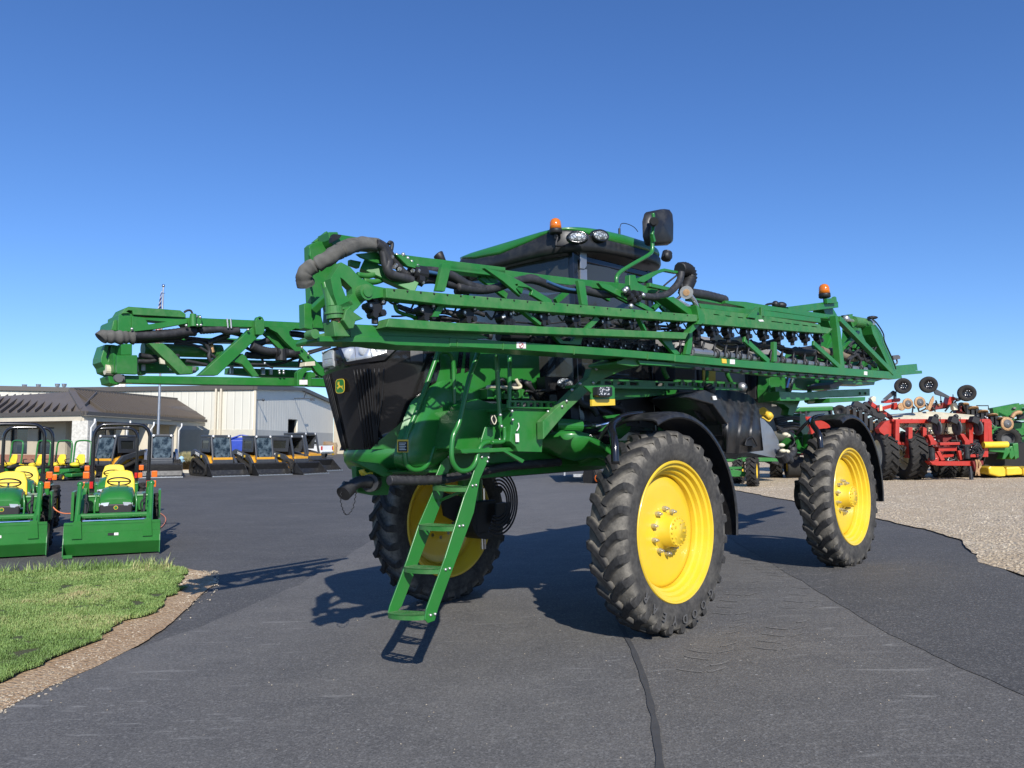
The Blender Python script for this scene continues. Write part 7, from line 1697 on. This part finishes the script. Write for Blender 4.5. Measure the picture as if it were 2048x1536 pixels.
# ---- pallets, bollard, hydrant, shrub island
for k, (px, n_, lb) in enumerate(((646, 12, 'leftmost stack of wooden pallets beside the pickup'), (656.5, 12, 'middle stack of wooden pallets against the warehouse wall'), (667, 11, 'rightmost stack of wooden pallets behind the yellow bollard'))):
    X = (px-1024)/F*110; mb = MB(); rnd = random.Random(k)
    for i in range(n_):
        dx, dy = rnd.uniform(-.06, .06), rnd.uniform(-.06, .06)
        for j in range(3): mb.box((X+dx, 110+dy-.5+.5*j, g(X)+.05+.16*i), (1.1, .12, .09))
        for j in range(6): mb.box((X+dx-.48+.19*j, 110+dy, g(X)+.115+.16*i), (.10, 1.1, .025))
    tag(mb.build('pallet_stack', M['wood']), lb, 'pallets', 'pallet stacks by the warehouse')
X = (667.5-1024)/F*104; mb = MB(); mb.lathe([(0, 1.35), (.08, 1.34), (.13, 1.25), (.13, 0), (0, 0)], (X, 104, g(X)), up, 14); tag(mb.build('bollard', M['yellow']), 'yellow safety bollard in front of the pallets', 'bollard')
X = (366-1024)/F*46; mb = MB(); o3 = V3((X, 46, g(X)+.15)); mb.lathe([(0, .82), (.06, .80), (.14, .72), (.16, .66), (.12, .62), (.12, .2), (.17, .16), (.17, .0), (0, 0)], o3, up, 14); mb.cyl(o3+V3((-.2, 0, .5)), o3+V3((.2, 0, .5)), .06, n=10); mb.cyl(o3+V3((0, 0, .5)), o3+V3((0, -.2, .5)), .08, n=10)
M['hyd'] = paint('hydrant_blue', (.35, .55, .65), .5); tag(mb.build('fire_hydrant', M['hyd']), 'pale blue fire hydrant beside the shrubs', 'hydrant')
isl = [((250-1024)/F*46, 45), ((395-1024)/F*45, 44.8), ((415-1024)/F*46.5, 47), ((415-1024)/F*56, 57), ((240-1024)/F*56, 57)]
isl = [(x, y) for x, y in isl]
mb = MB(); mb.plate([V3((x, y, g(x)-.05)) for x, y in isl], V3((0, 0, .2))); struct(mb.build('kerb', M['block'], bevel=.03))
mb = MB(); mb.plate([V3((x*.985-.3, y*.998+.4, g(x)+.155)) for x, y in isl], V3((0, 0, .02))); struct(mb.build('planting_bed', M['dirt']))
m, nt, b = newmat('dry_grass'); nt.links.new(mixc(nt, ramp(nt, noise_n(nt, 8, 3), .3, .7), (.16, .16, .05, 1), (.42, .36, .2, 1)), b.inputs['Base Color']); b.inputs['Roughness'].default_value = .8; M['dry'] = m
m, nt, b = newmat('shrub_leaf'); nt.links.new(mixc(nt, ramp(nt, noise_n(nt, 8, 3), .3, .7), (.06, .03, .02, 1), (.10, .09, .03, 1)), b.inputs['Base Color']); b.inputs['Roughness'].default_value = .8; M['leaf'] = m
def clump(name, px, Y, r, h, n, mat, label, seed, spread=.6):
    X = (px-1024)/F*Y; rnd = random.Random(seed); mb = MB()
    for i in range(n):
        a = rnd.uniform(0, 6.28); q = rnd.random(); b0 = V3((X+math.cos(a)*r*.4*q, Y+math.sin(a)*r*.4*q, g(X)+.15)); hh = h*rnd.uniform(.5, 1); t_ = b0+V3((math.cos(a)*r*q*spread, math.sin(a)*r*q*spread, hh)); w_ = .02
        mid = b0.lerp(t_, .6)+V3((0, 0, .08)); mb.add([b0-V3((w_, 0, 0)), b0+V3((w_, 0, 0)), mid+V3((w_, 0, 0)), mid-V3((w_, 0, 0)), t_], [(0, 1, 2, 3), (3, 2, 4)])
    tag(mb.build(name, M[mat], fixn=False), label, 'plant')
clump('grass_clump', 357, 47, .8, .9, 500, 'dry', 'tan ornamental grass clump left of the hydrant', 1); clump('grass_clump', 379, 47.5, .9, 1.15, 600, 'dry', 'larger tan ornamental grass clump between hydrant and track loader', 2); clump('shrub', 383, 46, .7, .6, 700, 'leaf', 'low dark red-brown shrub at the foot of the ornamental grass', 3, 1.); clump('shrub', 369, 48, .6, .6, 400, 'leaf', 'small dark shrub right behind the hydrant', 4, 1.)
# street bits under the sprayer: low trailer
TL = thing('flatbed_trailer', G(1170, 955), 'low dark trailer seen under the sprayer between ladder and near wheel', 'trailer'); Yt = G(1170, 965).y
def tl_(mb, n_, mat): return mb.build(n_, M[mat], TL)
def PD(px, py, Y): return D(px, py, Y)
mb = MB(); mb.plate([PD(1130, 922, Yt), PD(1205, 920, Yt), PD(1205, 938, Yt), PD(1130, 934, Yt)], V3((0, 6, 0))); tl_(mb, 'deck', 'blackm')
mb = MB(); mb.plate([PD(1147, 948, Yt), PD(1172, 948, Yt), PD(1172, 954, Yt), PD(1147, 954, Yt)], V3((0, .3, 0))); mb.bar(PD(1130, 925, Yt), PD(1129, 951, Yt), .06, .06, (1, 0, 0)); tl_(mb, 'rear_sill', 'steel')
for k in range(3):
    mb = MB(); px = 1179+k*5; c = PD(px, 955+k*1.5, Yt-.6+k*.3); mb.cyl(c, c+V3((.06, .04, 0)), .42, n=24); mb.cyl(c+V3((.02, 0, 0)), c+V3((.22, .10, 0)), .36, n=24); tl_(mb, 'wheel', 'rubber')
mb = MB(); mb.ball(PD(1194, 957, Yt-1), .10, (1, 1, 1.4)); tl_(mb, 'marker_lamp', 'orange')

# ---- right hand yard: planter, tractors, header ------------------------------------------------
Yp = G(1762, 962).y
def PP(dy, *pts, K=K12): return [D(*K(*p), Yp+dy) for p in pts]
PL = thing('planter', GG((1830-1024)/F*Yp, Yp), 'red folded row-crop planter with cream seed hopper and tan closing discs on the gravel', 'planter')
def q_(mb, n_, mat, bevel=0, parent=None): return mb.build(n_, M[mat], parent or PL, bevel)
def rp(name, mat, dy, th, *pts, holes=(), bevel=.01, parent=None):
    mb = MB(); mb.plate(PP(dy, *pts), V3((0, th, 0)), [PP(dy, *h) for h in holes]); return q_(mb, name, mat, bevel, parent)
def rb(name, mat, dy, a, b_, w_, d=.12, dy2=None, bevel=.01):
    mb = MB(); mb.bar(PP(dy, a)[0], PP(dy if dy2 is None else dy2, b_)[0], w_, d, (0, 1, 0)); return q_(mb, name, mat, bevel)
def rc(name, mat, dy, c, r, w_=.05, ax=(0, 1, 0), n=28, hub=None):
    mb = MB(); c = PP(dy, c)[0]; a = V3(ax).normalized(); mb.lathe([(0, 0), (r*.72, -.004), (r*.98, .0), (r, .012), (r*.98, w_), (0, w_)], c, a, n); o = q_(mb, name, mat)
    if hub: mb = MB(); mb.lathe([(0, -.01), (r*.62, -.008), (r*.62, .02), (0, .02)], c-a*.004, a, n); q_(mb, 'disc_hub', hub, 0, o); mb = MB(); mb.cyl(c-a*.03, c, r*.12, n=8); q_(mb, 'bolt', 'steel', 0, o)
    return o
# hopper
mb = MB(); T_ = PP(.6, (725, 470), (890, 432), (1090, 415), (1300, 430), (1580, 455)); Bm = PP(-.1, (735, 490), (890, 497), (1100, 508), (1330, 500), (1580, 477)); Bt = PP(.0, (780, 560), (890, 600), (1100, 640), (1330, 640), (1560, 600)); Lw = PP(.4, (900, 640), (980, 660), (1150, 665), (1330, 655), (1450, 640))
mb.grid([T_, Bm, Bt, Lw], True); back = [p+V3((0, 1.6, 0)) for p in T_]; mb.grid([back, T_], False); q_(mb, 'seed_hopper', 'cream', .02)
# main frame
rp('main_beam', 'red', -.25, .2, (722, 492), (1700, 492), (1720, 505), (1700, 530), (800, 535), (722, 515))
for x0, x1, y0, y1 in ((890, 930, 575, 850), (1035, 1072, 575, 850), (1500, 1540, 530, 735), (1648, 1692, 520, 868), (760, 800, 500, 740)): rp('frame_post', 'red', -.35, .2, (x0, y0), (x1, y0), (x1-3, y1), (x0-3, y1))
rp('frame_sill', 'red', -.37, .24, (884, 850), (1076, 850), (1076, 884), (884, 884)); rp('frame_sill', 'red', -.37, .24, (1510, 846), (1690, 846), (1690, 872), (1510, 876)); rp('frame_web', 'dred', .1, .1, (930, 770), (1035, 770), (1035, 850), (930, 850)); rp('side_web', 'red', -.15, .3, (590, 590), (650, 520), (720, 500), (760, 510), (765, 720), (890, 735), (890, 760), (760, 745), (600, 620)); rp('side_web', 'red', -.3, .5, (1690, 520), (1725, 515), (1730, 700), (1740, 705), (1740, 735), (1692, 730))
for a in ([(1080, 650), (1118, 650), (1172, 725), (1172, 750), (1112, 752), (1110, 720)], [(1408, 640), (1445, 640), (1512, 722), (1510, 748), (1455, 748), (1455, 720)]): rp('hitch_brace', 'red', -.55, .15, *a)
rp('inner_frame', 'dred', .2, .2, (800, 640), (1640, 640), (1640, 700), (1300, 700), (1300, 900), (1150, 900), (1150, 760), (800, 760)); rb('hitch_tube', 'red', -.6, (1195, 742), (1395, 738), .09); rp('hitch_box', 'red', -.5, .3, (1190, 772), (1375, 768), (1375, 812), (1190, 815)); rp('hitch_plate', 'red', -.5, .2, (1230, 850), (1345, 845), (1345, 875), (1235, 880))
rp('tongue_arm', 'red', -.9, .1, (1172, 818), (1205, 815), (1258, 905), (1220, 912)); rp('tongue_arm', 'red', -.9, .1, (1385, 810), (1415, 808), (1440, 900), (1410, 905)); rp('tongue_beam', 'red', -1.0, .3, (1100, 915), (1180, 880), (1180, 915), (1520, 915), (1600, 925), (1600, 950), (1520, 962), (1180, 960), (1130, 950)); rp('tongue_leg', 'red', -.9, .2, (1160, 830), (1195, 880), (1190, 950), (1110, 950), (1105, 920))
mb = MB(); c = PP(-1.02, (1335, 940))[0]; text_mesh('', .1, frame(c, (1, 0, 0), (0, 0, 1)), M['sticker'], 'x', PL) if False else None
rp('hitch_coupler', 'dred', -1.1, .3, (1530, 915), (1640, 910), (1642, 950), (1600, 960), (1590, 1010), (1560, 1020), (1545, 960)); rp('jack_stand', 'grey', -1.0, .1, (1505, 970), (1530, 965), (1548, 1140), (1545, 1152), (1522, 1152))
for (x, y) in ((1120, 845), (1470, 835)): mb = MB(); mb.cyl(PP(-1.0, (x, y-60))[0], PP(-1.0, (x+8, y+55))[0], .085, n=14); q_(mb, 'fill_cylinder', 'blackp')
rnd = random.Random(3)
for i in range(12):
    mb = MB(); x0, y0 = 1500+rnd.uniform(-10, 60), 790+rnd.uniform(-20, 60); mb.tube(PP(-1.05+rnd.uniform(-.1, .2), (x0, y0), (x0+rnd.uniform(20, 60), y0-rnd.uniform(10, 50)), (x0+rnd.uniform(60, 110), y0+rnd.uniform(0, 60)), (x0+rnd.uniform(40, 80), y0+rnd.uniform(60, 110))), .014, n=5); q_(mb, 'hydraulic_hose', 'hose')
for i in range(6):
    mb = MB(); x0 = rnd.uniform(1560, 1610); mb.tube(PP(-1.12, (x0, 900), (x0+rnd.uniform(-10, 25), 960), (x0+rnd.uniform(-20, 20), 1020), (x0+rnd.uniform(0, 30), 1060)), .018, n=5); q_(mb, 'hitch_chain', 'rust')
# raised wings
rp('wing_tube', 'red', .5, .2, (640, 305), (800, 280), (812, 300), (800, 318), (700, 330), (640, 330)); rb('wing_tube', 'red', .6, (570, 400), (760, 350), .12); rb('wing_tube', 'red', .8, (480, 320), (740, 500), .14); rb('wing_tube', 'dred', .8, (1330, 320), (1100, 395), .16); rp('wing_tube', 'red', .5, .3, (1300, 265), (1355, 270), (1360, 300), (1325, 312), (1320, 345), (1280, 350)); rb('wing_tube', 'dred', .9, (1380, 380), (1740, 500), .2, .2); rb('wing_tube', 'dred', 1.0, (1350, 420), (1700, 500), .14, .2); rp('wing_bracket', 'red', .4, .2, (745, 330), (775, 325), (785, 400), (740, 395))
rb('toolbar', 'blackm', .7, (330, 330), (640, 480), .22, .2); rb('toolbar', 'blackm', .7, (440, 330), (520, 420), .14, .2); rp('marker_arm', 'grey', .4, .06, (632, 295), (735, 205), (752, 210), (735, 260), (680, 300)); rb('marker_arm', 'grey', .4, (752, 215), (752, 290), .06); rp('marker_arm', 'grey', .4, .06, (1140, 200), (1175, 195), (1300, 262), (1300, 285), (1160, 245)); rb('marker_arm', 'blackm', .3, (1370, 305), (1510, 235), .09)
for cx, cy, r in ((832, 160, 86), (1088, 148, 90), (1473, 232, 90)):
    e = PP(.2, (cx, cy))[0]; rr = r/5.0196/F*(Yp+.2); w_ = small_wheel('gauge_wheel', round(rr, 3), .2, rr*.5, 'rubber', 'blackg', 0, PL, e-PL.location); w_.rotation_euler = (0, 0, R(68))
    mb = MB(); 
    for k in range(6): a = k*math.pi/3; mb.ball(e+V3((math.cos(a)*rr*.28, -.08, math.sin(a)*rr*.28)), .02)
    q_(mb, 'wheel_bolts', 'steel')
for cx, cy, r, hb_ in ((1005, 325, 60, 'discg'), (885, 338, 56, 'discg'), (1882, 540, 70, 'discg'), (822, 368, 40, None)): rc('closing_disc', 'rust', .0, (cx, cy), r/5.0196/F*Yp, .04, (-.1, 1, 0), hub=hb_)
for i, (cx, cy) in enumerate(((245, 425), (312, 440), (372, 462), (425, 495), (478, 540), (530, 590), (560, 560))):
    rc('closing_disc', 'rust', .5, (cx, cy), 48/5.0196/F*Yp, .05, (-.75, 1, .1)); mb = MB(); c = PP(.35, (cx+28, cy+5))[0]; mb.box(c, (.12, .15, .42)); mb.bar(c+up*.2, c+V3((.35, .2, .22)), .05, .08); mb.bar(c+V3((-.05, 0, .1)), c+V3((.2, .1, -.3)), .05, .06); mb.ball(c+V3((.15, .1, .2)), .07); q_(mb, 'row_unit', 'blackm', .01)
e = PP(.3, (200, 410))[0]; small_wheel('gauge_wheel', .22, .12, .1, 'rubber', 'blackm', 0, PL, e-PL.location).rotation_euler = (0, 0, R(60))
for cx in (1135, 1335, 1545):
    mb = MB(); c = PP(-.5, (cx, 505))[0]; mb.box(c, (.22, .25, .2), Matrix.Rotation(R(25), 3, 'Y')); mb.ball(c+V3((.1, 0, .12)), .08); mb.bar(c+V3((.12, 0, .05)), c+V3((.2, 0, -.45)), .06, .1); mb.bar(c+V3((.17, -.1, .1)), c+V3((.19, -.1, -.25)), .03, .02); q_(mb, 'row_unit', 'blackm', .01)
    rc('opener_disc', 'discg', -.45, (cx+35, 580), .25, .03, (.93, .05, 0))
for i in range(9): # row units on the far side wing, receding to the right
    x, y = 1420+i*48, 345+i*18; mb = MB(); c = PP(.9-.05*i, (x, y))[0]; mb.ball(c, .09, (1.2, 1, .8)); mb.box(c+V3((.0, 0, -.12)), (.1, .2, .3)); mb.bar(c, c+V3((.2, .0, -.05)), .04, .04); q_(mb, 'row_unit', 'blackm')
    if i % 2 == 0: rc('closing_disc', 'rust', .8-.05*i, (x+25, y+8), .16, .03, (.1, .4, 1))
for i in range(26):
    x, y = rnd.uniform(760, 1460), rnd.uniform(310, 400); mb = MB(); c = PP(.7, (x, y))[0]; mb.bar(c, c+V3((rnd.uniform(-.25, .25), .1, rnd.uniform(-.3, .3))), .03, .05); mb.ball(c, rnd.uniform(.02, .05)); q_(mb, 'row_linkage', rnd.choice(('blackm', 'blackm', 'grey', 'rust')))
for i in range(80):
    x, y = rnd.uniform(640, 1680), rnd.uniform(480, 900); mb = MB(); c = PP(-.1, (x, y))[0]; mb.tube([c, c+V3((rnd.uniform(-.2, .2), -.1, rnd.uniform(-.2, .1))), c+V3((rnd.uniform(-.3, .3), 0, rnd.uniform(-.4, -.1)))], .015, n=5); mb.ball(c, rnd.uniform(.02, .05)); q_(mb, 'hydraulic_hose', rnd.choice(('hose', 'hose', 'hose', 'steel', 'dred')))
rp('cream_tank', 'cream', .5, .2, (600, 350), (625, 348), (630, 410), (600, 412)); rp('cream_tank', 'cream', .5, .2, (1335, 330), (1375, 330), (1385, 400), (1345, 402)); rp('cream_tank', 'cream', .5, .2, (510, 285), (535, 262), (562, 270), (560, 318), (530, 322))
rp('wing_panel', 'dred', .9, .05, (1080, 395), (1160, 335), (1300, 345), (1280, 385), (1150, 400)); rp('scraper', 'rust', .3, .04, (1075, 400), (1110, 300), (1140, 255), (1150, 300), (1110, 400))
rp('dark_fill', 'blackm', 1.0, .6, (780, 660), (1650, 650), (1690, 880), (1500, 960), (1150, 960), (820, 890))  # black block added to darken the gaps behind the frame
# planter ground wheels
for px, py, r, w_, rim_, hd in ((1767, 962, .85, .42, 'cream', -5), (1822, 961, .80, .5, 'cream', -4), (1888, 961, .50, .5, 'cream', -10), (1930, 960, .48, .4, 'cream', -10)):
    c = G(px, py); c = V3((c.x, c.y, 0)); c = c*((c.y+(1.3 if px > 1850 else .4))/c.y); c.z = g(c.x)+r-.02; e = small_wheel('ground_wheel', r, w_, r*.58, 'rubber', rim_, 20, PL, c-PL.location, lug_h=.05); e.rotation_euler = (0, 0, R(hd))
# green tractor cab behind the near fender
GT = thing('cab_tractor', G(1640, 950)+V3((2, 8, 0)), 'green tractor with glazed cab standing behind the sprayer\'s rear wheel', 'tractor'); Yg = Yp+7
def g_(mb, n_, mat, bevel=0): return mb.build(n_, M[mat], GT, bevel)
mb = MB(); mb.plate([D(1592, 820, Yg), D(1600, 814, Yg), D(1665, 812, Yg), D(1672, 817, Yg), D(1672, 821, Yg), D(1592, 824, Yg)], V3((0, 1.6, 0))); g_(mb, 'cab_roof', 'green_clean', .04)
mb = MB(); mb.plate([D(1612, 823, Yg+.1), D(1664, 821, Yg+.1), D(1668, 858, Yg+.1), D(1612, 858, Yg+.1)], V3((0, 1.4, 0))); g_(mb, 'cab_glass', 'winglass')
mb = MB()
for a, b_ in (((1612, 822), (1610, 858)), ((1662, 820), (1667, 858)), ((1600, 822), (1604, 850))): mb.bar(D(*a, Yg), D(*b_, Yg), .07, .07, (0, 1, 0))
mb.box(D(1669, 816, Yg), (.12, .1, .1)); g_(mb, 'cab_pillar', 'blackm')
mb = MB(); mb.plate([D(1600, 856, Yg-.4), D(1672, 856, Yg-.4), D(1680, 900, Yg-.4), D(1600, 900, Yg-.4)], V3((0, 2.5, 0))); g_(mb, 'body', 'dred', .1)
for px in (1590, 1668): small_wheel('wheel', .8, .45, .45, 'rubber', 'yellow', 20, GT, V3((D(px, 900, Yg).x, Yg+.8, g(15)+.8))-GT.location)
RW = thing('red_implement', D(1640, 900, Yp+3), 'dark red implement body behind the rear wheel of the sprayer', 'implement'); mb = MB(); mb.plate([D(*K3(1020, 1155), Yp+2.5), D(*K3(1200, 1150), Yp+2.5), D(*K3(1230, 1250), Yp+2.5), D(*K3(1150, 1350), Yp+2.5), D(*K3(1090, 1400), Yp+2.5), D(*K3(1060, 1230), Yp+2.5)], V3((0, 1.2, 0))); mb.build('body', M['red'], RW, .05)
mb = MB(); mb.bar(D(1632, 885, Yp+3), V3((D(1632, 885, Yp+3).x, Yp+3, g(12))), .2, .3, (0, 1, 0)); mb.bar(D(1600, 905, Yp+3), D(1660, 905, Yp+3), .2, .3, (0, 1, 0)); mb.build('frame', M['dred'], RW)
# wheels and axle of the small tractors seen beneath the sprayer
Yu = G(1505, 973).y
UT = thing('utility_tractor', G(1480, 960), 'small green tractor front axle and lugged tyres seen under the sprayer belly', 'tractor')
def u_(mb, n_, mat, bevel=0, par=None): return mb.build(n_, M[mat], par or UT, bevel)
def PU(dy, *pts): return [D(*K11(*p), Yu+dy) for p in pts]
mb = MB(); mb.plate(PU(-.1, (105, 830), (160, 815), (270, 838), (275, 862), (165, 865), (110, 855)), V3((0, .2, 0))); mb.plate(PU(-.05, (115, 798), (230, 796), (232, 812), (118, 815)), V3((0, .2, 0))); mb.plate(PU(.3, (20, 790), (110, 790), (120, 880), (20, 870)), V3((0, .5, 0))); u_(mb, 'front_axle', 'green_clean', .01)
for px, py, r, hd in ((1506, 973, .52, -25), (1478, 967, .45, -25)):
    c = G(px, py); small_wheel('wheel', r, .30, r*.5, 'rubber', 'yellow', 18, UT, V3((c.x, c.y, g(c.x)+r-.02))-UT.location, lug_h=.045).rotation_euler = (0, 0, R(hd))
mb = MB(); mb.plate(PU(1.5, (0, 690), (480, 700), (560, 720), (560, 760), (0, 760)), V3((0, 1.5, 0))); u_(mb, 'hood', 'green')
LT = thing('yard_tractor', G(1560, 957), 'tractor with a broad ribbed turf tyre beside the sprayer\'s rear wheel, seen beneath its tank', 'tractor')
for px, py, r, w_, hd, lg in ((1553, 955, .78, .42, -20, 20), (1590, 956, .42, .6, -8, 0)):
    c = G(px, py); small_wheel('wheel', r, w_, r*.5, 'rubber', 'yellow', lg, LT, V3((c.x, c.y, g(c.x)+r-.02))-LT.location, lug_h=.05).rotation_euler = (0, 0, R(hd))
mb = MB(); c = G(1590, 956); mb.box((c.x-.6, c.y+.5, g(c.x)+.9), (1.5, .6, .5)); mb.box((c.x-1.6, c.y+.6, g(c.x)+.7), (1.5, .4, .25)); mb.build('chassis', M['blackm'], LT, .03)
mb = MB(); mb.box((c.x-.8, c.y-.0, g(c.x)+.75), (.5, .3, .45), Matrix.Rotation(R(20), 3, 'Y')); mb.cyl(V3((c.x-1.5, c.y, g(c.x)+1.0)), V3((c.x-.9, c.y-.3, g(c.x)+.7)), .22, n=16); mb.build('gearbox', M['blackp'], LT, .03)
# yellow header and dark green machines at the far right
Yh = G(2000, 956).y
HDR = thing('corn_header', GG((2000-1024)/F*Yh, Yh), 'yellow and green harvester header lying on the gravel at the right edge', 'header')
def h_(mb, n_, mat, bevel=0): return mb.build(n_, M[mat], HDR, bevel)
def PH_(dy, *pts): return [D(*K12(*p), Yh+dy) for p in pts]
for a in ([(1690, 985), (1705, 968), (1850, 970), (1868, 1000), (1870, 1065), (1790, 1070), (1700, 1045)], [(1872, 975), (2000, 968), (2035, 1000), (2040, 1050), (1875, 1060)], [(2040, 985), (2200, 970), (2240, 1060), (2045, 1062)]):
    mb = MB(); mb.plate(PH_(-.2, *a), V3((0, .8, 0))); h_(mb, 'header_snout', 'yellow', .05)
mb = MB(); mb.plate(PH_(.2, (1660, 1000), (2300, 1000), (2300, 1090), (1660, 1085)), V3((0, 1, 0))); mb.plate(PH_(.6, (1650, 760), (2300, 720), (2300, 1000), (1650, 1000)), V3((0, 1, 0))); h_(mb, 'header_floor', 'dark')
mb = MB(); mb.cyl(PH_(-.1, (1640, 752))[0], PH_(-.1, (1880, 748))[0], .1, n=14); h_(mb, 'auger_tube', 'ywseat')
for a in ([(1690, 775), (1900, 778), (1925, 800), (1860, 895), (1830, 895), (1850, 830), (1700, 815)], [(1900, 770), (1935, 760), (1960, 860), (1925, 900), (1905, 880)], [(1935, 740), (1990, 730), (2000, 880), (1960, 900)]):
    mb = MB(); mb.plate(PH_(.0, *a), V3((0, .3, 0))); h_(mb, 'header_frame', 'green', .02)
DG = thing('green_seeder', GG((2010-1024)/F*(Yh+5), Yh+5), 'dark green folded seeder with raised tool bars beyond the red planter', 'seeder')
for i in range(46):
    x, y = rnd.uniform(1720, 2090), rnd.uniform(360, 720); mb = MB(); c = D(*K12(x, y+max(0, (1900-x))*.25), Yh+rnd.uniform(2, 5)); mb.bar(c, c+V3((rnd.uniform(-1.1, 1.1), rnd.uniform(-.3, .3), rnd.uniform(-.25, .35))), rnd.uniform(.06, .18), rnd.uniform(.05, .15)); mb.build('tool_bar', M[rnd.choice(('green', 'green', 'green', 'blackm', 'blackm'))], DG)
mb = MB(); mb.bar(D(*K12(1720, 410), Yh+3), D(*K12(1985, 360), Yh+3), .22, .2); mb.bar(D(*K12(1750, 440), Yh+3), D(*K12(2200, 400), Yh+3), .25, .2); mb.bar(D(*K12(1750, 560), Yh+4), D(*K12(2200, 560), Yh+4), .5, .2); mb.build('main_bar', M['green'], DG)
mb = MB(); mb.plate([D(*K12(1700, 600), Yh+5), D(*K12(2300, 520), Yh+5), D(*K12(2300, 900), Yh+5), D(*K12(1700, 900), Yh+5)], V3((0, .6, 0))); mb.build('rear_frame', M['green'], DG, .05)
mb = MB(); mb.tube([D(*K12(*p), Yh+2) for p in ((1925, 480), (1950, 440), (1990, 425), (2020, 430))], .07); mb.build('curved_tine', M['rust'], DG)
mb = MB(); mb.tube([D(*K12(*p), Yh+4) for p in ((1570, 358), (1690, 358), (1692, 400))], .02, sub=1, n=5); mb.build('marker_rod', M['blackm'], DG)
c = D(*K12(1880, 690), Yh+1.5); small_wheel('wheel', .4, .3, .2, 'rubber', 'discg', 18, DG, c-DG.location).rotation_euler = (0, 0, R(70))
# low tree line on the horizon at the far left and right
def treeline(name, x0, x1, Y, h, seed, label):
    rnd = random.Random(seed); mb = MB(); x = x0
    while x < x1:
        hh = h*rnd.uniform(.7, 1.2)
        for k in range(40):
            c = V3((x+rnd.gauss(0, 3), Y+rnd.gauss(0, 2), rnd.uniform(.2, hh))); s_ = rnd.uniform(.5, 1.4); a = V3((rnd.uniform(-1, 1), rnd.uniform(-1, 1), rnd.uniform(-1, 1)))*s_; b_ = V3((rnd.uniform(-1, 1), rnd.uniform(-1, 1), rnd.uniform(-1, 1)))*s_
            mb.add([c, c+a, c+b_], [(0, 1, 2)])
        x += 3
    o = mb.build(name, M['leafg'], fixn=False); o['kind'] = 'stuff'
m, nt, b = newmat('far_leaf'); nt.links.new(mixc(nt, ramp(nt, noise_n(nt, .4, 3), .3, .7), (.03, .05, .03, 1), (.07, .09, .05, 1)), b.inputs['Base Color']); M['leafg'] = m
treeline('far_trees', 60, 330, 330, 6, 1, '')
